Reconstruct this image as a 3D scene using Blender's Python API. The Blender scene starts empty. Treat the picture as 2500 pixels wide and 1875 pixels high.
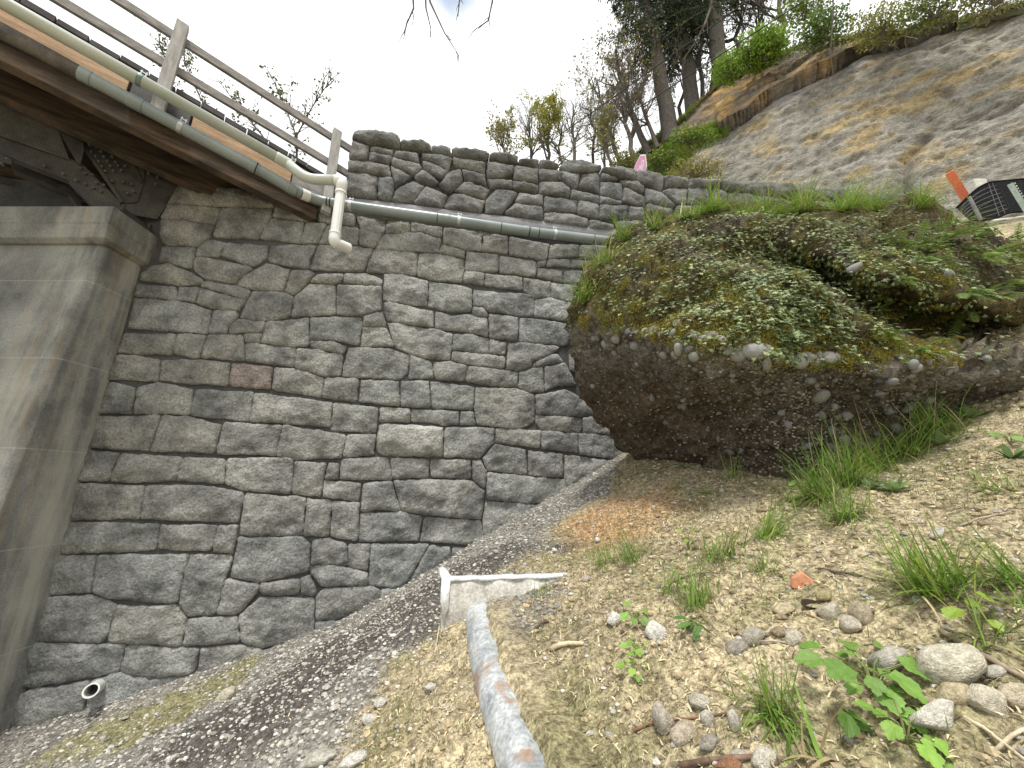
import bpy, bmesh, math, random
import numpy as np
from mathutils import Vector, noise
from mathutils.geometry import delaunay_2d_cdt

# ------------------------------------------------------------------ camera
scene = bpy.context.scene
FPX, PITCH, EYE = 939.0, math.radians(14.8), 1.5
cam_data = bpy.data.cameras.new("camera")
cam_data.sensor_fit = 'HORIZONTAL'
cam_data.sensor_width = 36.0
cam_data.lens = FPX / 2500.0 * 36.0
cam_data.clip_start = 0.05
cam_data.clip_end = 2000.0
cam = bpy.data.objects.new("camera", cam_data)
scene.collection.objects.link(cam)
cam.location = (0, 0, EYE)
cam.rotation_euler = (math.pi / 2 + PITCH, 0, 0)
scene.camera = cam

# ------------------------------------------------------------------ sky
SUN_ELEV, SUN_AZ = math.radians(72), math.radians(188)   # azimuth clockwise from +Y
world = bpy.data.worlds.new("World")
scene.world = world
world.use_nodes = True
nt = world.node_tree
for n in list(nt.nodes):
    nt.nodes.remove(n)
w_out = nt.nodes.new("ShaderNodeOutputWorld")
w_bg = nt.nodes.new("ShaderNodeBackground")
w_sky = nt.nodes.new("ShaderNodeTexSky")
w_sky.sky_type = 'NISHITA'
w_sky.sun_disc = False
w_sky.ozone_density = 0.2
w_sky.air_density = 1.6
w_sky.sun_elevation = SUN_ELEV
w_sky.sun_rotation = SUN_AZ
w_tc = nt.nodes.new("ShaderNodeTexCoord")
w_n = nt.nodes.new("ShaderNodeTexNoise")
w_n.inputs["Scale"].default_value = 2.6
w_n.inputs["Detail"].default_value = 7.0
w_n.inputs["Roughness"].default_value = 0.55
w_map = nt.nodes.new("ShaderNodeMapping")
w_map.inputs["Location"].default_value = (3.1, 0.4, 1.7)
nt.links.new(w_tc.outputs["Generated"], w_map.inputs["Vector"])
nt.links.new(w_map.outputs[0], w_n.inputs["Vector"])
# thin break in the cloud high up ahead
w_dot = nt.nodes.new("ShaderNodeVectorMath"); w_dot.operation = 'DISTANCE'
w_dot.inputs[1].default_value = (-0.112, 0.482, 0.869)
nt.links.new(w_tc.outputs["Generated"], w_dot.inputs[0])
w_gap = nt.nodes.new("ShaderNodeMapRange")
w_gap.inputs["From Min"].default_value = 0.0
w_gap.inputs["From Max"].default_value = 0.10
w_gap.inputs["To Min"].default_value = 0.62
w_gap.inputs["To Max"].default_value = 0.0
nt.links.new(w_dot.outputs["Value"], w_gap.inputs["Value"])
w_sub = nt.nodes.new("ShaderNodeMath"); w_sub.operation = 'SUBTRACT'
nt.links.new(w_n.outputs["Fac"], w_sub.inputs[0])
nt.links.new(w_gap.outputs[0], w_sub.inputs[1])
w_cov = nt.nodes.new("ShaderNodeMapRange")
w_cov.inputs["From Min"].default_value = 0.06
w_cov.inputs["From Max"].default_value = 0.36
w_cov.inputs["To Min"].default_value = 0.30
nt.links.new(w_sub.outputs[0], w_cov.inputs["Value"])
w_cr = nt.nodes.new("ShaderNodeValToRGB")
w_cr.color_ramp.elements[0].position = 0.32
w_cr.color_ramp.elements[0].color = (6.2, 6.4, 6.6, 1)
w_cr.color_ramp.elements[1].position = 0.62
w_cr.color_ramp.elements[1].color = (11.2, 11.3, 11.3, 1)
nt.links.new(w_n.outputs["Fac"], w_cr.inputs["Fac"])
w_mix = nt.nodes.new("ShaderNodeMixRGB")
nt.links.new(w_cov.outputs[0], w_mix.inputs["Fac"])
nt.links.new(w_sky.outputs[0], w_mix.inputs["Color1"])
nt.links.new(w_cr.outputs[0], w_mix.inputs["Color2"])
nt.links.new(w_mix.outputs[0], w_bg.inputs["Color"])
w_bg.inputs["Strength"].default_value = 0.10
nt.links.new(w_bg.outputs[0], w_out.inputs["Surface"])

sun_data = bpy.data.lights.new("sun", 'SUN')
sun_data.energy = 2.6
sun_data.angle = math.radians(9)
sun_data.color = (1.0, 0.97, 0.92)
sun = bpy.data.objects.new("sun", sun_data)
scene.collection.objects.link(sun)
sd = Vector((math.sin(SUN_AZ) * math.cos(SUN_ELEV), math.cos(SUN_AZ) * math.cos(SUN_ELEV), math.sin(SUN_ELEV)))
sun.rotation_euler = sd.to_track_quat('Z', 'Y').to_euler()

vs = scene.view_settings
vs.view_transform = 'Standard'
vs.look = 'None'
vs.exposure = 0.62
vs.gamma = 1.0
vs.use_curve_mapping = False
try:
    scene.cycles.max_bounces = 6
    scene.cycles.diffuse_bounces = 4
    scene.cycles.transparent_max_bounces = 8
    scene.cycles.use_denoising = True
except Exception:
    pass

# ------------------------------------------------------------------ helpers
COL = scene.collection
CP, SP = math.cos(PITCH), math.sin(PITCH)

def ray(px, py):
    """direction of the sight line through a photo pixel (2500 x 1875), depth 1"""
    u = (px - 1250.0) / FPX
    v = (937.5 - py) / FPX
    return np.array([u, CP - v * SP, SP + v * CP])

def at(px, py, t):
    p = ray(px, py) * t
    p[2] += EYE
    return p

WN = np.array([-math.sin(math.radians(10)), math.cos(math.radians(10)), 0.0])   # into the wall
WU = np.array([math.cos(math.radians(10)), math.sin(math.radians(10)), 0.0])    # along the wall
WALL_D = 5.0

def on_wall(px, py, d=WALL_D):
    r = ray(px, py)
    p = r * (d / (WN @ r))
    p[2] += EYE
    return p

def wall_uv(px, py):
    p = on_wall(px, py)
    return float(p @ WU), float(p[2])

def wall_pt(u, z, d):
    p = WU * u + WN * d
    return (p[0], p[1], z)

# bridge frame: s along the deck (towards the wall), w away from the viewer, h height
BD = np.array([.75088, .65006, -.1166])
BM = np.array([-.65006, .75088, 0.0]) / math.hypot(.65006, .75088)
BQ = np.array([-2.65, 4.58, 0.0])

def bp(s, w, h):
    p = BQ + BD * s + BM * w
    return np.array([p[0], p[1], p[2] + h])

def on_bridge(px, py, w=0.0):
    r = ray(px, py)
    p = r * ((BM @ BQ + w) / (BM @ r))
    p[2] += EYE
    return p

def br_sh(px, py, w=0.0):
    p = on_bridge(px, py, w)
    s = float((p - BQ)[:2] @ BD[:2] / (BD[:2] @ BD[:2]))
    return s, float(p[2] - s * BD[2])

def fbm(x, y, z, oct=4, H=0.5):
    return noise.fractal(Vector((x, y, z)), H * 2, 2.0, oct)

def nz(x, y, z):
    return noise.noise(Vector((x, y, z)))

class MB:
    """collects geometry for one mesh object"""
    def __init__(self):
        self.v, self.f, self.c = [], [], []
    def add(self, verts, faces, col=None):
        o = len(self.v)
        self.v.extend([tuple(map(float, p)) for p in verts])
        self.f.extend([tuple(i + o for i in f) for f in faces])
        if col is not None:
            if isinstance(col, list):
                self.c.extend(col)
            else:
                self.c.extend([col] * len(verts))
    def many(self, P, faces, cols):
        """n copies of a small patch: P (n, m, 3), faces of one patch, cols (n, 3)"""
        P = np.asarray(P, float); n, m = P.shape[:2]; o = len(self.v)
        self.v.extend(map(tuple, P.reshape(-1, 3).tolist()))
        off = (np.arange(n) * m + o)[:, None]
        for f in faces:
            self.f.extend(map(tuple, (off + np.array(f)[None, :]).tolist()))
        self.c.extend(map(tuple, np.repeat(np.asarray(cols, float), m, 0).tolist()))
    def box8(self, P, col=None):
        """8 corners: 4 bottom ccw, 4 top ccw"""
        self.add(P, [(3, 2, 1, 0), (4, 5, 6, 7), (0, 1, 5, 4), (1, 2, 6, 5), (2, 3, 7, 6), (3, 0, 4, 7)], col)
    def bbox(self, s0, s1, w0, w1, h0, h1, col=None):
        self.box8([bp(s0, w0, h0), bp(s1, w0, h0), bp(s1, w1, h0), bp(s0, w1, h0),
                   bp(s0, w0, h1), bp(s1, w0, h1), bp(s1, w1, h1), bp(s0, w1, h1)], col)
    def abox(self, x0, x1, y0, y1, z0, z1, col=None):
        self.box8([(x0, y0, z0), (x1, y0, z0), (x1, y1, z0), (x0, y1, z0),
                   (x0, y0, z1), (x1, y0, z1), (x1, y1, z1), (x0, y1, z1)], col)
    def tube(self, pts, rad, n=8, cap=True, col=None, flat=1.0):
        pts = [np.array(p, float) for p in pts]
        m = len(pts)
        if not hasattr(rad, '__len__'):
            rad = [rad] * m
        up = None
        rings = []
        for i in range(m):
            a = pts[max(i - 1, 0)]; b = pts[min(i + 1, m - 1)]
            d = b - a
            L = np.linalg.norm(d)
            d = d / L if L > 1e-9 else np.array([0, 0, 1.0])
            if up is None:
                up = np.array([0, 0, 1.0]) if abs(d[2]) < 0.9 else np.array([1.0, 0, 0])
            s = np.cross(d, up); s /= np.linalg.norm(s) + 1e-12
            up = np.cross(s, d)
            for k in range(n):
                a_ = 2 * math.pi * k / n
                rings.append(pts[i] + (s * math.cos(a_) + up * math.sin(a_) * flat) * rad[i])
        F = []
        for i in range(m - 1):
            for k in range(n):
                k2 = (k + 1) % n
                F.append((i * n + k, i * n + k2, (i + 1) * n + k2, (i + 1) * n + k))
        if cap:
            F.append(tuple(range(n - 1, -1, -1)))
            F.append(tuple((m - 1) * n + k for k in range(n)))
        self.add(rings, F, col)
    def plate(self, P, vec, col=None):
        """prism: polygon P extruded by vec"""
        P = [np.array(p, float) for p in P]
        n = len(P)
        vec = np.array(vec, float)
        V = P + [p + vec for p in P]
        F = [tuple(range(n)), tuple(range(2 * n - 1, n - 1, -1))]
        F += [(i, i + n, (i + 1) % n + n, (i + 1) % n) for i in range(n)]
        self.add(V, F, col)
    def mesh(self, name):
        me = bpy.data.meshes.new(name)
        me.from_pydata(self.v, [], self.f)
        if self.c and len(self.c) == len(self.v):
            a = me.color_attributes.new("Col", 'FLOAT_COLOR', 'POINT')
            arr = np.ones((len(self.v), 4), np.float32)
            arr[:, :3] = np.array([c[:3] for c in self.c], np.float32)
            a.data.foreach_set("color", arr.ravel())
        return me
    def build(self, name, mat, parent=None, smooth=False, bevel=0.0, fix=False):
        me = self.mesh(name)
        if fix:
            bm = bmesh.new(); bm.from_mesh(me)
            bmesh.ops.recalc_face_normals(bm, faces=bm.faces)
            bm.to_mesh(me); bm.free()
        if smooth:
            me.polygons.foreach_set("use_smooth", [True] * len(me.polygons))
        if mat is not None:
            me.materials.append(mat)
        o = bpy.data.objects.new(name, me)
        COL.objects.link(o)
        if parent is not None:
            o.parent = parent
        if bevel:
            b = o.modifiers.new("bevel", 'BEVEL'); b.width = bevel; b.segments = 2; b.limit_method = 'ANGLE'
        return o

def tag(o, label=None, cat=None, group=None, kind=None):
    if label: o["label"] = label
    if cat: o["category"] = cat
    if group: o["group"] = group
    if kind: o["kind"] = kind
    return o

def empty(name, label=None, cat=None, group=None, loc=None):
    o = bpy.data.objects.new(name, None)
    o.empty_display_size = 0.1
    COL.objects.link(o)
    return tag(o, label, cat, group)

def setting(o):
    o["kind"] = "structure"
    return o

# ------------------------------------------------------------------ materials
def mk(name, c1=(.2, .2, .2), c2=None, scale=3.0, rough=0.85, bump=0.3, bscale=40.0, bdist=0.01,
       vcol=False, objcol=False, metal=0.0, spec=0.35, stretch=None, contrast=(0.35, 0.65), fine=0.25, fscale=60.0, trans=0.0, aniso=None):
    m = bpy.data.materials.new(name)
    m.use_nodes = True
    t = m.node_tree
    bs = t.nodes["Principled BSDF"]
    bs.inputs["Roughness"].default_value = rough
    bs.inputs["Metallic"].default_value = metal
    bs.inputs["Specular IOR Level"].default_value = spec
    tc = t.nodes.new("ShaderNodeTexCoord")
    vec = tc.outputs["Object"]
    if stretch is not None:
        mp = t.nodes.new("ShaderNodeMapping")
        mp.inputs["Scale"].default_value = stretch
        t.links.new(vec, mp.inputs["Vector"]); vec = mp.outputs[0]
    if aniso is not None:          # stretch the grain along one direction
        dv, kf = aniso
        dt = t.nodes.new("ShaderNodeVectorMath"); dt.operation = 'DOT_PRODUCT'; dt.inputs[1].default_value = dv
        t.links.new(vec, dt.inputs[0])
        sc_ = t.nodes.new("ShaderNodeVectorMath"); sc_.operation = 'SCALE'; sc_.inputs[0].default_value = tuple(x * (1 - kf) for x in dv)
        t.links.new(dt.outputs["Value"], sc_.inputs["Scale"])
        sb = t.nodes.new("ShaderNodeVectorMath"); sb.operation = 'SUBTRACT'
        t.links.new(vec, sb.inputs[0]); t.links.new(sc_.outputs[0], sb.inputs[1]); vec = sb.outputs[0]
    n1 = t.nodes.new("ShaderNodeTexNoise")
    n1.inputs["Scale"].default_value = scale
    n1.inputs["Detail"].default_value = 4
    n1.inputs["Roughness"].default_value = 0.6
    t.links.new(vec, n1.inputs["Vector"])
    rp = t.nodes.new("ShaderNodeValToRGB")
    rp.color_ramp.elements[0].position = contrast[0]
    rp.color_ramp.elements[1].position = contrast[1]
    c2 = c2 or c1
    rp.color_ramp.elements[0].color = (*c1, 1)
    rp.color_ramp.elements[1].color = (*c2, 1)
    t.links.new(n1.outputs["Fac"], rp.inputs["Fac"])
    col = rp.outputs["Color"]
    if vcol:
        at_ = t.nodes.new("ShaderNodeAttribute"); at_.attribute_name = "Col"
        mu = t.nodes.new("ShaderNodeMixRGB"); mu.blend_type = 'MULTIPLY'; mu.inputs["Fac"].default_value = 1
        t.links.new(col, mu.inputs["Color1"]); t.links.new(at_.outputs["Color"], mu.inputs["Color2"])
        col = mu.outputs["Color"]
    if objcol:
        oi = t.nodes.new("ShaderNodeObjectInfo")
        mu = t.nodes.new("ShaderNodeMixRGB"); mu.blend_type = 'MULTIPLY'; mu.inputs["Fac"].default_value = 1
        t.links.new(col, mu.inputs["Color1"]); t.links.new(oi.outputs["Color"], mu.inputs["Color2"])
        col = mu.outputs["Color"]
    n2 = t.nodes.new("ShaderNodeTexNoise")
    n2.inputs["Scale"].default_value = fscale
    n2.inputs["Detail"].default_value = 3
    n2.inputs["Roughness"].default_value = 0.65
    t.links.new(vec, n2.inputs["Vector"])
    if fine > 0:
        mr = t.nodes.new("ShaderNodeMapRange")
        mr.inputs["From Min"].default_value = 0.3; mr.inputs["From Max"].default_value = 0.7
        mr.inputs["To Min"].default_value = 1 - fine; mr.inputs["To Max"].default_value = 1 + fine
        t.links.new(n2.outputs["Fac"], mr.inputs["Value"])
        mu = t.nodes.new("ShaderNodeMixRGB"); mu.blend_type = 'MULTIPLY'; mu.inputs["Fac"].default_value = 1
        t.links.new(col, mu.inputs["Color1"]); t.links.new(mr.outputs[0], mu.inputs["Color2"])
        col = mu.outputs["Color"]
    t.links.new(col, bs.inputs["Base Color"])
    if bump > 0:
        n3 = t.nodes.new("ShaderNodeTexNoise")
        n3.inputs["Scale"].default_value = bscale
        n3.inputs["Detail"].default_value = 4
        n3.inputs["Roughness"].default_value = 0.62
        t.links.new(vec, n3.inputs["Vector"])
        bu = t.nodes.new("ShaderNodeBump")
        bu.inputs["Strength"].default_value = bump
        bu.inputs["Distance"].default_value = bdist
        t.links.new(n3.outputs["Fac"], bu.inputs["Height"])
        t.links.new(bu.outputs[0], bs.inputs["Normal"])
    if trans > 0:
        tr = t.nodes.new("ShaderNodeBsdfTranslucent")
        ms = t.nodes.new("ShaderNodeMixShader"); ms.inputs[0].default_value = trans
        t.links.new(col, tr.inputs["Color"])
        t.links.new(bs.outputs[0], ms.inputs[1]); t.links.new(tr.outputs[0], ms.inputs[2])
        t.links.new(ms.outputs[0], t.nodes["Material Output"].inputs["Surface"])
    return m

M = {}
M['stone'] = mk('sculpted_stone', (.122, .125, .119), (.30, .302, .281), 3.2, .9, 1.0, 28, .03, objcol=True, fine=.38, fscale=42)
M['mortar'] = mk('joint_shotcrete', (.05, .05, .05), (.085, .085, .083), 4, .95, .8, 40, .02)
M['ledge'] = mk('smooth_shotcrete', (.15, .15, .16), (.22, .22, .225), 3, .9, .35, 40, .006)
M['steel'] = mk('old_riveted_steel', (.05, .05, .052), (.1, .098, .095), 4, .7, .25, 40, .004, metal=.2)
M['rivet'] = mk('rivet_steel', (.09, .09, .09), (.14, .14, .14), 9, .6, 0)
M['galv'] = mk('galvanised_bracket', (.4, .42, .43), (.55, .57, .58), 12, .45, .1, 60, .002, metal=.6)
M['rail'] = mk('weathered_rail_wood', (.16, .15, .145), (.3, .285, .275), 2.2, .85, .5, 20, .004, stretch=(3, 3, 9), fscale=30)
M['post'] = mk('weathered_post_wood', (.26, .25, .24), (.4, .39, .375), 2.2, .85, .5, 20, .004, stretch=(8, 8, 2), fscale=30)
M['fir'] = mk('fresh_fir_plank', (.34, .215, .125), (.52, .35, .205), 2.0, .75, .4, 18, .004, stretch=(1.5, 1.5, 14), fscale=22)
M['stringer'] = mk('creosoted_stringer_wood', (.035, .027, .021), (.12, .083, .058), 1.6, .85, .5, 16, .005, stretch=(1.5, 1.5, 12), fscale=22)
M['plank'] = mk('dark_deck_plank', (.035, .032, .034), (.07, .064, .066), 3, .8, .4, 30, .004)
M['pipe_green'] = mk('pale_green_pvc', (.42, .46, .41), (.5, .53, .48), 2, .38, .05, 30, .002, fine=.06, spec=.5)
M['pipe_grey'] = mk('grey_pvc', (.19, .23, .235), (.25, .29, .295), 2, .32, .04, 30, .002, fine=.06, spec=.5)
M['pipe_white'] = mk('white_pvc', (.66, .68, .66), (.76, .77, .75), 3, .38, .06, 30, .002, fine=.06, spec=.5)
M['black'] = mk('black_rubber', (.02, .02, .022), (.035, .035, .038), 6, .6, .1, 40, .002)
M['clamp_green'] = mk('green_clamp_steel', (.1, .15, .13), (.2, .26, .23), 9, .5, .1, 40, .002, metal=.4)
# ------------------------------------------------------------------ stone wall: outlines of the stones
VIEWS = {'V1': (280, 430, 2212 / 660.), 'V2': (880, 540, 2212 / 660.), 'V3': (840, 300, 2212 / 660.),
         'V4': (1340, 380, 2212 / 550.), 'A': (0, 600, 2212 / 900.), 'B': (800, 600, 2212 / 900.),
         'C': (0, 1200, 2212 / 900.), 'D': (800, 1200, 2212 / 900.), 'R': (0, 0, 1.)}
LOWER = """
V1 430,220 530,60 1150,110 1330,130 1310,240 1290,260 870,245
V1 1330,130 1450,150 1520,200 1500,235 1310,250
V1 365,345 430,225 870,245 830,390 700,382 560,350
V1 840,310 875,250 1290,260 1290,340 1190,480 1180,515 800,500
V1 1290,340 1310,250 1500,230 1660,270 1650,360 1560,370
V1 1660,270 1970,300 1970,412 1760,390 1650,360
V1 1190,480 1290,340 1560,370 1520,550 1180,515
V1 1560,370 1740,388 1660,545 1520,550
V1 1740,388 1970,412 2005,432 1990,560 1660,545
V1 365,350 560,352 700,385 815,400 770,505 670,575 420,568 365,530
V1 770,510 915,540 860,652 830,668 648,648 680,570
V1 915,540 1265,560 1250,662 1140,747 860,654
V1 1268,560 1660,567 1595,690 1590,768 1252,690
V1 1660,570 1850,560 2105,600 2045,787 1590,770
V1 380,572 665,580 645,652 630,750 560,750 450,710 360,700
V1 645,655 830,670 1140,747 1000,850 995,887 730,842 630,770
V1 200,790 300,730 450,710 560,750 720,840 720,882 510,897 195,855
V1 1000,852 1240,710 1440,765 1380,947 1120,922 1000,887
V1 1440,765 1590,770 1650,800 1480,972 1380,947
V1 1650,800 1880,790 1862,872 1810,882 1590,870
V1 1880,790 2045,790 2200,840 2190,895 1862,875
V1 180,880 510,900 510,1013 155,985
V1 510,897 695,905 662,1038 510,1013
V1 695,908 1065,1008 1073,1035 1000,1102 800,1083 662,1038
V1 735,850 995,887 1125,938 1073,1012 700,905
V1 1125,932 1380,947 1460,987 1440,1155 1232,1187 1010,1165 1075,1022
V1 1460,1000 1590,870 1810,882 1812,1135 1440,1155
V1 1812,885 2188,897 2182,1100 2020,1150 1812,1133
V1 160,995 510,1015 800,1085 752,1282 95,1250
V1 800,1088 1025,1108 1005,1165 930,1225 920,1290 758,1285
V1 1010,1167 1232,1190 1215,1280 1050,1283 920,1288 932,1225
V1 1050,1285 1215,1282 1187,1367 1060,1362
V1 1235,1187 1590,1155 1592,1392 1400,1398 1190,1370
V1 1595,1155 2020,1150 2030,1180 2007,1388 1790,1342 1592,1345
V1 70,1285 508,1283 472,1450 460,1472 200,1465 10,1442
V1 510,1283 765,1300 692,1472 640,1492 472,1452
V1 768,1302 1052,1295 1070,1515 692,1493
V1 1060,1368 1188,1370 1485,1400 1470,1535 1460,1558 1070,1520
V1 1592,1348 1790,1348 1905,1392 1870,1462 1600,1412
V1 1490,1408 1600,1412 1868,1462 1852,1635 1720,1645 1470,1570
A 655,720 700,650 830,650 958,680 948,812 638,800
A 958,682 1200,690 1382,700 1372,843 950,815
A 1384,702 1642,720 1622,866 1372,845
A 1645,728 1760,735 1950,788 1927,912 1625,866
A 1952,786 2157,793 2147,942 1930,914
B 194,800 432,810 436,968 180,935
B 432,810 607,806 622,976 438,968
B 612,810 882,842 880,987 622,976
B 890,850 1140,862 1242,895 1246,1052 1155,1107 890,1072 876,990
A 638,815 820,845 783,1012 578,1002
A 822,848 950,820 1165,857 1152,975 1130,1007 788,1005
A 1166,857 1521,872 1492,1053 1148,1038 1142,985
A 1525,875 2002,938 1987,1092 1495,1056
B 28,938 308,968 300,1125 12,1113
B 310,966 497,976 497,1057 304,1062
B 500,979 792,988 788,1077 700,1086 650,1066 498,1060
B 795,990 872,990 892,1075 790,1080
A 562,1025 965,1010 888,1232 510,1215
A 967,1012 1140,1022 1332,1070 1287,1250 890,1235
A 1332,1072 1352,1056 1695,1070 1653,1260 1287,1255
A 1698,1072 2080,1135 2047,1282 1760,1288 1655,1262
B 110,1128 282,1130 292,1150 282,1258 92,1272
B 308,1064 690,1072 700,1090 692,1268 340,1262 285,1235
B 704,1090 1006,1086 1006,1165 990,1192 905,1278 692,1270
B 1010,1097 1282,1107 1277,1215 1005,1183
B 1285,1110 1502,1122 1507,1245 1280,1217
B 1506,1126 1780,1142 1795,1295 1510,1250
B 1250,1012 1526,1030 1532,1125 1285,1107 1246,1062
B 1530,1028 1690,1010 1790,1140 1532,1125
B 1245,892 1440,860 1560,940 1640,1012 1526,1028 1250,1012
A 510,1220 715,1238 650,1422 455,1412
A 716,1240 1098,1266 1052,1412 830,1427 655,1412
A 1102,1262 1352,1272 1347,1432 1055,1412
A 1355,1274 1720,1266 1762,1290 1747,1492 1462,1472 1347,1432
A 1768,1291 1966,1297 1922,1512 1748,1492
A 1967,1296 2042,1302 2032,1412 1945,1400
B 75,1275 365,1267 385,1412 65,1402
B 370,1270 612,1277 612,1397 387,1392
B 615,1277 862,1277 862,1397 615,1397
B 866,1280 922,1277 957,1352 947,1472 870,1410
B 935,1272 1005,1190 1192,1222 1202,1377 960,1347
B 1200,1222 1417,1247 1417,1392 1208,1380
B 1420,1250 1800,1300 1640,1420 1440,1470 1420,1397
A 450,1426 862,1437 833,1642 362,1650
A 866,1437 1200,1432 1466,1476 1432,1662 836,1642
C 1468,5 1838,30 1818,267 1432,272
C 1840,38 1992,55 1974,272 1818,267
C 1996,57 2165,62 2150,302 1980,275
A 1942,1405 2172,1417 2152,1537 1925,1512
B 210,1420 387,1418 440,1592 195,1597
B 392,1400 600,1397 870,1407 946,1476 927,1642 580,1612 440,1592
B 956,1357 1200,1382 1442,1400 1470,1500 1300,1557 946,1532
D 946,47 1310,80 1250,200 946,330 927,180
D 190,126 440,117 572,147 547,302 180,307
D 575,150 926,172 942,327 550,302
C 358,182 958,190 932,345 870,362 308,378
C 962,192 1307,197 1267,358 938,356
C 1310,197 1427,200 1402,372 1267,372
C 1430,275 1820,267 1866,312 1857,472 1560,542 1380,517
C 1873,287 1980,282 2087,312 2092,452 1862,432
D 118,312 256,312 246,477 125,452
D 257,312 612,312 472,562 390,582 246,572
D 615,320 742,332 740,420 540,620 472,562
D 745,335 940,332 780,470 742,420
C 308,385 575,380 545,612 450,612 245,632
C 578,378 1132,372 1067,662 1040,672 670,652 548,616
C 1135,377 1394,382 1292,742 1120,747 1070,680 1100,500
C 1350,520 1552,560 1547,612 1430,742 1292,742
C 1555,552 1795,520 1802,622 1640,632 1550,612
C 1800,520 1852,500 1902,592 1890,635 1802,622
C 1860,437 2085,452 2207,490 2207,562 1930,577 1858,490
C 1893,638 1940,577 2207,562 2290,590 2280,720 2120,768 1890,777
C 1890,780 2115,768 2110,900 1900,930 1888,860
D 315,590 460,580 540,620 330,740 312,680
C 248,635 535,620 692,672 642,862 605,912 148,902
C 700,682 880,690 1040,680 1122,770 1082,932 642,912
C 1128,762 1422,747 1442,912 1088,935
C 1430,742 1550,632 1650,632 1887,640 1887,862 1835,910 1570,942 1442,912
C 140,910 605,915 752,922 712,1082 540,1122 55,1200
C 755,922 1192,940 1172,1102 900,1122 720,1087
C 1198,942 1440,915 1560,945 1620,1000 1430,1150 1175,1180 1175,1102
C 35,1212 400,1162 532,1122 500,1290 480,1360 220,1480 -20,1480
C 540,1132 705,1092 900,1125 1172,1105 1170,1190 900,1320 600,1400 500,1360 520,1240
C -60,1490 220,1485 480,1365 560,1430 300,1580 -60,1640
V2 680,55 1002,85 992,243 860,232 680,182
V2 1002,85 1212,120 1207,272 992,246
V2 1215,125 1552,180 1532,312 1480,322 1215,272
V2 1555,188 1792,190 1782,292 1540,297
V2 1792,190 2060,200 2010,300 1940,322 1792,287
V2 655,185 860,238 857,308 640,262
V2 868,247 1132,272 1132,422 850,397
V2 1135,275 1442,328 1442,457 1132,422
V2 1442,328 1525,330 1512,372 1442,377
V2 1530,300 1720,310 1720,377 1512,372
V2 1722,310 1925,322 1925,378 1850,388 1722,375
V2 1445,380 1657,402 1657,502 1442,460
V2 1660,404 1900,400 1870,530 1660,502
V2 845,410 1017,417 1012,532 837,506
V2 1020,425 1322,455 1337,572 1015,528
V2 1337,460 1552,490 1557,622 1430,632 1337,576
V2 1558,500 1860,535 1800,680 1560,624
V2 925,550 1130,580 1380,590 1422,640 1417,782 1200,762 1050,742 1000,702 915,692
V2 1425,636 1560,627 1790,690 1760,830 1420,787
V2 915,700 1010,705 1042,742 1042,792 912,770
V2 1046,760 1297,782 1292,987 1052,957
V2 1303,785 1520,808 1740,850 1700,1020 1300,987
V2 190,430 350,430 557,490 547,692 380,682 180,652
V2 560,490 720,510 912,545 915,742 760,752 547,706
V2 180,656 350,672 470,710 602,720 602,872 440,857 208,815
V2 608,735 740,770 870,760 1042,797 1047,942 900,912 608,882
V2 210,820 440,860 602,882 757,915 732,1142 520,1122 400,1082 280,1030
V2 760,923 890,920 1052,960 1052,1087 750,1052
V2 1058,963 1202,995 1192,1097 1055,1083
V2 745,1060 1050,1088 1190,1105 1187,1202 880,1172 738,1132
V2 1205,1000 1330,987 1640,1025 1600,1075 1410,1160 1410,1192 1300,1228 1190,1217
V2 1410,1162 1600,1072 1660,1150 1500,1187 1410,1195
V2 18,765 182,730 206,822 215,864 20,862
V2 12,866 215,866 280,1030 -5,1034
V2 -110,1033 230,1035 410,1093 392,1240 330,1297 -160,1277
V2 413,1095 520,1125 588,1150 602,1290 390,1292
V2 590,1150 740,1150 877,1180 852,1312 680,1302 606,1285
V2 883,1180 1190,1217 1297,1240 1287,1352 1080,1352 856,1312
V2 1300,1235 1400,1200 1502,1188 1507,1402 1400,1407 1288,1352
V2 1505,1187 1680,1155 1780,1350 1600,1352 1508,1402
V2 300,100 490,88 662,150 642,248 480,252 128,217 182,118
V3 125,865 320,917 250,1025 118,1002
V3 92,745 350,780 345,885 290,912 125,865
V3 352,783 540,800 542,897 430,907 340,902
V3 545,803 812,850 807,932 620,892 545,892
V2 95,225 462,260 457,437 38,422
V2 478,260 640,265 852,320 837,502 660,492 570,472 460,442
"""
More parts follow.
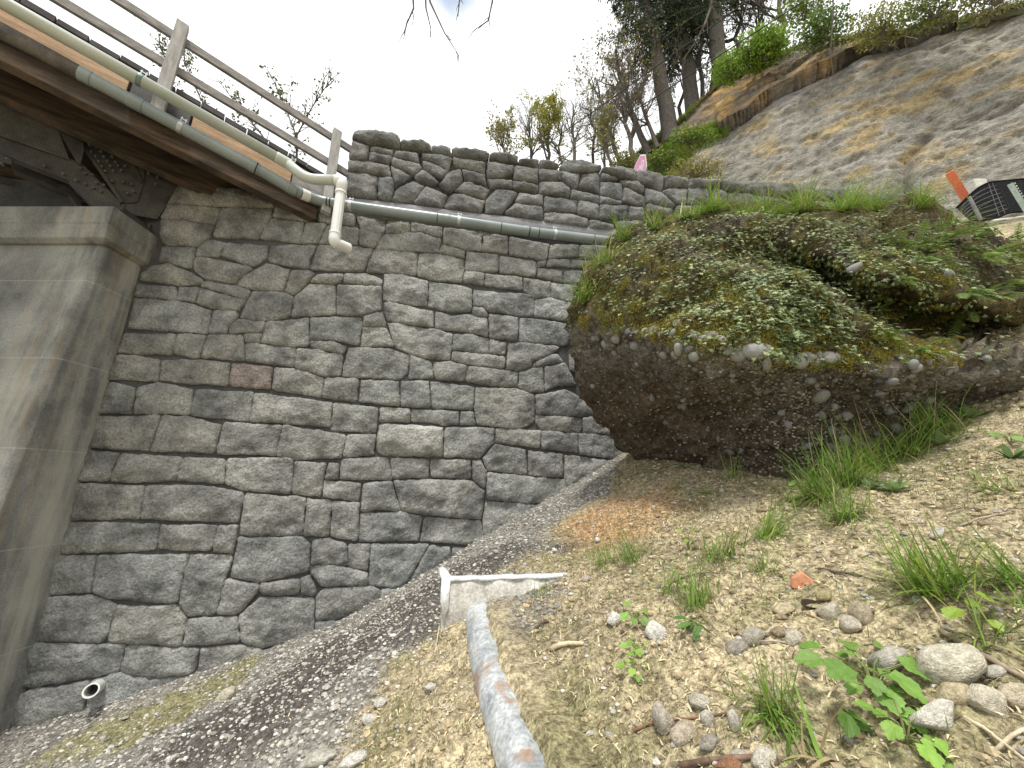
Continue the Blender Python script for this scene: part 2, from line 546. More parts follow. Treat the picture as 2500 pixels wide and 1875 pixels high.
UPPER = """
c V3 60,145 75,72 160,60 330,75 430,100 462,130 458,207 340,192 200,187 110,147
V3 62,150 205,187 192,312 42,302
V3 222,190 412,215 402,278 215,237
V3 205,240 392,280 372,342 198,312
V3 28,308 192,312 372,345 382,442 160,412 22,402
V3 418,225 612,250 622,332 408,280
V3 390,288 622,337 642,380 570,432 380,347
c V3 462,152 640,148 712,180 702,237 470,207
V3 640,240 887,290 852,392 720,332 630,290
c V3 715,183 872,205 870,272 715,237
V3 640,308 720,332 852,400 802,472 640,372
V3 380,350 572,435 415,547 400,440
V3 18,405 160,412 277,440 272,622 18,602
V3 280,440 400,442 412,547 387,642 270,617
V3 570,440 642,383 792,490 740,512 590,472
V3 560,470 662,515 552,662 385,652 420,556
V3 668,512 852,600 812,692 560,657
V3 868,400 952,370 972,472 900,562 842,582 770,512
c V3 882,208 1030,215 1195,250 1162,327 887,272
V3 900,290 1162,330 1157,412 950,367 890,342
V3 965,380 1157,430 1167,512 980,472
V3 990,485 1202,545 1152,622 900,562
V3 885,570 1130,630 1152,640 1122,747 815,707 840,620
c V3 1192,250 1300,252 1427,265 1422,332 1188,302
V3 1168,313 1397,340 1382,432 1165,460
V3 1165,462 1380,462 1377,542 1200,537
V3 1390,350 1582,375 1587,502 1377,460
V3 1380,480 1590,510 1592,572 1385,542
V3 1235,540 1410,560 1422,590 1292,732 1150,750 1158,640
V3 1430,570 1627,595 1627,682 1400,652
V3 1392,660 1627,685 1627,812 1308,742
c V3 1430,300 1597,298 1592,375 1430,342
c V3 1598,303 1765,335 1745,387 1600,372
V3 1590,380 1772,400 1782,482 1600,472
V3 1595,480 1782,485 1852,540 1842,612 1600,587
V3 1633,600 1917,625 1902,737 1630,727
V3 1640,735 1860,745 1997,790 1997,862 1640,822
c V3 1765,350 1800,308 1980,318 2112,365 2085,407 1930,407 1768,382
V3 1770,390 1942,420 1912,522 1870,542 1785,482
V3 1942,425 2092,420 2092,577 1920,527
V3 1858,545 2087,590 2087,652 1850,622
V3 1918,630 2087,660 2082,792 1905,742
V4 388,620 642,670 642,742 390,732
c V4 505,152 525,122 700,120 852,140 852,242 700,212 600,172
c V4 858,148 1000,165 1115,200 1142,250 1122,332 1080,342 920,272 860,242
c V4 1128,198 1372,230 1355,312 1142,312
c V4 1372,233 1640,240 1682,290 1600,312 1360,302
c V4 1650,248 1922,280 1922,372 1740,332
c V4 1928,268 2212,270 2212,392 2080,382 1930,352
V4 515,172 692,220 682,252 500,252
V4 500,268 722,270 732,402 712,437 500,402
V4 690,233 870,260 932,300 932,372 738,302
V4 735,310 942,410 942,502 720,452
V4 500,408 715,450 712,482 500,492
V4 500,498 777,490 772,632 490,622
V4 783,495 942,520 937,632 775,632
V4 945,320 1100,360 1242,490 1222,522 950,462
V4 1100,350 1180,318 1357,340 1357,482 1250,482
V4 1363,330 1450,310 1602,330 1572,420 1500,492 1365,472
V4 1608,330 1660,318 1752,360 1752,492 1570,482
V4 1758,370 1900,370 2082,460 1970,522 1760,512
V4 1940,370 2092,400 2085,450 1990,400
V4 960,465 1222,520 1202,602 960,562
V4 1250,490 1502,500 1502,572 1220,592
V4 660,640 932,640 902,742 650,742
c R 1890,446 1990,458 1990,482 1890,476
c R 1992,459 2100,469 2100,494 1992,484
c R 2102,469 2190,478 2262,494 2255,505 2102,496
R 1858,480 1950,492 1960,520 1830,510
R 1955,490 2100,498 2110,530 1965,522
"""

def parse(txt):
    out = []
    for ln in txt.strip().splitlines():
        tk = ln.split()
        cap = tk[0] == 'c'
        if cap: tk = tk[1:]
        x0, y0, k = VIEWS[tk[0]]
        P = [tuple(map(float, q.split(','))) for q in tk[1:]]
        out.append((cap, [(x0 + a / k, y0 + b / k) for a, b in P]))
    return out

def snap(polys, tol=8.0):
    """bring neighbouring outlines' corners together"""
    V = [(i, j) for i, (c, P) in enumerate(polys) for j in range(len(P))]
    X = np.array([polys[i][1][j] for i, j in V])
    lab = list(range(len(V)))
    def find(a):
        while lab[a] != a:
            lab[a] = lab[lab[a]]; a = lab[a]
        return a
    for a in range(len(V)):
        d = np.hypot(*(X[a + 1:] - X[a]).T)
        for b in np.nonzero(d < tol)[0]:
            b += a + 1
            if V[a][0] != V[b][0]:
                lab[find(a)] = find(b)
    gr = {}
    for a in range(len(V)):
        gr.setdefault(find(a), []).append(a)
    for g in gr.values():
        m = X[g].mean(0)
        for a in g:
            i, j = V[a]
            polys[i][1][j] = tuple(X[a] * 0.25 + m * 0.75)
    return polys

def inset(P, d):
    n = len(P); out = []
    for i in range(n):
        a, b, c = P[i - 1], P[i], P[(i + 1) % n]
        e1 = b - a; e1 /= np.linalg.norm(e1) + 1e-9
        e2 = c - b; e2 /= np.linalg.norm(e2) + 1e-9
        n1 = np.array([-e1[1], e1[0]]); n2 = np.array([-e2[1], e2[0]])
        m = n1 + n2; L = np.linalg.norm(m)
        m = m / L if L > 1e-6 else n1
        k = d / max(0.45, m @ n1)
        out.append(b + m * k)
    return out

def stone_mesh(P, seed, cap=False, step=0.030, H=0.055, proud=0.0, depth=0.09):
    """P: (u, z) corners in metres; a rough-faced block standing proud of the wall plane"""
    rng = random.Random(seed)
    P = [np.array(p) for p in P]
    area = sum(P[i - 1][0] * P[i][1] - P[i][0] * P[i - 1][1] for i in range(len(P))) / 2
    if area < 0: P = P[::-1]
    P = inset(P, (0.0005 if cap else 0.0025) + rng.random() * 0.004)
    # soften the corners
    Q = []
    for i in range(len(P)):
        a, b, c = P[i - 1], P[i], P[(i + 1) % len(P)]
        la, lc = np.linalg.norm(a - b), np.linalg.norm(c - b)
        k = min(0.018 if cap else 0.026, la * 0.3, lc * 0.3) * (0.5 + 0.9 * rng.random())
        Q.append(b + (a - b) / (la + 1e-9) * k)
        Q.append(b * 0.82 + (a + c) * 0.09 if False else b + ((a - b) / (la + 1e-9) + (c - b) / (lc + 1e-9)) * k * 0.28)
        Q.append(b + (c - b) / (lc + 1e-9) * k)
    R = []
    for i in range(len(Q)):
        a, b = Q[i], Q[(i + 1) % len(Q)]
        L = np.linalg.norm(b - a)
        m = max(1, int(round(L / step)))
        nrm = np.array([-(b - a)[1], (b - a)[0]]) / (L + 1e-9)
        for q in range(m):
            p = a + (b - a) * q / m
            w = 0.012 * nz(p[0] * 7, p[1] * 7, seed * .13) + 0.011 * nz(p[0] * 19, p[1] * 19, seed * .31)
            R.append(p + nrm * w)
    R = np.array(R)
    lo, hi = R.min(0), R.max(0)
    E0, E1 = R, np.roll(R, -1, 0)
    def dist(X):
        d = E1 - E0
        t = np.clip(((X[:, None, :] - E0) * d).sum(2) / ((d * d).sum(1) + 1e-12), 0, 1)
        return np.sqrt((((E0 + t[..., None] * d) - X[:, None, :]) ** 2).sum(2)).min(1)
    gx = np.arange(lo[0] + step / 2, hi[0], step); gy = np.arange(lo[1] + step / 2, hi[1], step * .9)
    G = []
    for j, y in enumerate(gy):
        for x in gx:
            G.append((x + (0.5 * step if j % 2 else 0) + (rng.random() - .5) * step * .4, y + (rng.random() - .5) * step * .4))
    G = np.array(G) if G else np.zeros((0, 2))
    if len(G):
        x, y = G[:, 0:1], G[:, 1:2]
        c1 = (E0[:, 1] > y) != (E1[:, 1] > y)
        xi = (E1[:, 0] - E0[:, 0]) * (y - E0[:, 1]) / (E1[:, 1] - E0[:, 1] + 1e-12) + E0[:, 0]
        ins = ((c1 & (x < xi)).sum(1) % 2) == 1
        G = G[ins]
    if len(G):
        G = G[dist(G) > step * .5]
    nb = len(R)
    pts = [Vector(p) for p in R] + [Vector(p) for p in G]
    v2, _, tris, ov, _, _ = delaunay_2d_cdt(pts, [(i, (i + 1) % nb) for i in range(nb)], [], 1, 1e-5)
    X = np.array([(p.x, p.y) for p in v2])
    D = dist(X)
    cen = (lo + hi) / 2; ext = (hi - lo) / 2
    size = min(ext)
    h = H * (.68 + .32 * (1 - np.exp(-D / 0.016))) * (0.75 + 0.25 * np.minimum(D / (size * .9), 1))
    tx, ty = (rng.random() - .5) * .08, (rng.random() - .5) * .10
    h = h + ((X[:, 0] - cen[0]) * tx + (X[:, 1] - cen[1]) * ty) * np.minimum(.3 + D / .05, 1)
    cuts = rng.choice([1, 2, 2, 3, 3]) + (1 if seed >= 900 else 0)
    nzv = np.array([nz(p[0] * 5, p[1] * 5, seed * .7) for p in X])
    nz2 = np.array([fbm(p[0] * 4.0, p[1] * 4.0, seed * .37, 4) for p in X])
    nz3 = np.array([abs(nz(p[0] * 9 + 3, p[1] * 13, seed * .57)) for p in X])
    for k in range(cuts):
        ph = rng.choice([90, -90, 90, -90, 0, 180, 45, -45, 135]) + rng.uniform(-25, 25)
        e = np.array([math.cos(math.radians(ph)), math.sin(math.radians(ph))])
        Rk = abs(e[0]) * ext[0] + abs(e[1]) * ext[1]
        s = (X - cen) @ e / Rk + nzv * .22
        s0 = rng.uniform(.1, .6)
        hc = H * rng.uniform(.85, 1.05) - rng.uniform(.10, .30) * (s - s0) * Rk
        h = np.where(s > s0, np.minimum(h, np.maximum(hc, H * .22)), h)
    nz4 = np.array([nz(p[0] * 17, p[1] * 24, seed * .91) for p in X])
    nz5 = np.array([noise.voronoi(Vector((p[0] * 7, p[1] * 9, seed * .3)))[0][0] for p in X])
    h = h + (nz2 * .020 - nz3 * .026 + nz4 * .009 + (.45 - nz5) * .022 + .004) * np.minimum(.4 + D / .022, 1)
    h = h + proud * np.minimum(D / .04, 1)
    h = np.maximum(h, .014)
    V = [wall_pt(X[i, 0], X[i, 1], WALL_D + .03 - h[i]) for i in range(len(X))]
    F = [tuple(t) for t in tris]
    # map input boundary points to output
    omap = {}
    for i, o in enumerate(ov):
        for q in o:
            if q < nb: omap[q] = i
    back = WALL_D + .03 + (0.40 if cap else depth)
    o0 = len(V)
    for q in range(nb):
        i = omap.get(q, q)
        V.append(wall_pt(X[i, 0], X[i, 1], back))
    for q in range(nb):
        a, b = omap.get(q, q), omap.get((q + 1) % nb, (q + 1) % nb)
        F.append((a, o0 + q, o0 + (q + 1) % nb, b))
    if cap:
        F.append(tuple(o0 + q for q in range(nb)))
    me = bpy.data.meshes.new("stone")
    me.from_pydata(V, [], F)
    bm = bmesh.new(); bm.from_mesh(me)
    bmesh.ops.recalc_face_normals(bm, faces=bm.faces)
    bm.to_mesh(me); bm.free()
    me.polygons.foreach_set("use_smooth", [True] * len(me.polygons))
    me.materials.append(M['stone'])
    return me

def outline_u(poly): return [wall_uv(*p) for p in poly]

low = snap(parse(LOWER)); upp = snap(parse(UPPER), 6.0)
wall_root = empty('retaining_wall', 'tall grey wall of sculpted stone blocks below the pipe', 'wall')
par_root = empty('parapet_wall', 'grey stone parapet with rough coping above the pipe', 'wall')
wall_root['kind'] = 'thing'; par_root['kind'] = 'thing'

bk = MB()
def wall_slab(mb, u0, u1, z0, z1, d0, d1):
    mb.box8([wall_pt(u0, z0, d0), wall_pt(u1, z0, d0), wall_pt(u1, z0, d1), wall_pt(u0, z0, d1),
             wall_pt(u0, z1, d0), wall_pt(u1, z1, d0), wall_pt(u1, z1, d1), wall_pt(u0, z1, d1)])
wall_slab(bk, -12, 11.5, -3, 5.22, 5.03, 5.55)
bk.build('backing', M['mortar'], wall_root)
# sloped shotcrete band that the conduit runs along
lb = MB()
us = np.linspace(-1.9, 11.5, 90)
V = []; F = []
for i, u in enumerate(us):
    for (z, d) in ((5.20, 5.035), (5.23, 4.985), (5.40, 4.978), (5.50, 5.0), (5.56, 5.06)):
        V.append(wall_pt(u, z + .012 * nz(u * 2, z, 3), d + .010 * nz(u * 1.5, z * 4, 8) + .006 * nz(u * 6, z * 9, 5)))
for i in range(len(us) - 1):
    for j in range(4):
        F.append((i * 5 + j, (i + 1) * 5 + j, (i + 1) * 5 + j + 1, i * 5 + j + 1))
lb.add(V, F)
lb.build('ledge', M['ledge'], par_root, smooth=True, fix=True)
pb = MB()
wall_slab(pb, -1.55, 9.3, 5.221, 6.45, 5.06, 5.44)
pb.build('backing', M['mortar'], par_root)

# the courses go on behind the boulder
have = [np.array(outline_u(q)) for c_, q in low]
def covered(u, z):
    for Q_ in have:
        if Q_[:, 0].min() <= u <= Q_[:, 0].max() and Q_[:, 1].min() <= z <= Q_[:, 1].max():
            ins = False
            for i in range(len(Q_)):
                a, b = Q_[i - 1], Q_[i]
                if (a[1] > z) != (b[1] > z) and u < (b[0] - a[0]) * (z - a[1]) / (b[1] - a[1] + 1e-12) + a[0]: ins = not ins
            if ins: return True
    return False
frng = random.Random(12); fill = []
z = 1.55
while z < 5.0:
    hgt = min(frng.uniform(.30, .46), 5.17 - z); u = 1.2
    while u < 5.2:
        w = frng.uniform(.3, .75)
        if not covered(u + .02, z + hgt * .5):
            free = w
            for q in np.linspace(0, w, 12):
                if covered(u + q, z + hgt * .2) or covered(u + q, z + hgt * .8) or covered(u + q, z + hgt * .5): free = q - .02; break
            if free > .16:
                j = lambda: frng.uniform(-.02, .02)
                fill.append([(u + .005, z + j()), (u + free, z + j()), (u + free + j(), z + hgt + j()), (u + j(), z + hgt + j())])
            u += max(free, .1)
        else: u += .05
    z += hgt

tint_rng = random.Random(5)
def tint(px, py, i):
    k = 0.9 + .17 * tint_rng.random()
    warm = (tint_rng.random() - .42) * .05
    return (k * (1 + warm), k, k * (1 - warm), 1)

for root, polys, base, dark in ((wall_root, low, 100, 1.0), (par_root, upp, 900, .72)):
    for i, (cap, poly) in enumerate(polys):
        c = np.mean(poly, 0)
        proud = 0.0
        if base == 100 and abs(c[0] - 1000) < 30 and abs(c[1] - 1072) < 25: proud = .05
        if base == 100 and abs(c[0] - 1070) < 40 and abs(c[1] - 1215) < 25: proud = .04
        if base == 900: proud = 0.02 if not cap else .05
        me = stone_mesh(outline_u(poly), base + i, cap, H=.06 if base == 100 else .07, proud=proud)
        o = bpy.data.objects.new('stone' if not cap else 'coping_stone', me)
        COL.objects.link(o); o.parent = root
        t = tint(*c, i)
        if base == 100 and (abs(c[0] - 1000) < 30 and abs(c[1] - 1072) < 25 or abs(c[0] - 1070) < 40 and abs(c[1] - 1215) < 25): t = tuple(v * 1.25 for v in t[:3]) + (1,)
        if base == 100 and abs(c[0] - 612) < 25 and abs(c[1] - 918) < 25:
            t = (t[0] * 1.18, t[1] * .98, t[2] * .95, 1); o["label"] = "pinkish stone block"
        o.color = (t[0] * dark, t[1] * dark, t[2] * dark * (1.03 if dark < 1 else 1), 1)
for i, q in enumerate(fill):
    o = bpy.data.objects.new('stone', stone_mesh(q, 500 + i)); COL.objects.link(o); o.parent = wall_root
    o.color = tint(0, 0, i)
# ------------------------------------------------------------------ concrete pier
def concrete_mat():
    m = mk('stained_concrete', (.115, .119, .114), (.25, .253, .238), 2.2, .92, .6, 45, .008, fine=.28, fscale=70)
    t = m.node_tree
    bs = t.nodes["Principled BSDF"]
    src = bs.inputs["Base Color"].links[0].from_socket
    tc = t.nodes.new("ShaderNodeTexCoord")
    mp = t.nodes.new("ShaderNodeMapping"); mp.inputs["Scale"].default_value = (3.4, 3.4, .45)
    t.links.new(tc.outputs["Object"], mp.inputs["Vector"])
    n = t.nodes.new("ShaderNodeTexNoise"); n.inputs["Scale"].default_value = 1.0; n.inputs["Detail"].default_value = 8; n.inputs["Roughness"].default_value = .65
    t.links.new(mp.outputs[0], n.inputs["Vector"])
    def ramp(a, b, ca, cb):
        r = t.nodes.new("ShaderNodeValToRGB")
        r.color_ramp.elements[0].position = a; r.color_ramp.elements[1].position = b
        r.color_ramp.elements[0].color = ca; r.color_ramp.elements[1].color = cb
        return r
    # pale lime runs, rust runs, dark runs
    prev = src
    sep = t.nodes.new("ShaderNodeSeparateXYZ"); t.links.new(tc.outputs["Object"], sep.inputs[0])
    mr = t.nodes.new("ShaderNodeMapRange")       # the leak from the bearing shelf runs near the corner
    mr.inputs["From Min"].default_value = -5.35; mr.inputs["From Max"].default_value = -4.9
    t.links.new(sep.outputs["X"], mr.inputs["Value"])
    mm = t.nodes.new("ShaderNodeMath"); mm.operation = 'MULTIPLY'
    r1 = ramp(.44, .62, (0, 0, 0, 1), (1, 1, 1, 1)); t.links.new(n.outputs["Fac"], r1.inputs["Fac"])
    t.links.new(r1.outputs[0], mm.inputs[0]); t.links.new(mr.outputs[0], mm.inputs[1])
    def over(prev, fac, col, k):
        mx = t.nodes.new("ShaderNodeMixRGB"); mx.inputs["Color2"].default_value = (*col, 1)
        mk_ = t.nodes.new("ShaderNodeMath"); mk_.operation = 'MULTIPLY'; mk_.inputs[1].default_value = k
        t.links.new(fac, mk_.inputs[0]); t.links.new(mk_.outputs[0], mx.inputs["Fac"]); t.links.new(prev, mx.inputs["Color1"])
        return mx.outputs[0]
    prev = over(prev, mm.outputs[0], (.46, .45, .385), .6)
    r2 = ramp(.56, .60, (0, 0, 0, 1), (1, 1, 1, 1))
    mp2 = t.nodes.new("ShaderNodeMapping"); mp2.inputs["Scale"].default_value = (9, 9, .3); mp2.inputs["Location"].default_value = (3, 1, 0)
    t.links.new(tc.outputs["Object"], mp2.inputs["Vector"])
    n2 = t.nodes.new("ShaderNodeTexNoise"); n2.inputs["Scale"].default_value = 1.0; n2.inputs["Detail"].default_value = 4
    t.links.new(mp2.outputs[0], n2.inputs["Vector"]); t.links.new(n2.outputs["Fac"], r2.inputs["Fac"])
    m3 = t.nodes.new("ShaderNodeMath"); m3.operation = 'MULTIPLY'
    t.links.new(r2.outputs[0], m3.inputs[0]); t.links.new(mr.outputs[0], m3.inputs[1])
    prev = over(prev, m3.outputs[0], (.30, .225, .14), .25)
    r4 = ramp(.36, .46, (1, 1, 1, 1), (0, 0, 0, 1)); t.links.new(n.outputs["Fac"], r4.inputs["Fac"])
    prev = over(prev, r4.outputs[0], (.10, .10, .095), .3)
    # faint pour lines
    wv = t.nodes.new("ShaderNodeMath"); wv.operation = 'FRACT'
    dv = t.nodes.new("ShaderNodeMath"); dv.operation = 'DIVIDE'; dv.inputs[1].default_value = 0.92
    t.links.new(sep.outputs["Z"], dv.inputs[0]); t.links.new(dv.outputs[0], wv.inputs[0])
    r5 = ramp(.0, .015, (1, 1, 1, 1), (0, 0, 0, 1)); t.links.new(wv.outputs[0], r5.inputs["Fac"])
    prev = over(prev, r5.outputs[0], (.5, .49, .45), .45)
    t.links.new(prev, bs.inputs["Base Color"])
    return m
M['concrete'] = concrete_mat()

pier = empty('bridge_pier', 'stained concrete bridge pier with projecting cap left of the stone wall', 'pier')
mb = MB()
# battered shaft, chamfered at the corner next to the wall
def shaft_ring(z):
    k = (3.95 - z)
    yf = 3.83 - .08 * k
    xr = -4.655 + .004 * k
    return [(-10.5, yf, z), (xr - .05, yf, z), (xr, yf + .05, z), (xr, 4.42, z), (-10.5, 4.42, z)]
zs = np.linspace(-3.0, 4.22, 30)
V = []; F = []
for z in zs:
    V += shaft_ring(z)
for i in range(len(zs) - 1):
    for j in range(5):
        F.append((i * 5 + j, i * 5 + (j + 1) % 5, (i + 1) * 5 + (j + 1) % 5, (i + 1) * 5 + j))
F.append(tuple(range((len(zs) - 1) * 5, len(zs) * 5)))
mb.add(V, F)
mb.build('shaft', M['concrete'], pier, fix=True, bevel=.012)
mb = MB()
# cap: a stepped slab with a sloped drip edge
def cap_ring(o, z): return [(-10.5, 3.83 - o, z), (-4.655 + o, 3.83 - o, z), (-4.655 + o, 4.44, z), (-10.5, 4.44, z)]
rings = [cap_ring(.015, 4.16), cap_ring(.075, 4.20), cap_ring(.085, 4.32), cap_ring(.085, 4.36), cap_ring(.10, 4.38), cap_ring(.10, 4.58), cap_ring(.085, 4.60)]
V = [p for r in rings for p in r]; F = []
for i in range(len(rings) - 1):
    for j in range(4):
        F.append((i * 4 + j, i * 4 + (j + 1) % 4, (i + 1) * 4 + (j + 1) % 4, (i + 1) * 4 + j))
F.append((0, 1, 2, 3)[::-1]); F.append(tuple((len(rings) - 1) * 4 + j for j in range(4)))
mb.add(V, F)
mb.build('cap', M['concrete'], pier, fix=True, bevel=.008)
mb = MB()
mb.abox(-5.02, -4.62, 3.86, 4.3, 4.602, 4.66)
mb.abox(-4.96, -4.68, 3.92, 4.24, 4.661, 4.74)
for x in (-4.985, -4.655):
    for y in (3.91, 4.25):
        mb.tube([(x, y, 4.66), (x, y, 4.75)], .02, 6)
mb.build('bearing', M['steel'], pier)

# ------------------------------------------------------------------ bridge
bridge = empty('bridge', 'timber decked bridge with riveted steel underside coming in from upper left', 'bridge')
rng = random.Random(11)
# deck planks, ends showing above the fascia
s = -6.2; k = 0
while s < 0.0:
    L = .228
    mb = MB()
    e = rng.uniform(-.012, .012)
    mb.bbox(s, s + L, -.055 + e, 4.6, 5.70 + rng.uniform(-.003, .003), 5.772 + rng.uniform(-.006, .006))
    mb.build('deck_plank', M['plank'], bridge, bevel=.006)
    s += L + .009
# nailer under the deck ends
mb = MB(); mb.bbox(-6.2, -.02, .0, .14, 5.585, 5.695); mb.build('nailer', M['stringer'], bridge)
# fascia boards
for (a, b, mt, nm) in ((-6.2, -2.06, 'fir', 'fascia_board'), (-1.50, -.44, 'fir', 'fascia_board'), (-.425, -.02, 'rail', 'fascia_board')):
    mb = MB(); mb.bbox(a, b, -.045, -.001, 5.33, 5.66); mb.build(nm, M[mt], bridge, bevel=.004)
# outer stringer and the ones behind it
for (w0, w1, h0, h1) in ((.002, .13, 5.03, 5.58), (.72, .86, 5.13, 5.66), (1.4, 1.55, 4.9, 5.66), (1.9, 2.05, 4.9, 5.66), (2.7, 2.85, 4.9, 5.66), (3.6, 3.75, 4.9, 5.66)):
    mb = MB(); mb.bbox(-6.2, -.06 if w0 < .1 else .1, w0, w1, h0, h1); mb.build('stringer', M['stringer'], bridge, bevel=.006)
mb = MB(); mb.bbox(-6.2, .1, .57, 4.6, 5.665, 5.697); mb.build('deck_soffit', M['stringer'], bridge)
# bracket block behind the pipes at the railing post
mb = MB(); mb.bbox(-2.03, -1.52, -.06, .001, 5.28, 5.60); mb.build('post_bracket', M['steel'], bridge, bevel=.005)
# steel work seen below the stringers
VE = (0, 200, 2212 / 500.)
def steel(pts, w, th, name, mat='steel'):
    P = [on_bridge(VE[0] + x / VE[2], VE[1] + y / VE[2], w) for x, y in pts]
    mb = MB(); mb.plate(P, BM * th)
    return mb.build(name, M[mat], bridge, fix=True)
gus = steel([(880, 560), (1340, 700), (1560, 760), (1560, 1080), (1480, 1300), (1310, 1310), (890, 700)], 1.00, .02, 'gusset_plate')
steel([(1561, 700), (2080, 900), (1960, 1090), (1700, 1480), (1330, 1420), (1310, 1316), (1482, 1304), (1562, 1082)], 1.015, .02, 'end_plate')
steel([(-300, 420), (0, 540), (560, 760), (885, 880), (1300, 1300), (1305, 1420), (1040, 1375), (830, 1160), (740, 1060), (120, 815), (-300, 640)], .99, .10, 'girder_flange')
steel([(880, 690), (915, 690), (1335, 1290), (1300, 1300)], .975, .03, 'angle_strip')
steel([(1340, 720), (1365, 720), (1545, 1075), (1520, 1085)], .98, .025, 'angle_strip')
steel([(520, 330), (600, 360), (900, 660), (905, 740), (870, 880), (840, 870)], .93, .05, 'strut')
for pts, w in (([(120, 860), (160, 880), (900, 1225), (870, 1260), (120, 930)], 1.5), ([(0, 1010), (0, 1070), (790, 1370), (900, 1370)], 1.9),
               ([(0, 1160), (0, 1210), (420, 1380), (520, 1380)], 2.4), ([(740, 1215), (780, 1215), (930, 1370), (860, 1370)], 1.4)):
    steel(pts, w, .14, 'floor_beam')
steel([(-200, 800), (0, 860), (125, 890), (125, 830), (0, 775), (-200, 700)], .96, .025, 'splice_plate')
rv = MB()
for (x, y) in [(1000, 640), (1100, 640), (965, 670), (1045, 690), (1140, 690), (1215, 690), (985, 750), (1090, 745), (1175, 745), (1245, 740), (1030, 800), (1120, 800),
               (1210, 800), (1065, 855), (1160, 850), (1250, 860), (1100, 910), (1190, 905), (1275, 900), (1355, 905), (1140, 960), (1225, 955), (1310, 950), (1210, 1070), (1330, 1080), (1420, 1100), (1380, 1200), (1440, 1180),
               (1640, 905), (1740, 950), (1605, 980), (1700, 1025), (1680, 1105), (870, 930), (920, 985), (820, 1060), (920, 1100), (1000, 1000), (1040, 1085), (1120, 1110), (1090, 1180), (1010, 1140), (480, 905), (680, 990), (20, 880), (70, 830)]:
    c = on_bridge(VE[0] + x / VE[2], VE[1] + y / VE[2], .965)
    for z0, r0 in ((0, .017),):
        ring = []
        for lev, rr in ((.03, r0), (.0, r0), (-.012, r0 * .6)):
            for q in range(6):
                a = q * math.pi / 3
                ring.append(c + BM * lev + np.array([BD[0], BD[1], 0]) * rr * math.cos(a) + np.array([0, 0, 1]) * rr * math.sin(a))
        F = [(i * 6 + q, i * 6 + (q + 1) % 6, (i + 1) * 6 + (q + 1) % 6, (i + 1) * 6 + q) for i in range(2) for q in range(6)] + [tuple(12 + q for q in range(6))]
        rv.add(ring, F)
r = rv.build('rivets', M['rivet'], bridge, fix=True); r["kind"] = "stuff"
# expanded-metal screen
ms = MB()
A, B_, C_, D_ = [on_bridge(VE[0] + x / VE[2], VE[1] + y / VE[2], .95) for x, y in ((-900, -260), (560, 350), (740, 830), (-900, 260))]
for i in range(70):
    f = i / 69.
    a = A + (B_ - A) * f; b = D_ + (C_ - D_) * f
    ms.tube([a, b], .0035, 4, False)
for i in range(26):
    f = i / 25.
    ms.tube([A + (D_ - A) * f, B_ + (C_ - B_) * f], .005, 4, False)
r = ms.build('screen', M['rivet'], bridge); r["kind"] = "stuff"
# far girder closing the underside
mb = MB(); mb.bbox(-6.2, .3, 4.45, 4.6, 4.4, 5.66); mb.build('far_girder', M['steel'], bridge)
mb = MB(); mb.bbox(-6.2, -1.2, 2.9, 3.0, 4.3, 4.9); mb.build('floor_beam', M['steel'], bridge)

# ------------------------------------------------------------------ railing
rail = empty('railing', 'weathered grey timber railing along the bridge edge', 'railing')
for s0 in (-5.38, -3.58, -1.785, .02):
    mb = MB(); mb.bbox(s0 - .058, s0 + .058, -.155, -.058 if s0 < 0 else -.07, 5.22 if s0 < 0 else 5.12, 6.60 if s0 < 0 else 6.53)
    mb.build('post', M['post'], rail, bevel=.006)
for h in (6.445, 6.0):
    mb = MB(); mb.bbox(-6.2, .28, -.056, -.012, h - .055, h + .055); mb.build('rail', M['rail'], rail, bevel=.005)
mb = MB()
for (s0, h) in ((-.09, 5.26), (.12, 5.27)):
    p = bp(s0, -.06, h); mb.tube([p, p - BM * .03], .014, 6)
mb.build('bolt', M['galv'], rail)

# ------------------------------------------------------------------ pipes
def smooth_path(pts, bend=.16, seg=6):
    pts = [np.array(p, float) for p in pts]
    out = [pts[0]]
    for i in range(1, len(pts) - 1):
        a, b, c = pts[i - 1], pts[i], pts[i + 1]
        d1 = (a - b) / np.linalg.norm(a - b); d2 = (c - b) / np.linalg.norm(c - b)
        r = min(bend, np.linalg.norm(a - b) * .45, np.linalg.norm(c - b) * .45)
        p0, p2 = b + d1 * r, b + d2 * r
        for q in range(seg + 1):
            t = q / seg
            out.append(p0 * (1 - t) ** 2 + 2 * b * t * (1 - t) + p2 * t * t)
    out.append(pts[-1])
    return out
def collar(root, p, d, r, L, mat, name, n=20):
    d = np.array(d, float); d /= np.linalg.norm(d); p = np.array(p, float)
    mb = MB()
    mb.tube([p - d * L / 2, p - d * L * .42, p + d * L * .42, p + d * L / 2], [r * .985, r, r, r * .985], n)
    return mb.build(name, M[mat], root, smooth=True)
def clamp(root, p, d, r, mat='clamp_green', bolt=True):
    o = collar(root, p, d, r * 1.05, .045, mat, 'clamp')
    mb = MB()
    d = np.array(d, float); d /= np.linalg.norm(d)
    up = np.array([0, 0, 1.0]) - d * d[2]; up /= np.linalg.norm(up)
    q = np.array(p) + up * r
    for e in (-.02, .02):
        mb.tube([q + d * e - up * .02, q + d * e + up * .07], .007, 6)
    mb.tube([q - d * .03 + up * .045, q + d * .03 + up * .045], .008, 6)
    mb.build('bolt', M['galv'], o)
    return o

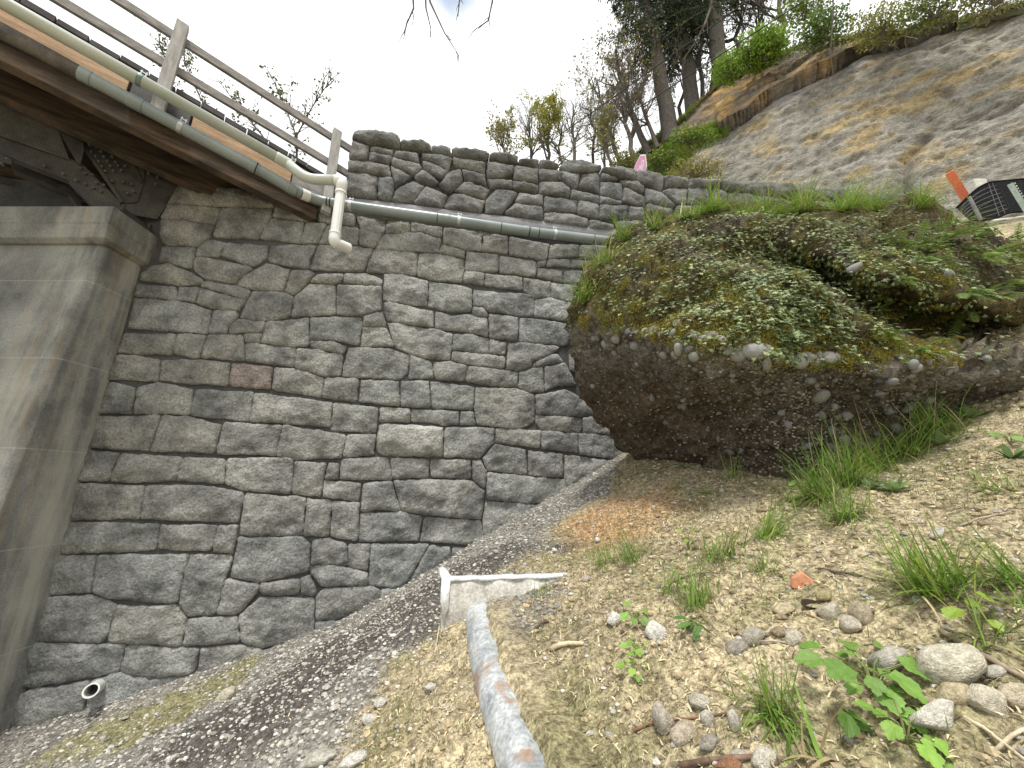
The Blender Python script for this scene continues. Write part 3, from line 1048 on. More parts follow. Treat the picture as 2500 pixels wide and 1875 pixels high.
gp = empty('drain_pipe', 'pale green drain pipe along the bridge fascia with white downspout', 'pipe')
sA, hA = br_sh(30, 18, -.26); sB, hB = br_sh(700, 399, -.26)
hU = (hA + hB) / 2
RU = .064
mb = MB(); mb.tube([bp(-6.2, -.26, hU), bp(sB, -.26, hU)], RU, 24)
mb.build('pipe_run', M['pipe_green'], gp, smooth=True)
e0 = bp(sB, -.26, hU)
e1 = on_wall(748, 437, 4.50); e2 = on_wall(836, 441, 4.50)
e3 = np.array([e2[0], e2[1], on_wall(818, 592, 4.5)[2]]); e4 = on_wall(850, 606, 4.68)
pth = smooth_path([e0, e1, e2 + (e1 - e2) / np.linalg.norm(e1 - e2) * .1], .12)
mb = MB(); mb.tube(pth, RU, 24); mb.build('bend', M['pipe_green'], gp, smooth=True)
pth = smooth_path([e2 + (e1 - e2) / np.linalg.norm(e1 - e2) * .1, e2, e3], .10, 8)[:-1]
pth.append(e2 + (e3 - e2) * .2)
mb = MB(); mb.tube(pth, RU * 1.06, 24); mb.build('elbow', M['pipe_white'], gp, smooth=True)
# fluted downspout
mb = MB()
n = 40; Vv = []
for p in (e2 + (e3 - e2) * .16, e3 + (e2 - e3) * .10):
    for q in range(n):
        a = 2 * math.pi * q / n
        r = RU * (.92 + .045 * math.cos(a * 12))
        Vv.append(p + np.array([r * math.cos(a), r * math.sin(a), 0]))
mb.add(Vv, [(q, (q + 1) % n, n + (q + 1) % n, n + q) for q in range(n)])
mb.build('downspout', M['pipe_white'], gp, smooth=True, fix=True)
pth = smooth_path([e3 + (e2 - e3) * .12, e3, e4], .10, 8)
mb = MB(); mb.tube(pth, RU * 1.05, 24, cap=False); mb.tube([pth[-1], pth[-1] + (e4 - e3) / np.linalg.norm(e4 - e3) * -.002], RU * .95, 20)
mb.build('outlet_elbow', M['pipe_white'], gp, smooth=True)
collar(gp, e2 + (e3 - e2) * .21, e3 - e2, RU * 1.12, .03, 'pipe_white', 'coupling')
collar(gp, e3 + (e2 - e3) * .13, e3 - e2, RU * 1.12, .03, 'pipe_white', 'coupling')
collar(gp, bp(sB - .04, -.26, hU), BD, RU * 1.10, .17, 'pipe_green', 'coupling')
for px, py in ((342, 195), (712, 402)):
    s_, h_ = br_sh(px, py, -.26); clamp(gp, bp(s_, -.26, hU), BD, RU)

lp = empty('conduit_pipe', 'grey pipe under the bridge edge continuing along the stone wall', 'pipe')
RL = .068
sA, hA = br_sh(212, 187, -.13); sB, hB = br_sh(640, 421, -.13)
path = [bp(-6.2, -.13, hA), bp(-2.3, -.13, hA), bp(sB, -.13, (hA + hB) / 2), on_bridge(712, 462, -.13), on_wall(775, 490, 4.86),
        on_wall(850, 502, 4.86), on_wall(1070, 532, 4.86), on_wall(1300, 566, 4.86), on_wall(1510, 591, 4.86), on_wall(2100, 640, 4.86)]
sp_ = smooth_path(path, .35, 6)
mb = MB(); mb.tube(sp_, RL, 24); mb.build('pipe_run', M['pipe_grey'], lp, smooth=True)
def on_path(px):
    """point of the conduit seen at that photo column"""
    best = None
    for i in range(len(sp_) - 1):
        for t in np.linspace(0, 1, 12):
            p = sp_[i] * (1 - t) + sp_[i + 1] * t
            q = p - np.array([0, 0, EYE]); dz = q[1] * CP + q[2] * SP
            if dz <= 0: continue
            x = 1250 + FPX * q[0] / dz
            if best is None or abs(x - px) < best[0]:
                best = (abs(x - px), p, sp_[i + 1] - sp_[i])
    return best[1], best[2]
for px, L, mat, k in ((208, .09, 'pipe_grey', 1.07), (345, .12, 'pipe_grey', 1.07), (432, .02, 'black', 1.02), (620, .10, 'pipe_grey', 1.07), (626, .015, 'black', 1.09),
                      (712, .12, 'pipe_grey', 1.08), (728, .13, 'black', .99), (745, .10, 'pipe_white', 1.06), (800, .018, 'black', 1.02), (808, .018, 'black', 1.02),
                      (1068, .012, 'black', 1.02), (1092, .09, 'pipe_grey', 1.05), (1219, .012, 'black', 1.02), (1286, .10, 'pipe_grey', 1.06), (1291, .014, 'black', 1.08),
                      (1315, .012, 'black', 1.02), (1445, .012, 'black', 1.02)):
    p, d = on_path(px); collar(lp, p, d, RL * k, L, mat, 'coupling')
for px in (430, 855, 1120, 1357):
    p, d = on_path(px); clamp(lp, p, d, RL, 'galv')
# dark sleeve near the left end
M['tarred'] = mk('tarred_wrap', (.07, .065, .062), (.17, .15, .135), 5, .6, .4, 30, .006)
p1, _ = on_path(203)
mb = MB(); mb.tube([sp_[0], p1 - (p1 - sp_[0]) * .12, p1], [RL * 1.08, RL * 1.08, RL * 1.03], 20); mb.build('sleeve', M['tarred'], lp, smooth=True)

# short white weep pipe near the wall foot
wp = empty('weep_pipe', 'short white plastic weep pipe sticking out low in the stone wall', 'pipe')
q0 = on_wall(245, 1672, 5.1); q1 = on_wall(222, 1686, 4.72)
d = (q1 - q0) / np.linalg.norm(q1 - q0)
mb = MB()
sd1 = np.cross(d, [0, 0, 1.0]); sd1 /= np.linalg.norm(sd1); sd2 = np.cross(sd1, d)
n = 24; Vv = []
for p, r in ((q0, .058), (q1, .058), (q1, .046), (q0, .046)):
    for k in range(n):
        a = 2 * math.pi * k / n; Vv.append(p + (sd1 * math.cos(a) + sd2 * math.sin(a)) * r)
mb.add(Vv, [(i * n + k, i * n + (k + 1) % n, (i + 1) * n + (k + 1) % n, (i + 1) * n + k) for i in range(3) for k in range(n)])
mb.build('sleeve', M['pipe_white'], wp, smooth=False, fix=True)
# ------------------------------------------------------------------ ground
CTRL = [(-4.72, 4.24, -.67), (-4.14, 4.35, -.59), (-3.2, 4.51, -.32), (-2.13, 4.70, -.02), (-1.18, 4.87, .43), (-.35, 5.02, .90), (.81, 5.22, 1.53), (1.58, 5.36, 1.97),
        (-6.5, 4.0, -1.2), (0, 0, 0), (-1, 1.2, -.16), (1, 1.0, .64), (-2.5, 2.5, -.5), (-4.5, 2.5, -1.2), (0, 2.5, .55), (1.2, 2.6, 1.076), (2.4, 3.0, 1.55), (2.77, 3.2, 1.60), (3.1, 3.1, 1.76),
        (3.9, 2.85, 2.14), (2.2, 1.2, 1.19), (3.2, 1.2, 1.61), (1.0, 4.0, 1.33), (-1, 3.6, .36), (0, 4.2, .94), (1.7, 4.2, 1.66),
        (4.6, 3.7, 3.0), (5.2, 4.5, 4.1), (5.8, 5.2, 5.0), (7.3, 5.0, 5.3), (8.3, 5.8, 5.7), (6.4, 4.2, 4.62), (6.2, 3.0, 3.6), (6, 1, 2.7), (9, 3, 4.6),
        (-2, -2, -1.3), (2, -2, .4), (-7, 0, -2.6), (-8, -3, -3.4), (5, -2, 1.6), (9, -2, 3.2), (-10, 4, -2.2), (3.0, 4.6, 2.3), (4.2, 5.2, 3.2)]
_C = np.array(CTRL)
def _phi(r): return np.where(r > 1e-9, r * r * np.log(r + 1e-12), 0.0)
_n = len(_C)
_K = _phi(np.hypot(_C[:, None, 0] - _C[None, :, 0], _C[:, None, 1] - _C[None, :, 1])) + np.eye(_n) * .02
_Pm = np.c_[np.ones(_n), _C[:, :2]]
_A = np.block([[_K, _Pm], [_Pm.T, np.zeros((3, 3))]])
_w = np.linalg.solve(_A, np.r_[_C[:, 2], 0, 0, 0])
def gz_np(x, y):
    x = np.asarray(x, float); y = np.asarray(y, float)
    r = np.hypot(x[..., None] - _C[:, 0], y[..., None] - _C[:, 1])
    return _phi(r) @ _w[:_n] + _w[_n] + _w[_n + 1] * x + _w[_n + 2] * y
def gz(x, y):
    z = float(gz_np(np.array([x]), np.array([y]))[0])
    return z + .022 * nz(x * 1.7, y * 1.7, 3) + .016 * nz(x * 5, y * 5, 7)
def on_ground(px, py):
    """where the sight line through a photo pixel meets the ground"""
    r = ray(px, py)
    ts = np.linspace(.5, 9, 400)
    P = np.array([0, 0, EYE]) + ts[:, None] * r
    g = gz_np(P[:, 0], P[:, 1]) - P[:, 2]
    i = int(np.argmax(g > 0))
    t0, t1 = ts[max(i - 1, 0)], ts[i]
    for _ in range(18):
        tm = (t0 + t1) / 2; p = np.array([0, 0, EYE]) + tm * r
        if gz(p[0], p[1]) > p[2]: t1 = tm
        else: t0 = tm
    p = np.array([0, 0, EYE]) + t1 * r
    return p, t1

def poly_xy(pts): return np.array([on_ground(*p)[0][:2] for p in pts])
def in_poly(X, Y, P):
    ins = np.zeros(X.shape, bool)
    for i in range(len(P)):
        a, b = P[i - 1], P[i]
        c = (a[1] > Y) != (b[1] > Y)
        xi = (b[0] - a[0]) * (Y - a[1]) / (b[1] - a[1] + 1e-12) + a[0]
        ins ^= c & (X < xi)
    return ins
def poly_d(X, Y, P, closed=True):
    """signed distance, positive inside"""
    d = np.full(X.shape, 1e9)
    for i in range(0 if closed else 1, len(P)):
        a, b = P[i - 1], P[i]
        e = b - a
        t = np.clip(((X - a[0]) * e[0] + (Y - a[1]) * e[1]) / (e @ e + 1e-12), 0, 1)
        d = np.minimum(d, np.hypot(X - a[0] - t * e[0], Y - a[1] - t * e[1]))
    return np.where(in_poly(X, Y, P), d, -d)
def sst(a, b, x):
    t = np.clip((x - a) / (b - a), 0, 1); return t * t * (3 - 2 * t)

GRAVEL = np.vstack([poly_xy([(1515, 1130), (1470, 1215), (1330, 1290), (1380, 1345), (1150, 1420), (1060, 1560), (960, 1610), (900, 1720), (830, 1874)]),
                    np.array([[-1.5, 1.5], [-6.5, 2.0], [-8, 5], [3, 6.6]])])
DARK = poly_xy([(1440, 1330), (1240, 1325), (1100, 1385), (960, 1470), (740, 1600), (640, 1680), (480, 1760), (330, 1874), (620, 1874), (790, 1690), (900, 1600), (1080, 1560), (1110, 1440), (1280, 1370)])
MOSS = poly_xy([(640, 1585), (520, 1650), (300, 1740), (60, 1860), (120, 1874), (300, 1830), (470, 1740), (600, 1660)])
RUST = poly_xy([(1340, 1300), (1420, 1240), (1600, 1190), (1700, 1230), (1560, 1330), (1400, 1345)])
GREY = poly_xy([(1150, 1400), (1130, 1500), (1260, 1560), (1400, 1440), (1360, 1400)])
def wig(X, Y, k=3.0, s=0):
    return np.array([nz(a * k, b * k, s) + .5 * nz(a * k * 3, b * k * 3, s + 5) for a, b in zip(X.ravel(), Y.ravel())]).reshape(X.shape)
def zones(X, Y):
    w1 = wig(X, Y, 2.5, 1) * .14
    g = sst(-.12, .14, poly_d(X, Y, GRAVEL) + w1)
    dk = sst(-.06, .10, poly_d(X, Y, DARK) + w1 * .9)
    ms = sst(-.08, .10, poly_d(X, Y, MOSS) + w1 * .8)
    ru = sst(-.16, .22, poly_d(X, Y, RUST) + w1)
    gr = sst(-.10, .16, poly_d(X, Y, GREY) + w1)
    return g, dk, ms, ru, gr
def ground_color(X, Y):
    g, dk, ms, ru, gr = zones(X, Y)
    n1 = wig(X, Y, 1.3, 11)[..., None]; n2 = wig(X, Y, 9, 17)[..., None]
    straw = np.array([.42, .352, .222]) * (1 + .22 * n1 + .25 * n2)
    straw = straw * (1 - .35 * np.clip(wig(X, Y, 2.2, 29) - .1, 0, 1)[..., None])
    greenish = np.array([.20, .19, .085])
    gm = np.clip(wig(X, Y, 1.9, 41) * 1.6 + .05, 0, .6)[..., None]
    straw = straw * (1 - gm) + greenish * gm
    c = straw
    c = c * (1 - ru[..., None] * .7) + np.array([.40, .235, .11]) * ru[..., None] * .7
    gg = np.array([.215, .20, .175]) * (1 + .3 * n2 + .2 * n1)
    k = np.maximum(g, gr * .75)[..., None]
    c = c * (1 - k) + gg * k
    c = c * (1 - dk[..., None] * .8) + np.array([.075, .067, .058]) * (1 + .3 * n2 + .5 * n1) * dk[..., None] * .8
    c = c * (1 - ms[..., None] * .75) + np.array([.235, .215, .085]) * (1 + .35 * n2) * ms[..., None] * .75
    return np.clip(c, .02, .8)

xs = np.r_[np.array([-120, -60, -30, -18, -12, -9, -7.5, -6.5]), np.arange(-6, 5.6, .024), np.array([5.7, 6, 6.3, 6.6, 7, 7.4, 7.8, 8.2, 8.6, 9, 10, 12, 16, 25, 50, 120])]
ys = np.r_[np.array([-120, -60, -30, -15, -8, -5, -3, -2, -1, -.4]), np.arange(0, 6.0, .024), np.array([6.3, 6.6, 7, 8])]
X, Y = np.meshgrid(xs, ys)
Xc, Yc = np.clip(X, -9, 9.5), np.clip(Y, -3, 7)
Z = gz_np(Xc, Yc)
Z += np.where(X < -9, (X + 9) * .25, 0) + np.where(X > 9.5, (X - 9.5) * .35, 0)
near = (np.abs(X) < 6.2) & (Y > -.5) & (Y < 6.2)
nzm = np.zeros_like(Z)
g_, dk_, ms_, ru_, gr_ = zones(X, Y)
for (i, j) in np.argwhere(np.abs(X) < 10):
    x, y = X[i, j], Y[i, j]
    nzm[i, j] = .022 * nz(x * 1.7, y * 1.7, 3) + .016 * nz(x * 5, y * 5, 7)
    if near[i, j]:
        nzm[i, j] += .020 * nz(x * 10, y * 10, 1) + .014 * nz(x * 22, y * 22, 4) + .008 * nz(x * 48, y * 48, 6)
Z += nzm
mb = MB()
ny, nx = X.shape
cols = ground_color(Xc, Yc).reshape(-1, 3)
mb.v = [tuple(p) for p in np.c_[X.ravel(), Y.ravel(), Z.ravel()]]
mb.c = [tuple(c) for c in cols]
mb.f = [(j * nx + i, j * nx + i + 1, (j + 1) * nx + i + 1, (j + 1) * nx + i) for j in range(ny - 1) for i in range(nx - 1)]
M['ground'] = mk('slope_soil', (.55, .53, .50), (1.28, 1.28, 1.28), 26, .95, 1.0, 48, .03, vcol=True, fine=.5, fscale=75, contrast=(.38, .6))
setting(mb.build('ground', M['ground'], None, smooth=True))

# ------------------------------------------------------------------ loose material on the slope
rng = random.Random(77)
M['vstuff'] = mk('loose_bits', (.8, .8, .8), (1.15, 1.15, 1.15), 30, .9, .4, 120, .004, vcol=True, fine=.2)
ICO_V = []
ICO_F = [(0, 11, 5), (0, 5, 1), (0, 1, 7), (0, 7, 10), (0, 10, 11), (1, 5, 9), (5, 11, 4), (11, 10, 2), (10, 7, 6), (7, 1, 8), (3, 9, 4), (3, 4, 2), (3, 2, 6), (3, 6, 8), (3, 8, 9), (4, 9, 5), (2, 4, 11), (6, 2, 10), (8, 6, 7), (9, 8, 1)]
_p = (1 + 5 ** .5) / 2
for v in [(-1, _p, 0), (1, _p, 0), (-1, -_p, 0), (1, -_p, 0), (0, -1, _p), (0, 1, _p), (0, -1, -_p), (0, 1, -_p), (_p, 0, -1), (_p, 0, 1), (-_p, 0, -1), (-_p, 0, 1)]:
    ICO_V.append(np.array(v) / np.linalg.norm(v))
ICO_V = np.array(ICO_V)
def pebbles(mb, C, R, cols, flat=.65, seed=1):
    g = np.random.default_rng(seed); n = len(C)
    if n == 0: return
    a = g.random(n) * 6.283; ca, sa = np.cos(a)[:, None], np.sin(a)[:, None]
    S = np.c_[R * g.uniform(.8, 1.35, n), R * g.uniform(.65, 1.0, n), R * flat * g.uniform(.7, 1.1, n)]
    V = ICO_V[None] * (1 + .22 * (g.random((n, 12)) - .5))[..., None] * S[:, None, :]
    V = np.stack([V[..., 0] * ca - V[..., 1] * sa, V[..., 0] * sa + V[..., 1] * ca, V[..., 2]], -1) + np.asarray(C)[:, None, :]
    mb.many(V, ICO_F, cols)
def z_fast(xy):
    z = gz_np(xy[:, 0], xy[:, 1])
    return z + np.array([.022 * nz(x * 1.7, y * 1.7, 3) + .016 * nz(x * 5, y * 5, 7) + .020 * nz(x * 10, y * 10, 1) + .014 * nz(x * 22, y * 22, 4) for x, y in xy])
nr = np.random.default_rng(3)
def scatter(n, x0, x1, y0, y1):
    xy = np.c_[nr.uniform(x0, x1, n), nr.uniform(y0, y1, n)]
    return xy[(xy @ WN[:2]) < 4.97]
# gravel along the wall foot (and thinner elsewhere)
xy = scatter(110000, -5.6, 2.2, 1.0, 5.5)
g_, dk_, ms_, ru_, gr_ = zones(xy[:, 0], xy[:, 1])
dens = .03 + .75 * g_ * (1 - .45 * dk_) * (1 - .5 * ms_) + .5 * gr_
keep = nr.random(len(xy)) < dens * .62 * np.clip(4.5 / (np.hypot(xy[:, 0], xy[:, 1]) + .5), .5, 1)
xy = xy[keep]; zz = z_fast(xy)
mb = MB(); n = len(xy)
R = .006 + .013 * nr.random(n) ** 3 + .013 * (nr.random(n) < .035)
K = nr.uniform(.55, 1.3, n)[:, None]
cols = np.where((nr.random(n) < .88)[:, None], np.array([.37, .35, .305]) * K, np.array([.58, .56, .51]) * K ** .5)
pebbles(mb, np.c_[xy, zz + R * .2], R, cols)
o = mb.build('gravel', M['vstuff'], None)
tag(o, 'loose grey gravel spilled along the foot of the stone wall', 'gravel', kind='stuff')
# small pebbles in the straw
xy = scatter(5200, -1.5, 5.0, .5, 4.6); zz = z_fast(xy)
g_, dk_, ms_, ru_, gr_ = zones(xy[:, 0], xy[:, 1])
mb = MB(); ok = g_ < .6; xy, zz = xy[ok], zz[ok]; n = len(xy)
R = .004 + .014 * nr.random(n) ** 4; K = nr.uniform(.6, 1.25, n)[:, None]
pebbles(mb, np.c_[xy, zz + R * .15], R, np.array([.45, .42, .36]) * K, seed=2)
tag(mb.build('pebble_litter', M['vstuff']), 'fine pebbles sprinkled over the tan slope', 'pebbles', kind='stuff')
# clods of mulch-covered soil
xy = scatter(15000, -1.6, 5.0, .4, 4.8)
g_, dk_, ms_, ru_, gr_ = zones(xy[:, 0], xy[:, 1])
ok = (g_ < .5) & (wig(xy[:, 0], xy[:, 1], 1.6, 71) > -.12); xy = xy[ok]; zz = z_fast(xy); n = len(xy)
R = .006 + .020 * nr.random(n) ** 3
mb = MB(); pebbles(mb, np.c_[xy, zz + R * .1], R, np.array([.40, .325, .20]) * nr.uniform(.55, 1.25, n)[:, None], .8, 9)
tag(mb.build('soil_clods', M['vstuff']), 'crumbly tan soil clods scattered over the slope', 'soil', kind='stuff')
# straw mulch fibres
M['straw'] = mk('straw_fibre', (.85, .85, .85), (1.2, 1.2, 1.2), 40, .8, 0, vcol=True, fine=.15, trans=.15)
xy = scatter(52000, -2.2, 5.2, .35, 5.1)
g_, dk_, ms_, ru_, gr_ = zones(xy[:, 0], xy[:, 1])
w5 = wig(xy[:, 0], xy[:, 1], 2.0, 51)
keep = nr.random(len(xy)) < (1 - .93 * np.maximum(g_, .5 * gr_)) * (.75 + .5 * w5)
dist_ = np.hypot(xy[:, 0], xy[:, 1])
keep &= nr.random(len(xy)) < np.clip(3.2 / (dist_ + .4), .35, 1)
xy = xy[keep]; zz = z_fast(xy)
g_, dk_, ms_, ru_, gr_ = zones(xy[:, 0], xy[:, 1])
def fibres(mb, C, L, W, cols, seed=5):
    g = np.random.default_rng(seed); n = len(C)
    a = g.random(n) * 6.283; el = g.uniform(-.25, .75, n)
    D = np.c_[np.cos(a) * np.cos(el), np.sin(a) * np.cos(el), np.sin(el)] * L[:, None]
    S = np.c_[-np.sin(a), np.cos(a), g.uniform(-.5, .5, n)] * W[:, None]
    Mi = C + D * .5; Mi[:, 2] += L * .12
    mb.many(np.stack([C - S, C + S, Mi + S, Mi - S, C + D], 1), [(0, 1, 2, 3), (3, 2, 4)], cols)
mb = MB(); n = len(xy)
K = nr.uniform(.6, 1.3, n)[:, None]
cols = np.where((nr.random(n) < .72)[:, None], np.array([.62, .53, .335]), np.array([.19, .14, .075])) * np.ones((n, 3))
cols = np.where(((ru_ > .5) & (nr.random(n) < .6))[:, None], np.array([.55, .33, .16]), cols) * K
fibres(mb, np.c_[xy, zz + nr.uniform(0, .010, n)], nr.uniform(.014, .042, n), nr.uniform(.0016, .0034, n), cols)
tag(mb.build('straw_mulch', M['straw']), 'pale straw mulch fibres matted over the tan slope', 'straw', kind='stuff')
# thin seedling grass
M['sprout'] = mk('seedling_grass', (.85, .85, .85), (1.15, 1.15, 1.15), 20, .6, 0, vcol=True, fine=.1, trans=.3)
xy = scatter(17000, -2.0, 5.2, .35, 4.8)
g_, dk_, ms_, ru_, gr_ = zones(xy[:, 0], xy[:, 1])
w5 = wig(xy[:, 0], xy[:, 1], 1.4, 61)
keep = (nr.random(len(xy)) < (1 - .95 * g_) * np.clip(.42 + w5 * .9, 0.03, 1))
xy = xy[keep]; zz = z_fast(xy)
mb = MB()
rep = nr.choice([1, 1, 2, 3], len(xy)); C = np.repeat(np.c_[xy, zz - .003], rep, 0); n = len(C)
C[:, :2] += nr.uniform(-.006, .006, (n, 2))
L = nr.uniform(.018, .06, n); a = nr.random(n) * 6.283; ln = nr.uniform(.05, .5, n); W = nr.uniform(.0009, .0018, n)
D = np.c_[np.cos(a) * ln, np.sin(a) * ln, np.ones(n)] * L[:, None]; S = np.c_[-np.sin(a), np.cos(a), np.zeros(n)] * W[:, None]
tipd = D.copy(); tipd[:, 2] = -np.abs(D[:, 0]) * .3
mb.many(np.stack([C - S, C + S, C + D * .55 + S * .8, C + D * .55 - S * .8, C + D + tipd * .35], 1), [(0, 1, 2, 3), (3, 2, 4)], np.array([.15, .19, .055]) * nr.uniform(.7, 1.3, n)[:, None])
tag(mb.build('seedling_grass', M['sprout']), 'thin hair-like grass seedlings over the tan slope', 'grass', kind='stuff')
# ------------------------------------------------------------------ conglomerate outcrop
OUT = [(1530, 1098, 5.0), (1480, 1045, 4.8), (1435, 990, 4.65), (1400, 915, 4.55), (1372, 840, 4.45), (1385, 770, 4.4), (1405, 700, 4.4), (1440, 625, 4.45), (1500, 580, 4.5), (1560, 548, 4.5),
       (1640, 520, 4.5), (1740, 508, 4.5), (1850, 500, 4.5), (2000, 500, 4.5), (2150, 505, 4.5), (2280, 512, 4.45), (2370, 522, 4.4), (2435, 556, 4.3), (2485, 615, 4.2), (2560, 690, 4.0),
       (2640, 770, 3.7), (2690, 850, 3.4), (2620, 920, 3.2), (2450, 1000, 3.05), (2330, 1035, 3.08), (2200, 1085, 3.12), (2100, 1130, 3.06), (2000, 1160, 3.06), (1900, 1165, 3.25), (1800, 1155, 3.6), (1700, 1140, 4.0), (1600, 1125, 4.6)]
BC = np.array([1930., 860.])
oa = np.array([math.atan2(y - BC[1], x - BC[0]) for x, y, t in OUT])
orr = np.array([math.hypot(y - BC[1], x - BC[0]) for x, y, t in OUT])
ot = np.array([t for x, y, t in OUT])
idx = np.argsort(oa); oa, orr, ot = oa[idx], orr[idx], ot[idx]
def per(a, arr):
    A = np.r_[oa - 2 * math.pi, oa, oa + 2 * math.pi]; R = np.r_[arr, arr, arr]
    return np.interp(a, A, R)
CREASE = np.array([(1700, 640), (1850, 660), (1980, 700), (2080, 765), (2250, 815), (2450, 850), (2700, 860)], float)
LIP = np.array([(1300, 830), (1450, 800), (1560, 815), (1700, 850), (1850, 880), (2050, 880), (2200, 885), (2350, 890), (2700, 885)], float)
def lobes(px, py):
    """how far the rock face stands back (m) at a photo position: rear mass above the crease, hollow below the lip"""
    yc = np.interp(px, CREASE[:, 0], CREASE[:, 1]); yl = np.interp(px, LIP[:, 0], LIP[:, 1])
    k = sst(1680, 1980, px)
    back = .85 * k * sst(26, -24, py - yc) - .85 * k * sst(-22, -120, py - yc)
    under = .24 * sst(0, 130, py - yl) * sst(1380, 1560, px) * (1 - .75 * sst(2020, 2260, px)) - .12 * np.exp(-((py - yl) / 55.) ** 2)
    return back + under
NR, NA = 96, 300
ang = np.linspace(-math.pi, math.pi, NA, endpoint=False)
Rm = np.convolve(np.r_[per(ang, orr)[-4:], per(ang, orr), per(ang, orr)[:4]], np.ones(9) / 9, 'valid')
Tm = np.convolve(np.r_[per(ang, ot)[-4:], per(ang, ot), per(ang, ot)[:4]], np.ones(9) / 9, 'valid')
TCEN = 2.92
front = []; fpx = []
for i in range(NR + 1):
    f = (i / NR) ** .8
    for j in range(NA):
        px = BC[0] + math.cos(ang[j]) * Rm[j] * f; py = BC[1] + math.sin(ang[j]) * Rm[j] * f
        t = TCEN + (Tm[j] - TCEN) * f ** 2.4
        fpx.append((px, py))
        front.append((px, py, t))
FP = np.array(front)
FP[:, 2] += lobes(FP[:, 0], FP[:, 1]) * (1 - (np.repeat((np.arange(NR + 1) / NR) ** .8, NA)) ** 6)
FV = np.array([at(*p) for p in FP])
Fc = []
for i in range(NR):
    for j in range(NA):
        j2 = (j + 1) % NA
        Fc.append((i * NA + j, i * NA + j2, (i + 1) * NA + j2, (i + 1) * NA + j))
# back half: a plain rounded closure running into the hillside
NB = 14
BV = []
for i in range(1, NB + 1):
    f = 1 - i / NB
    for j in range(NA):
        px = BC[0] + math.cos(ang[j]) * Rm[j] * f; py = BC[1] + math.sin(ang[j]) * Rm[j] * f
        BV.append(at(px, py, Tm[j] + .9 * (1 - f ** 2)))
base = len(FV); last = NR * NA
for i in range(NB):
    for j in range(NA):
        j2 = (j + 1) % NA
        a0 = last if i == 0 else base + (i - 1) * NA
        b0 = base + i * NA
        Fc.append((a0 + j, a0 + j2, b0 + j2, b0 + j))
AV = np.vstack([FV, np.array(BV)])
me = bpy.data.meshes.new('tmp'); me.from_pydata([tuple(v) for v in AV], [], Fc); me.update()
NRM = np.array([v.normal[:] for v in me.vertices])
vc = at(BC[0], BC[1], 3.8)
if (NRM[5000] @ (AV[5000] - vc)) < 0: NRM = -NRM
bpy.data.meshes.remove(me)
def rock_noise(p, py_rel):
    x, y, z = p
    n = .14 * fbm(x * 1.3, y * 1.3, z * 1.8, 3) + .075 * fbm(x * 3.6, y * 3.6, z * 5, 4)
    c = noise.voronoi(Vector((x * 9, y * 9, z * 11)))[0][0]
    n += (.5 - c) * .075 + .03 * nz(x * 15, y * 15, z * 19)
    return n
yl_all = np.interp(FP[:, 0], LIP[:, 0], LIP[:, 1])
bcol = []
for i in range(len(AV)):
    n = rock_noise(AV[i], 0)
    w = 1.0 if i < len(FV) else .6
    AV[i] = AV[i] + NRM[i] * n * w
    if i < len(FV):
        px, py = FP[i, 0], FP[i, 1]
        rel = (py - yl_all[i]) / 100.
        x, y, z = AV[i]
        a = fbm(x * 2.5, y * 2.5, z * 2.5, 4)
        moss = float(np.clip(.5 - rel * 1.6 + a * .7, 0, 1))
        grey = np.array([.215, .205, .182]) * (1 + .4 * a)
        brown = np.array([.112, .086, .060]) * (1 + .35 * a)  # grey and brown rock, both darkened to stand in for overhang shade
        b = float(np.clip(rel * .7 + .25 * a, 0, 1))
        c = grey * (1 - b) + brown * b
        mo = np.array([.115, .10, .038]) * (1 + .4 * a) if nz(x * 3, y * 3, z * 3 + 9) > -.15 else np.array([.11, .09, .06]) * (1 + .3 * a)  # moss and soil tones, kept dark to paint in shadow between the leaves
        c = c * (1 - moss) + mo * moss
    else:
        c = np.array([.2, .18, .14])
    bcol.append(tuple(np.clip(c, .015, .6)))
boulder = empty('conglomerate_boulder', 'huge overhanging conglomerate boulder draped in ivy and moss', 'boulder')
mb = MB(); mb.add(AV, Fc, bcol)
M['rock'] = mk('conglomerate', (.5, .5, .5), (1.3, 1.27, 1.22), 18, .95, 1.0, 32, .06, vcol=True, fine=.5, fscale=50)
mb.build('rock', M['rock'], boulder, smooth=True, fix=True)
NF = len(FV)
def rock_pt(px, py):
    """nearest point of the front face to a photo position, with its outward normal"""
    d = (FP[:, 0] - px) ** 2 + (FP[:, 1] - py) ** 2
    i = int(np.argmin(d)); return AV[i], NRM[i]

# embedded cobbles
rng = random.Random(21)
M['cobble'] = mk('river_cobble', (.8, .8, .8), (1.2, 1.2, 1.2), 8, .8, .3, 50, .004, objcol=True, fine=.2)
def cobble_mesh(seed):
    r_ = random.Random(seed)
    bm = bmesh.new(); bmesh.ops.create_icosphere(bm, subdivisions=2, radius=1)
    sx, sy, sz = r_.uniform(.95, 1.3), r_.uniform(.7, .95), r_.uniform(.6, .85)
    for v in bm.verts:
        k = 1 + .12 * nz(v.co.x * 1.3 + seed, v.co.y * 1.3, v.co.z * 1.3)
        v.co = Vector((v.co.x * sx * k, v.co.y * sy * k, v.co.z * sz * k))
    me = bpy.data.meshes.new('cobble'); bm.to_mesh(me); bm.free()
    me.polygons.foreach_set("use_smooth", [True] * len(me.polygons))
    me.materials.append(M['cobble'])
    return me
COB = [cobble_mesh(i * 7 + 1) for i in range(8)]
def frame_quat(nrm, spin):
    q = Vector(nrm).to_track_quat('Z', 'Y')
    from mathutils import Quaternion
    return q @ Quaternion((0, 0, 1), spin)
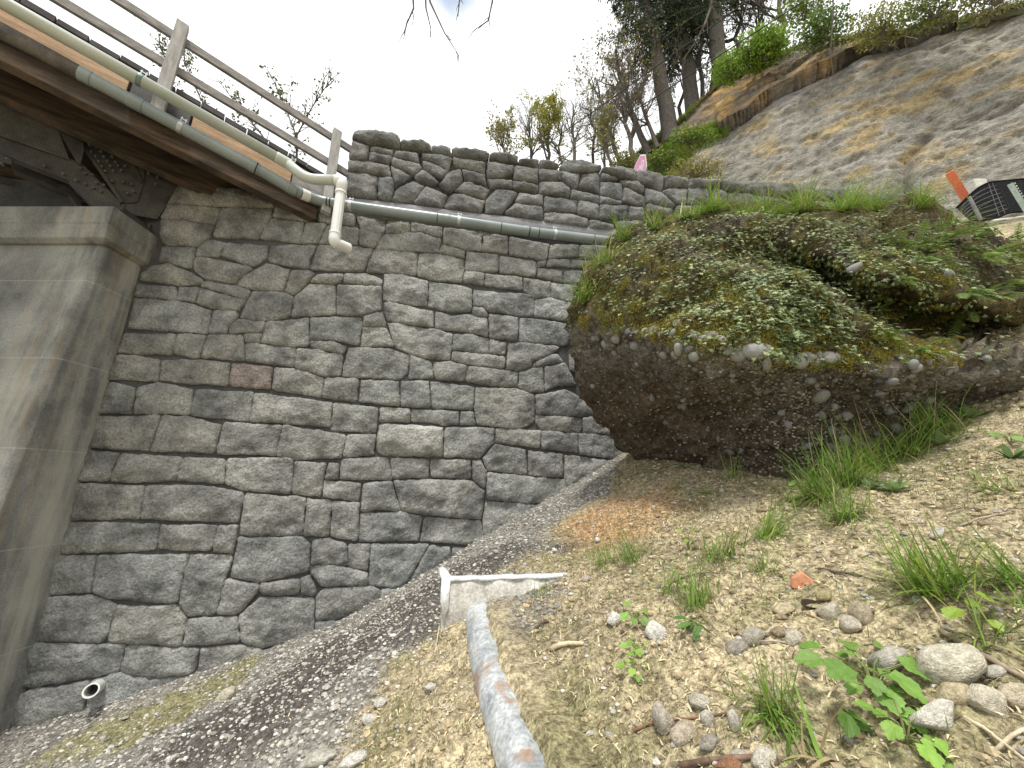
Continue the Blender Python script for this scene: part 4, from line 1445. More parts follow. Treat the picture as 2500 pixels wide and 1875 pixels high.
def put_cobble(px, py, size, grey, parent=boulder):
    p, n = rock_pt(px, py)
    t = np.linalg.norm(p - np.array([0, 0, EYE]))
    r = size / FPX * t * .5
    o = bpy.data.objects.new('cobble', COB[rng.randrange(8)])
    COL.objects.link(o); o.parent = parent
    o.location = p + n * r * .15
    o.scale = (r, r, r)
    o.rotation_mode = 'QUATERNION'; o.rotation_quaternion = frame_quat(n, rng.random() * 6.28)
    o.color = (grey * 1.02, grey, grey * .95, 1)
for (px, py, s) in [(1805, 863, 40), (1850, 858, 52), (1720, 832, 26), (1735, 830, 24), (1760, 840, 22), (2010, 848, 36), (2050, 855, 32), (1980, 872, 36), (1988, 905, 26), (1560, 795, 22), (1590, 792, 24),
                    (1625, 785, 20), (1655, 790, 24), (1540, 860, 26), (1465, 850, 24), (1620, 870, 22), (1490, 835, 30), (2050, 720, 30), (2060, 735, 28), (2130, 740, 28), (2305, 670, 26), (2085, 652, 22), (2010, 975, 34), (1960, 880, 24), (1945, 895, 22),
                    (1870, 885, 24), (1780, 855, 24), (1815, 835, 26), (1840, 830, 24), (1700, 860, 26), (1660, 850, 28), (2065, 890, 26)]:
    put_cobble(px, py, s, rng.uniform(.2, .3))
for k in range(130):
    px = rng.uniform(1400, 2420); yl = float(np.interp(px, LIP[:, 0], LIP[:, 1]))
    py = yl + (rng.gauss(10, 30) if rng.random() < .5 else rng.uniform(0, 240))
    if py > float(np.interp(px, [1400, 1480, 1530, 1900, 2100, 2300, 2500], [960, 1040, 1090, 1140, 1110, 1020, 960])): continue
    put_cobble(px, py, rng.uniform(9, 20), rng.uniform(.12, .24))
# gritty small stones set in the matrix
mb = MB()
sel = [i for i in range(NF) if FP[i, 1] > yl_all[i] - 40]
pick = nr.choice(sel, 3200); R = nr.uniform(.006, .016, 3200)
pebbles(mb, AV[pick] + NRM[pick] * (R * .2)[:, None] + nr.uniform(-.02, .02, (3200, 3)), R, np.array([.25, .22, .18]) * nr.uniform(.5, 1.3, 3200)[:, None], .8, 4)
tag(mb.build('grit', M['vstuff'], boulder), kind='stuff')
# moss cushions: tiny upright flakes in tight pads
M['moss'] = mk('moss', (.8, .8, .8), (1.25, 1.2, 1.1), 30, .95, 0, vcol=True, fine=.3, trans=.2)
mb = MB()
pads = []
for k in range(520):
    px = rng.uniform(1420, 2350); yl = float(np.interp(px, LIP[:, 0], LIP[:, 1]))
    py = yl - abs(rng.gauss(0, 105)) + 5
    if rng.random() < .2: py = rng.uniform(560, yl)
    pads.append((px, py))
for (px, py) in pads:
    p, n = rock_pt(px, py)
    R = rng.uniform(.03, .10)
    t1 = np.cross(n, [0.3, .2, 1]); t1 /= np.linalg.norm(t1); t2 = np.cross(n, t1)
    hue = rng.random()
    n_ = int(1500 * R)
    a = nr.random(n_) * 6.283; rr = R * np.sqrt(nr.random(n_))
    C = p + np.cos(a)[:, None] * rr[:, None] * t1 + np.sin(a)[:, None] * rr[:, None] * t2 + n * (.02 * (1 - (rr / R) ** 2) + .005)[:, None]
    D = n + nr.normal(0, .5, (n_, 3)) + np.array([0, 0, .3]); D /= np.linalg.norm(D, axis=1)[:, None]
    S = np.cross(D, nr.random((n_, 3))); S /= np.linalg.norm(S, axis=1)[:, None] + 1e-9
    g = nr.uniform(.6, 1.35, n_)[:, None]
    mb.many(np.stack([C - S * .004, C + S * .004, C + D * nr.uniform(.007, .017, n_)[:, None]], 1), [(0, 1, 2)], (np.array([.29, .25, .05]) if hue < .75 else np.array([.20, .23, .05])) * g)
tag(mb.build('moss_cushions', M['moss']), 'olive moss cushions along the lip of the overhanging boulder', 'moss', kind='stuff')

# ------------------------------------------------------------------ ivy
M['ivy'] = mk('ivy_leaf', (.8, .85, .8), (1.2, 1.15, 1.2), 9, .55, 0, objcol=True, fine=.12, spec=.4, trans=.18)
M['ivy_v'] = mk('ivy_leaf_mass', (.8, .85, .8), (1.2, 1.15, 1.2), 9, .55, 0, vcol=True, fine=.12, spec=.4, trans=.18)
IVY = np.array([(0, 0, 0), (-.32, -.12, .02), (-.52, .12, -.04), (-.24, .28, .05), (-.42, .58, -.03), (-.12, .58, .06), (0, 1.05, -.06), (.12, .58, .06), (.42, .58, -.03), (.24, .28, .05), (.52, .12, -.04), (.32, -.12, .02), (0, .35, .10)])
IVY_F = [(12, i, i + 1) for i in range(0, 11)] + [(12, 11, 0)]
def ivy_me():
    me = bpy.data.meshes.new('leaf'); me.from_pydata([tuple(v) for v in IVY], [], IVY_F); me.materials.append(M['ivy']); return me
IVM = ivy_me()
def leaf_frame(n, rng):
    """leaf blade facing outwards and up, tip hanging down"""
    f = n * .8 + np.array([rng.gauss(0, .35), rng.gauss(0, .35) - .15, rng.gauss(.65, .3)]); f /= np.linalg.norm(f)
    tip = np.array([rng.gauss(0, .6), rng.gauss(0, .4) - .2, -1.0]); tip -= f * (tip @ f); tip /= np.linalg.norm(tip)
    side = np.cross(tip, f)
    return side, tip, f
ivy = empty('ivy', 'dark green ivy trailing over the top of the boulder', 'ivy')
def ivy_density(px, py):
    yl = float(np.interp(px, LIP[:, 0], LIP[:, 1]))
    if py > yl - 5 or py < 535: return 0
    d = .85 + .5 * nz(px * .008, py * .013, 3.3) + .5 * nz(px * .03, py * .03, 1)
    if py < 700: d += .12
    if px > 2150 and py > 640: d -= .15
    if py > yl - 170: d -= .28
    if py > yl - 60: d -= .2
    if py < 570 and px < 1900: d -= .15
    return max(0, min(1, d))
cnt = 0; mbv = MB(); tries = 0
sel = [i for i in range(NF) if 535 < FP[i, 1] < yl_all[i]]
cand = []
while len(cand) < 11000 and tries < 90000:
    tries += 1
    i = rng.choice(sel)
    px, py = FP[i, 0], FP[i, 1]
    if rng.random() > ivy_density(px, py) or not (1380 < px < 2500): continue
    cand.append(i)
for k, i in enumerate(cand):
    p, n = AV[i], NRM[i]
    sc = rng.uniform(.020, .040)
    side, tip, f = leaf_frame(n, rng)
    c = p + n * rng.uniform(.012, .05) + np.array([rng.uniform(-.02, .02), rng.uniform(-.02, .02), rng.uniform(-.02, .02)])
    g = rng.uniform(.65, 1.3)
    col = (.15 * g, .20 * g, .085 * g)
    if rng.random() < .5: col = (.28 * g, .335 * g, .15 * g)
    if k < 290:
        sc = rng.uniform(.032, .046)
        o = bpy.data.objects.new('leaf', IVM); COL.objects.link(o); o.parent = ivy
        from mathutils import Matrix
        mt = Matrix(((side[0], tip[0], f[0], c[0]), (side[1], tip[1], f[1], c[1]), (side[2], tip[2], f[2], c[2]), (0, 0, 0, 1)))
        o.matrix_world = mt @ Matrix.Scale(sc, 4)
        o.color = (*col, 1)
    else:
        V = IVY * sc
        mbv.add(V[:, 0:1] * side + V[:, 1:2] * tip + V[:, 2:3] * f + c, IVY_F, col)
tag(mbv.build('leaf_mass', M['ivy_v'], ivy), kind='stuff')
vm = MB()
for k in range(60):
    i = rng.choice(cand); p, n = AV[i], NRM[i]
    pts = []
    px, py = FP[i, 0], FP[i, 1]
    dx = rng.uniform(-1, 1)
    for q in range(8):
        a, b = rock_pt(px + dx * q * 9, py + q * rng.uniform(4, 12)); pts.append(a + b * .018)
    vm.tube(pts, .0025, 4, False, (.16, .12, .08))
M['vine'] = mk('vine_stem', (.8, .8, .8), (1.2, 1.2, 1.2), 20, .8, 0, vcol=True)
tag(vm.build('stems', M['vine'], ivy), kind='stuff')
# ------------------------------------------------------------------ cliff beyond the road
CE = np.array([.83, -.56, 0.0]); CE /= np.linalg.norm(CE)       # along the cliff, towards the viewer's right
CN = np.array([-CE[1], CE[0], 0.0])                              # into the hill
CQ = np.array([10.0, 7.6, 0.0])
def unit0(v): return v / np.linalg.norm(v)
LEAN = .30
def cl(k, z, off=0.0):
    """point on the cliff: k along, z height, off out of the face towards the viewer"""
    return CQ + CE * k + CN * ((z - 6.0) * LEAN - off) + np.array([0, 0, z])
def on_cliff(px, py, off=0.0):
    r = ray(px, py)
    # CN.p = CN.Q + (z-6)*LEAN - off ; z = EYE + t r_z
    t = (CN @ CQ + (EYE - 6.0) * LEAN - off) / (CN @ r - r[2] * LEAN)
    p = r * t; p[2] += EYE
    return float((p - CQ) @ CE), float(p[2]), t
TOPPX = [(1440, 470), (1500, 432), (1560, 382), (1600, 345), (1653, 309), (1706, 262), (1771, 200), (1828, 180), (1909, 140), (1958, 122), (2027, 104), (2125, 98), (2190, 100), (2292, 62), (2373, 57), (2500, 20), (2650, -20)]
TOPKZ = np.array([on_cliff(*p)[:2] for p in TOPPX])
def cl_top(k): return np.interp(k, TOPKZ[:, 0], TOPKZ[:, 1])
def curve_kz(pts, view=(1600, 0, 2212 / 900.)):
    return np.array([on_cliff(view[0] + x / view[2], view[1] + y / view[2])[:2] for x, y in pts])
CRACK = curve_kz([(380, 800), (560, 690), (700, 590), (880, 500), (1050, 430), (1270, 290), (1460, 270), (1720, 175), (1990, 90)])
CRACK2 = curve_kz([(560, 600), (720, 500), (850, 400), (960, 350), (1100, 300), (1290, 240)])
CRACK3 = curve_kz([(560, 710), (760, 640), (900, 560), (1000, 480), (1300, 370), (1500, 330)])
EDGE = curve_kz([(2300, 560), (2100, 670), (1900, 740), (1700, 770), (1620, 850), (1530, 940), (1520, 1080), (1560, 1160)])
BAND = curve_kz([(940, 830), (1150, 740), (1300, 680), (1450, 640), (1650, 560), (1900, 420)])
kmin, kmax = TOPKZ[0, 0] - 2.5, TOPKZ[-1, 0] + 4
ks = np.arange(kmin, kmax, .065)
NV = 150
def cdist_np(K, Z_, C):
    d = np.full(K.shape, 1e9); sg = np.zeros(K.shape)
    for i in range(len(C) - 1):
        a, b = C[i], C[i + 1]; e = b - a
        t = np.clip(((K - a[0]) * e[0] + (Z_ - a[1]) * e[1]) / (e @ e), 0, 1)
        dd = np.hypot(K - a[0] - t * e[0], Z_ - a[1] - t * e[1])
        s_ = np.where(e[0] * (Z_ - a[1]) - e[1] * (K - a[0]) > 0, 1, -1)
        sg = np.where(dd < d, s_, sg); d = np.minimum(d, dd)
    return d, sg
sl = (BAND[-1] - BAND[0]); sl = sl[1] / sl[0]      # dip of the bedding in k-z
ZT = np.where(ks > TOPKZ[-1, 0], TOPKZ[-1, 1], cl_top(ks)) + .12 * np.array([nz(k * 1.5, 0, 4) for k in ks])
KK = np.repeat(ks[:, None], NV + 1, 1)
ZZ = 4.6 + (ZT[:, None] - 4.6) * (np.arange(NV + 1) / NV)[None, :]
BED = ZZ - sl * KK
def nf(fn): return np.array([fn(k, z, b) for k, z, b in zip(KK.ravel(), ZZ.ravel(), BED.ravel())]).reshape(KK.shape)
OFF = nf(lambda k, z, b: .16 * fbm(k * .5, z * .5, 1, 4) + .07 * fbm(k * 2.2, b * 4.0, 3, 4))
d1, s1 = cdist_np(KK, ZZ, CRACK); d2, s2 = cdist_np(KK, ZZ, CRACK2); de, se = cdist_np(KK, ZZ, EDGE); db, _ = cdist_np(KK, ZZ, BAND)
ins1 = (KK > CRACK[0, 0]) & (KK < CRACK[-1, 0]); ins2 = (KK > CRACK2[0, 0]) & (KK < CRACK2[-1, 0])
WOB = nf(lambda k, z, b: nz(k * 1.7, b * 3, 8))
OFF += np.where(ins1, np.where(s1 > 0, (.46 + .2 * WOB) * np.exp(-d1 / .8) + .05, -.34 * np.exp(-d1 / .14)), 0)
OFF += np.where(ins2, np.where(s2 > 0, (.14 + .08 * WOB) * np.exp(-d2 / .5), -.08 * np.exp(-d2 / .06)), 0)
OFF += .26 * (sst(-.05, .05, se * de) - .5) * np.exp(-de / 1.2) - .20 * np.exp(-(de / (.20 + .08 * WOB)) ** 2)
Z1 = np.interp(KK, CRACK[:, 0], CRACK[:, 1]); Z3 = np.interp(KK, CRACK3[:, 0], CRACK3[:, 1])
SM = ((KK < CRACK[-1, 0]) & (ZZ > np.minimum(Z1, Z3) + .10 * WOB)).astype(float)
rough_ = nf(lambda k, z, b: (.45 - noise.voronoi(Vector((k * 3.2, b * 7.5, 0)))[0][0]) * .09 + .05 * nz(k * 4.5, b * 11, 2) + .045 * nz(k * 10, b * 22, 7))
smooth_ = nf(lambda k, z, b: .05 * nz(k * 1.6, b * 9, 2) + .02 * nz(k * 5, b * 26, 4))
OFF += np.where(SM > 0, smooth_, rough_)
A2 = nf(lambda k, z, b: fbm(k * .9, b * 1.8, 5, 4)); B2_ = nf(lambda k, z, b: fbm(k * 2.4, b * 5.0, 9, 4)); P2 = nf(lambda k, z, b: nz(k * 9, b * 18, 12))
def C3(*c): return np.array(c)[None, None, :]
b3 = B2_[..., None]; a3 = A2[..., None]
grey = C3(.245, .232, .198) * (1 + .18 * b3 + .22 * P2[..., None] + np.clip(rough_ * 2, -.3, .25)[..., None])
ochre = C3(.34, .25, .105) * (1 + .2 * b3 + .25 * P2[..., None])
w = np.maximum(np.clip(1.15 - db / .34 + B2_ * .8, 0, 1) * .75, np.clip(A2 * 2.0 - .12, 0, 1) * .65)[..., None]
c = grey * (1 - w) + ochre * w
st_ = np.where((ZZ < Z1)[..., None], C3(.26, .245, .23) * (1 + .2 * b3), C3(.20, .165, .125) * (1 + .35 * b3))
m_ = np.clip(.12 + 1.4 * a3 + .5 * b3, 0, 1) * np.where(ZZ < Z1, .35, 1)[..., None]
c = np.where(SM[..., None] > 0, st_ * (1 - m_) + C3(.42, .265, .09) * (1 + .2 * a3) * m_, c)
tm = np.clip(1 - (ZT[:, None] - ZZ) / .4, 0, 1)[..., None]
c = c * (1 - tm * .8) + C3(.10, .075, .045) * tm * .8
c = np.clip(c * (1 - .3 * np.exp(-(de / .09) ** 2))[..., None], .02, .7)
PT = CQ + CE * KK[..., None] + CN * ((ZZ - 6.0) * LEAN - OFF)[..., None]; PT[..., 2] += ZZ
V = PT.reshape(-1, 3); cc = [tuple(x) for x in c.reshape(-1, 3)]
nj = NV + 1
F = [(i * nj + j, (i + 1) * nj + j, (i + 1) * nj + j + 1, i * nj + j + 1) for i in range(len(ks) - 1) for j in range(NV)]
mb = MB(); mb.add(V, F, cc)
M['cliff'] = mk('cliff_conglomerate', (.72, .71, .69), (1.25, 1.25, 1.25), 6, 0.95, 1.0, 24, .06, vcol=True, fine=.35, fscale=30, aniso=(tuple(unit0(CE + CN * sl * LEAN + np.array([0, 0, sl]))), .5))
setting(mb.build('cliff', M['cliff'], None, smooth=True, fix=True))
# hillside above the cliff
V = []; F = []
steps = [0, .25, .6, 1.2, 2, 3.2, 5, 8, 14, 30, 80]
for k in ks[::3]:
    zt = float(cl_top(k)) if k <= TOPKZ[-1, 0] else TOPKZ[-1, 1]
    p0 = cl(k, zt + .12 * nz(k * 1.5, 0, 4), .12)
    for st in steps:
        rise = .75 * min(st, 5) + .35 * max(0, min(st - 5, 12)) + .12 * nz(k, st, 2)
        V.append(p0 + CN * st + np.array([0, 0, rise - .04 * (st == 0)]))
nj = len(steps); nk = len(ks[::3])
F = [(i * nj + j, (i + 1) * nj + j, (i + 1) * nj + j + 1, i * nj + j + 1) for i in range(nk - 1) for j in range(nj - 1)]
mb = MB(); mb.add(V, F)
M['hill'] = mk('hillside_duff', (.06, .05, .025), (.12, .125, .04), 2.5, .95, .8, 14, .05)
setting(mb.build('hillside', M['hill'], None, smooth=True, fix=True))
def hill_pt(k, st):
    zt = float(cl_top(k)) if k <= TOPKZ[-1, 0] else TOPKZ[-1, 1]
    return cl(k, zt, .12) + CN * st + np.array([0, 0, .75 * min(st, 5) + .35 * max(0, min(st - 5, 12))])
# road behind the parapet
mb = MB()
P = [wall_pt(-4.5, 5.62, 5.40), wall_pt(10.5, 5.62, 5.40), tuple(cl(1.5, 5.6, -.6)), tuple(cl(-11, 5.6, -.6)), (-9, 16, 5.6)]
mb.add([(p[0], p[1], 5.6) for p in P], [tuple(range(len(P)))])
M['asphalt'] = mk('asphalt', (.04, .04, .042), (.065, .065, .066), 6, .9, .5, 120, .004)
setting(mb.build('road', M['asphalt'], None, fix=True))
# ground the roadside trees stand on, beyond the road
mb = MB()
gx = np.linspace(-60, 60, 31); gy = np.linspace(15, 120, 20)
V = [(x, y, 5.2 + .04 * (y - 15) + .5 * nz(x * .1, y * .1, 0)) for y in gy for x in gx]
mb.add(V, [(j * 31 + i, j * 31 + i + 1, (j + 1) * 31 + i + 1, (j + 1) * 31 + i) for j in range(19) for i in range(30)])
setting(mb.build('far_ground', M['hill'], None, smooth=True))

# ------------------------------------------------------------------ foliage helpers
M['bark'] = mk('bark', (.07, .06, .05), (.16, .14, .12), 6, .95, 1.0, 12, .05, stretch=(5, 5, 1))
M['twig'] = mk('twig_bark', (.09, .075, .06), (.16, .14, .115), 10, .9, 0)
M['leafv'] = mk('spring_leaf', (.8, .85, .8), (1.2, 1.15, 1.1), 4, .6, 0, vcol=True, fine=.15, trans=.35)
M['needle'] = mk('fir_needles', (.75, .8, .75), (1.2, 1.2, 1.2), 2, .75, 0, vcol=True, fine=.2, trans=.12)
def unit(v): v = np.array(v, float); return v / (np.linalg.norm(v) + 1e-12)
def leaves(mb, C, L, W, D, N, cols):
    D = D / (np.linalg.norm(D, axis=1)[:, None] + 1e-9)
    S = np.cross(D, N); S = S / (np.linalg.norm(S, axis=1)[:, None] + 1e-9) * W[:, None]
    L = L[:, None]
    mb.many(np.stack([C, C + D * L * .5 + S, C + D * L, C + D * L * .5 - S], 1), [(0, 1, 2, 3)], cols)
def leafquad(mb, c, L, w, d, n, col):
    s = np.cross(d, n); s = s / (np.linalg.norm(s) + 1e-9) * w
    mb.add([c, c + d * L * .5 + s, c + d * L, c + d * L * .5 - s], [(0, 1, 2, 3)], col)
def grow(mb, mbt, tips, p, d, L, r, lev, rng, spread=.55, up=.15, seg=4, nch=3, minr=.004):
    pts = [p]; rad = [r]
    dd = d
    for q in range(seg):
        dd = unit(dd + np.array([rng.gauss(0, .13), rng.gauss(0, .13), rng.gauss(up * .5, .10)]))
        pts.append(pts[-1] + dd * L / seg); rad.append(max(minr, r * (1 - .6 * (q + 1) / seg)))
    (mb if lev >= 3 else mbt).tube(pts, rad, 7 if lev >= 3 else (4 if lev == 2 else 3), False)
    if lev == 0:
        tips.append((pts[-1], dd)); tips.append((pts[len(pts) // 2], dd)); return
    for c in range(nch + (1 if rng.random() < .5 else 0)):
        i = rng.randint(1, seg)
        nd = unit(dd + np.array([rng.gauss(0, spread), rng.gauss(0, spread), rng.gauss(up, spread * .6)]))
        grow(mb, mbt, tips, pts[i], nd, L * rng.uniform(.5, .8), max(minr, rad[i] * rng.uniform(.45, .75)), lev - 1, rng, spread, up, max(2, seg - 1), nch, minr)
def bare_tree(name, label, base, top, r0, seed, levels=3, leaf=None, nleaf=0, group=None, nch=3, spread=.5):
    rng = random.Random(seed)
    root = empty(name, label, 'tree', group)
    base = np.array(base, float); top = np.array(top, float)
    H = np.linalg.norm(top - base); d0 = unit(top - base)
    tr = MB(); tw = MB(); tips = []
    pts = [base - d0 * .4]; rad = [r0 * 1.15]
    N = 9
    for q in range(1, N + 1):
        f = q / N
        pts.append(base + (top - base) * f + np.array([rng.gauss(0, .018), rng.gauss(0, .018), 0]) * H * (0.6 if q < N else 1)); rad.append(r0 * (1 - f) ** .8 + .008)
    tr.tube(pts, rad, 8, False)
    for b in range(int(7 + 3 * levels)):
        f = rng.uniform(.28, .98); i = min(N, max(1, int(f * N)))
        nd = unit(d0 * .7 + np.array([rng.gauss(0, .6), rng.gauss(0, .6), rng.gauss(.25, .2)]))
        grow(tr, tw, tips, pts[i], nd, H * rng.uniform(.16, .34) * (1.15 - f * .6), rad[i] * .55, levels - 1, rng, spread, .12, 4, nch)
    tr.build('trunk', M['bark'], root, smooth=True)
    tw.build('crown', M['twig'], root)
    if leaf is not None:
        lf = MB()
        gg = np.random.default_rng(seed); tp_ = np.array([t for t, d in tips])
        C = tp_[gg.integers(0, len(tp_), nleaf)] + gg.normal(0, .10 * H / 8, (nleaf, 3)); L = gg.uniform(.07, .15, nleaf)
        leaves(lf, C, L, L * .35, gg.normal(0, 1, (nleaf, 3)) + np.array([0, 0, -.3]), gg.normal(0, 1, (nleaf, 3)), np.array(leaf) * gg.uniform(.7, 1.3, nleaf)[:, None])
        tag(lf.build('leaves', M['leafv'], root), kind='stuff')
    return root
def conifer(label, base, top, r0, seed, low=.24):
    rng = random.Random(seed)
    root = empty('fir_tree', label, 'tree', 'tall firs above the cliff')
    base = np.array(base, float); top = np.array(top, float); H = np.linalg.norm(top - base)
    tr = MB(); N = 16
    pts = [base + (top - base) * (q / N) + np.array([rng.gauss(0, .05), rng.gauss(0, .05), 0]) * (q > 0) for q in range(N + 1)]
    tr.tube([base - np.array([0, 0, 1.2])] + pts, [r0 * 1.25] + [r0 * (1 - .93 * q / N) for q in range(N + 1)], 12, False)
    tr.build('trunk', M['bark'], root, smooth=True)
    br = MB(); nd = MB(); gg = np.random.default_rng(seed)
    for b in range(105):
        f = low + (1 - low) * (b / 105.) ** .9
        p = base + (top - base) * f
        az = rng.random() * 6.283
        L = H * .24 * (1 - f) ** .7 * rng.uniform(.55, 1.15) + .4
        d = np.array([math.cos(az), math.sin(az), rng.uniform(-.25, .15)])
        q = [p]; dd = d
        for s_ in range(6):
            dd = unit(dd + np.array([rng.gauss(0, .08), rng.gauss(0, .08), -.09])); q.append(q[-1] + dd * L / 6)
        br.tube(q, [.05 * (1 - s_ / 7.5) * (1 - f * .6) for s_ in range(7)], 4, False)
        q = np.array(q); m_ = 6 * 9 * 7
        gi = np.repeat(np.arange(1, 7), 63); tt = np.repeat(gg.random(54), 7)[:, None]
        sd_ = unit(np.cross(dd, [0, 0, 1]))
        TW = (np.repeat(gg.choice([-1, 1], 54) * gg.uniform(.5, 1, 54), 7)[:, None] * sd_ + np.repeat(gg.uniform(.2, .9, 54), 7)[:, None] * dd)
        TW[:, 2] += np.repeat(gg.uniform(-.9, -.05, 54), 7); TW /= np.linalg.norm(TW, axis=1)[:, None]
        LL = L * .26 * (1.15 - gi / 8) * np.repeat(gg.uniform(.5, 1.2, 54), 7)
        C = q[gi - 1] * (1 - tt) + q[gi] * tt + TW * (LL * np.tile(np.arange(7) / 7., 54))[:, None] + gg.normal(0, .045, (m_, 3))
        leaves(nd, C, gg.uniform(.12, .28, m_), np.full(m_, .024), TW + gg.normal(0, .5, (m_, 3)) + np.array([0, 0, -.2]), gg.normal(0, 1, (m_, 3)) + np.array([0, 0, .6]), np.array([.040, .058, .028]) * gg.uniform(.55, 1.4, m_)[:, None])
    br.build('branches', M['twig'], root)
    tag(nd.build('needles', M['needle'], root), kind='stuff')
    return root

# firs on the hilltop
for lab, pb_, pt_, r0, sd_ in (('dark fir whose trunk stands furthest left above the cliff', (1632, 300, 17.0), (1555, -150, 20.5), .34, 1),
                              ('dark fir, second trunk from the left above the cliff', (1690, 255, 18.0), (1628, -190, 22.5), .33, 2),
                              ('broad fir trunk standing closest to the bright green shrub', (1762, 165, 17.0), (1700, -260, 21.0), .34, 3)):
    b = at(*pb_); t_ = at(*pt_)
    conifer(lab, b, b + (t_ - b) * 1.35, r0, sd_)
# bare and budding trees
YG = (.30, .29, .06)
def T(lab, pb_, pt_, r0, sd_, **kw): return bare_tree('bare_tree' if kw.get('leaf') is None else 'budding_tree', lab, at(*pb_), at(*pt_), r0, sd_, **kw)
T('yellow-green budding tree rising behind the middle of the parapet', (1345, 470, 20), (1335, 262, 21.5), .12, 11, leaf=YG, nleaf=4200, levels=3)
T('low budding shrubby tree at the left end of the treeline', (1240, 450, 20), (1225, 310, 21), .08, 12, leaf=(.28, .26, .07), nleaf=1500, levels=4)
T('fine grey bare tree left of the yellow-green tree', (1300, 450, 21), (1290, 255, 22.5), .10, 13, levels=4)
T('dark slim bare trunk just right of the yellow-green tree', (1408, 450, 19), (1395, 235, 20.5), .10, 14, levels=3)
T('thin bare tree between the parapet and the first fir', (1450, 450, 20), (1440, 230, 21.5), .09, 15, levels=4, leaf=(.28, .26, .06), nleaf=300)
T('leaning bare tree with pale leaf buds beside the first fir', (1580, 360, 16.5), (1490, 130, 18.5), .14, 16, levels=4, leaf=(.22, .20, .05), nleaf=1100)
T('crooked bare tree at the foot of the first fir', (1550, 385, 15.5), (1500, 215, 17), .10, 17, levels=4)
T('slender bare tree in front of the fir trunks', (1600, 345, 16), (1540, 170, 17.5), .08, 18, levels=4)
T('bare tree right of the second fir trunk', (1715, 240, 18.5), (1715, -30, 21), .10, 19, levels=4)
T('bare grey tree behind the bright green shrub', (1790, 185, 18), (1810, -80, 21), .11, 20, levels=4)
T('bare tree furthest right along the cliff top', (1900, 120, 17), (1905, -140, 20), .11, 22, levels=4)
T('twiggy low tree leaning over the far end of the parapet', (1500, 440, 15), (1470, 300, 16), .06, 23, levels=4, leaf=(.25, .24, .06), nleaf=500)

T('bare tree behind the gap between the first two firs', (1665, 290, 20), (1640, 20, 22.5), .09, 71, levels=4, nch=3)
T('grey bare tree just left of the third fir trunk', (1735, 220, 20), (1745, -20, 23), .10, 72, levels=4)
T('bare tree leaning left over the budding tree', (1520, 410, 18), (1440, 170, 20), .10, 73, levels=4, leaf=(.24, .22, .06), nleaf=500)
T('twiggy bare tree at the right of the bright shrub', (1850, 150, 19), (1870, -100, 22), .10, 74, levels=4)
T('faint bare tree behind the yellow-green tree', (1370, 450, 23), (1365, 250, 24.5), .09, 75, levels=4)
T('short bare tree right of the dark slim trunk', (1475, 440, 19), (1480, 290, 20), .07, 76, levels=4, leaf=(.28, .27, .07), nleaf=500)
# shrubs and grass along the cliff top
def shrub(name, label, centre, rad, n, leaf, seed, L=(.05, .12), group=None, cat='shrub', hang=0.0):
    rng = random.Random(seed)
    root = empty(name, label, cat, group)
    tw = MB(); lf = MB()
    centre = np.array(centre, float); rad = np.array(rad, float)
    base = centre - np.array([0, 0, rad[2] * .9])
    for q in range(22):
        v = np.array([rng.gauss(0, .5), rng.gauss(0, .5), rng.gauss(.3, .5)]) * rad
        m_ = (base + centre + v) / 2 + np.array([rng.gauss(0, .1), rng.gauss(0, .1), 0]) * rad
        tw.tube([base, m_, centre + v], [.012, .008, .003], 4, False)
    gg = np.random.default_rng(seed)
    Vd = gg.normal(0, 1, (n, 3)); Vd /= np.linalg.norm(Vd, axis=1)[:, None]
    lump = np.array([1 + .45 * nz(v[0] * 2.2 + seed, v[1] * 2.2, v[2] * 2.2) for v in Vd])
    C = centre + Vd * rad * (gg.random(n) ** .45 * lump)[:, None]; C[:, 2] -= hang * np.abs(gg.normal(0, 1, n))
    l_ = gg.uniform(L[0], L[1], n)
    leaves(lf, C, l_, l_ * .36, gg.normal(0, 1, (n, 3)) + np.array([0, 0, -.2]), gg.normal(0, 1, (n, 3)) + np.array([0, 0, .8]), np.array(leaf) * gg.uniform(.6, 1.35, n)[:, None])
    tw.build('stems', M['twig'], root)
    tag(lf.build('leaves', M['leafv'], root), kind='stuff')
    return root
BG = (.21, .33, .045)
shrub('shrub', 'bright green leafy shrub overhanging the cliff edge', at(1865, 120, 14.6), (.95, .75, .62), 5200, BG, 31, (.06, .13))
shrub('shrub', 'small bright green shrub left of the big bright green one', at(1780, 165, 14.9), (.7, .6, .55), 2600, BG, 32, (.05, .11))
shrub('shrub', 'low green shrub clinging to the lower left of the cliff face', at(1690, 335, 13.6), (.9, .45, .28), 1500, (.17, .26, .045), 33, (.05, .11))
shrub('shrub', 'green tuft of bush nearest the stop sign', at(1615, 395, 13.9), (.8, .45, .35), 1500, (.16, .22, .045), 34, (.05, .11))
shrub('shrub', 'yellowish dry bush at the cliff foot behind the parapet', at(1700, 415, 13.2), (1.0, .5, .32), 1500, (.30, .27, .085), 35, (.04, .10))
shrub('shrub', 'grassy brown bush hanging at the left tip of the cliff', at(1530, 400, 15.2), (.7, .5, .5), 1300, (.20, .20, .06), 36, (.05, .12))
shrub('shrub', 'deep green shrub right of the big bright green one', at(2010, 70, 13.2), (.9, .7, .55), 2400, (.12, .19, .04), 37, (.05, .12))
shrub('shrub', 'yellow-green brush on the cliff top with orange stained rock below', at(2150, 60, 12.0), (1.0, .7, .5), 2200, (.24, .25, .06), 38, (.04, .10))
shrub('shrub', 'mid green brush in the top right stretch of the cliff edge', at(2270, 15, 11.0), (.9, .7, .5), 2000, (.16, .2, .05), 39, (.04, .10))
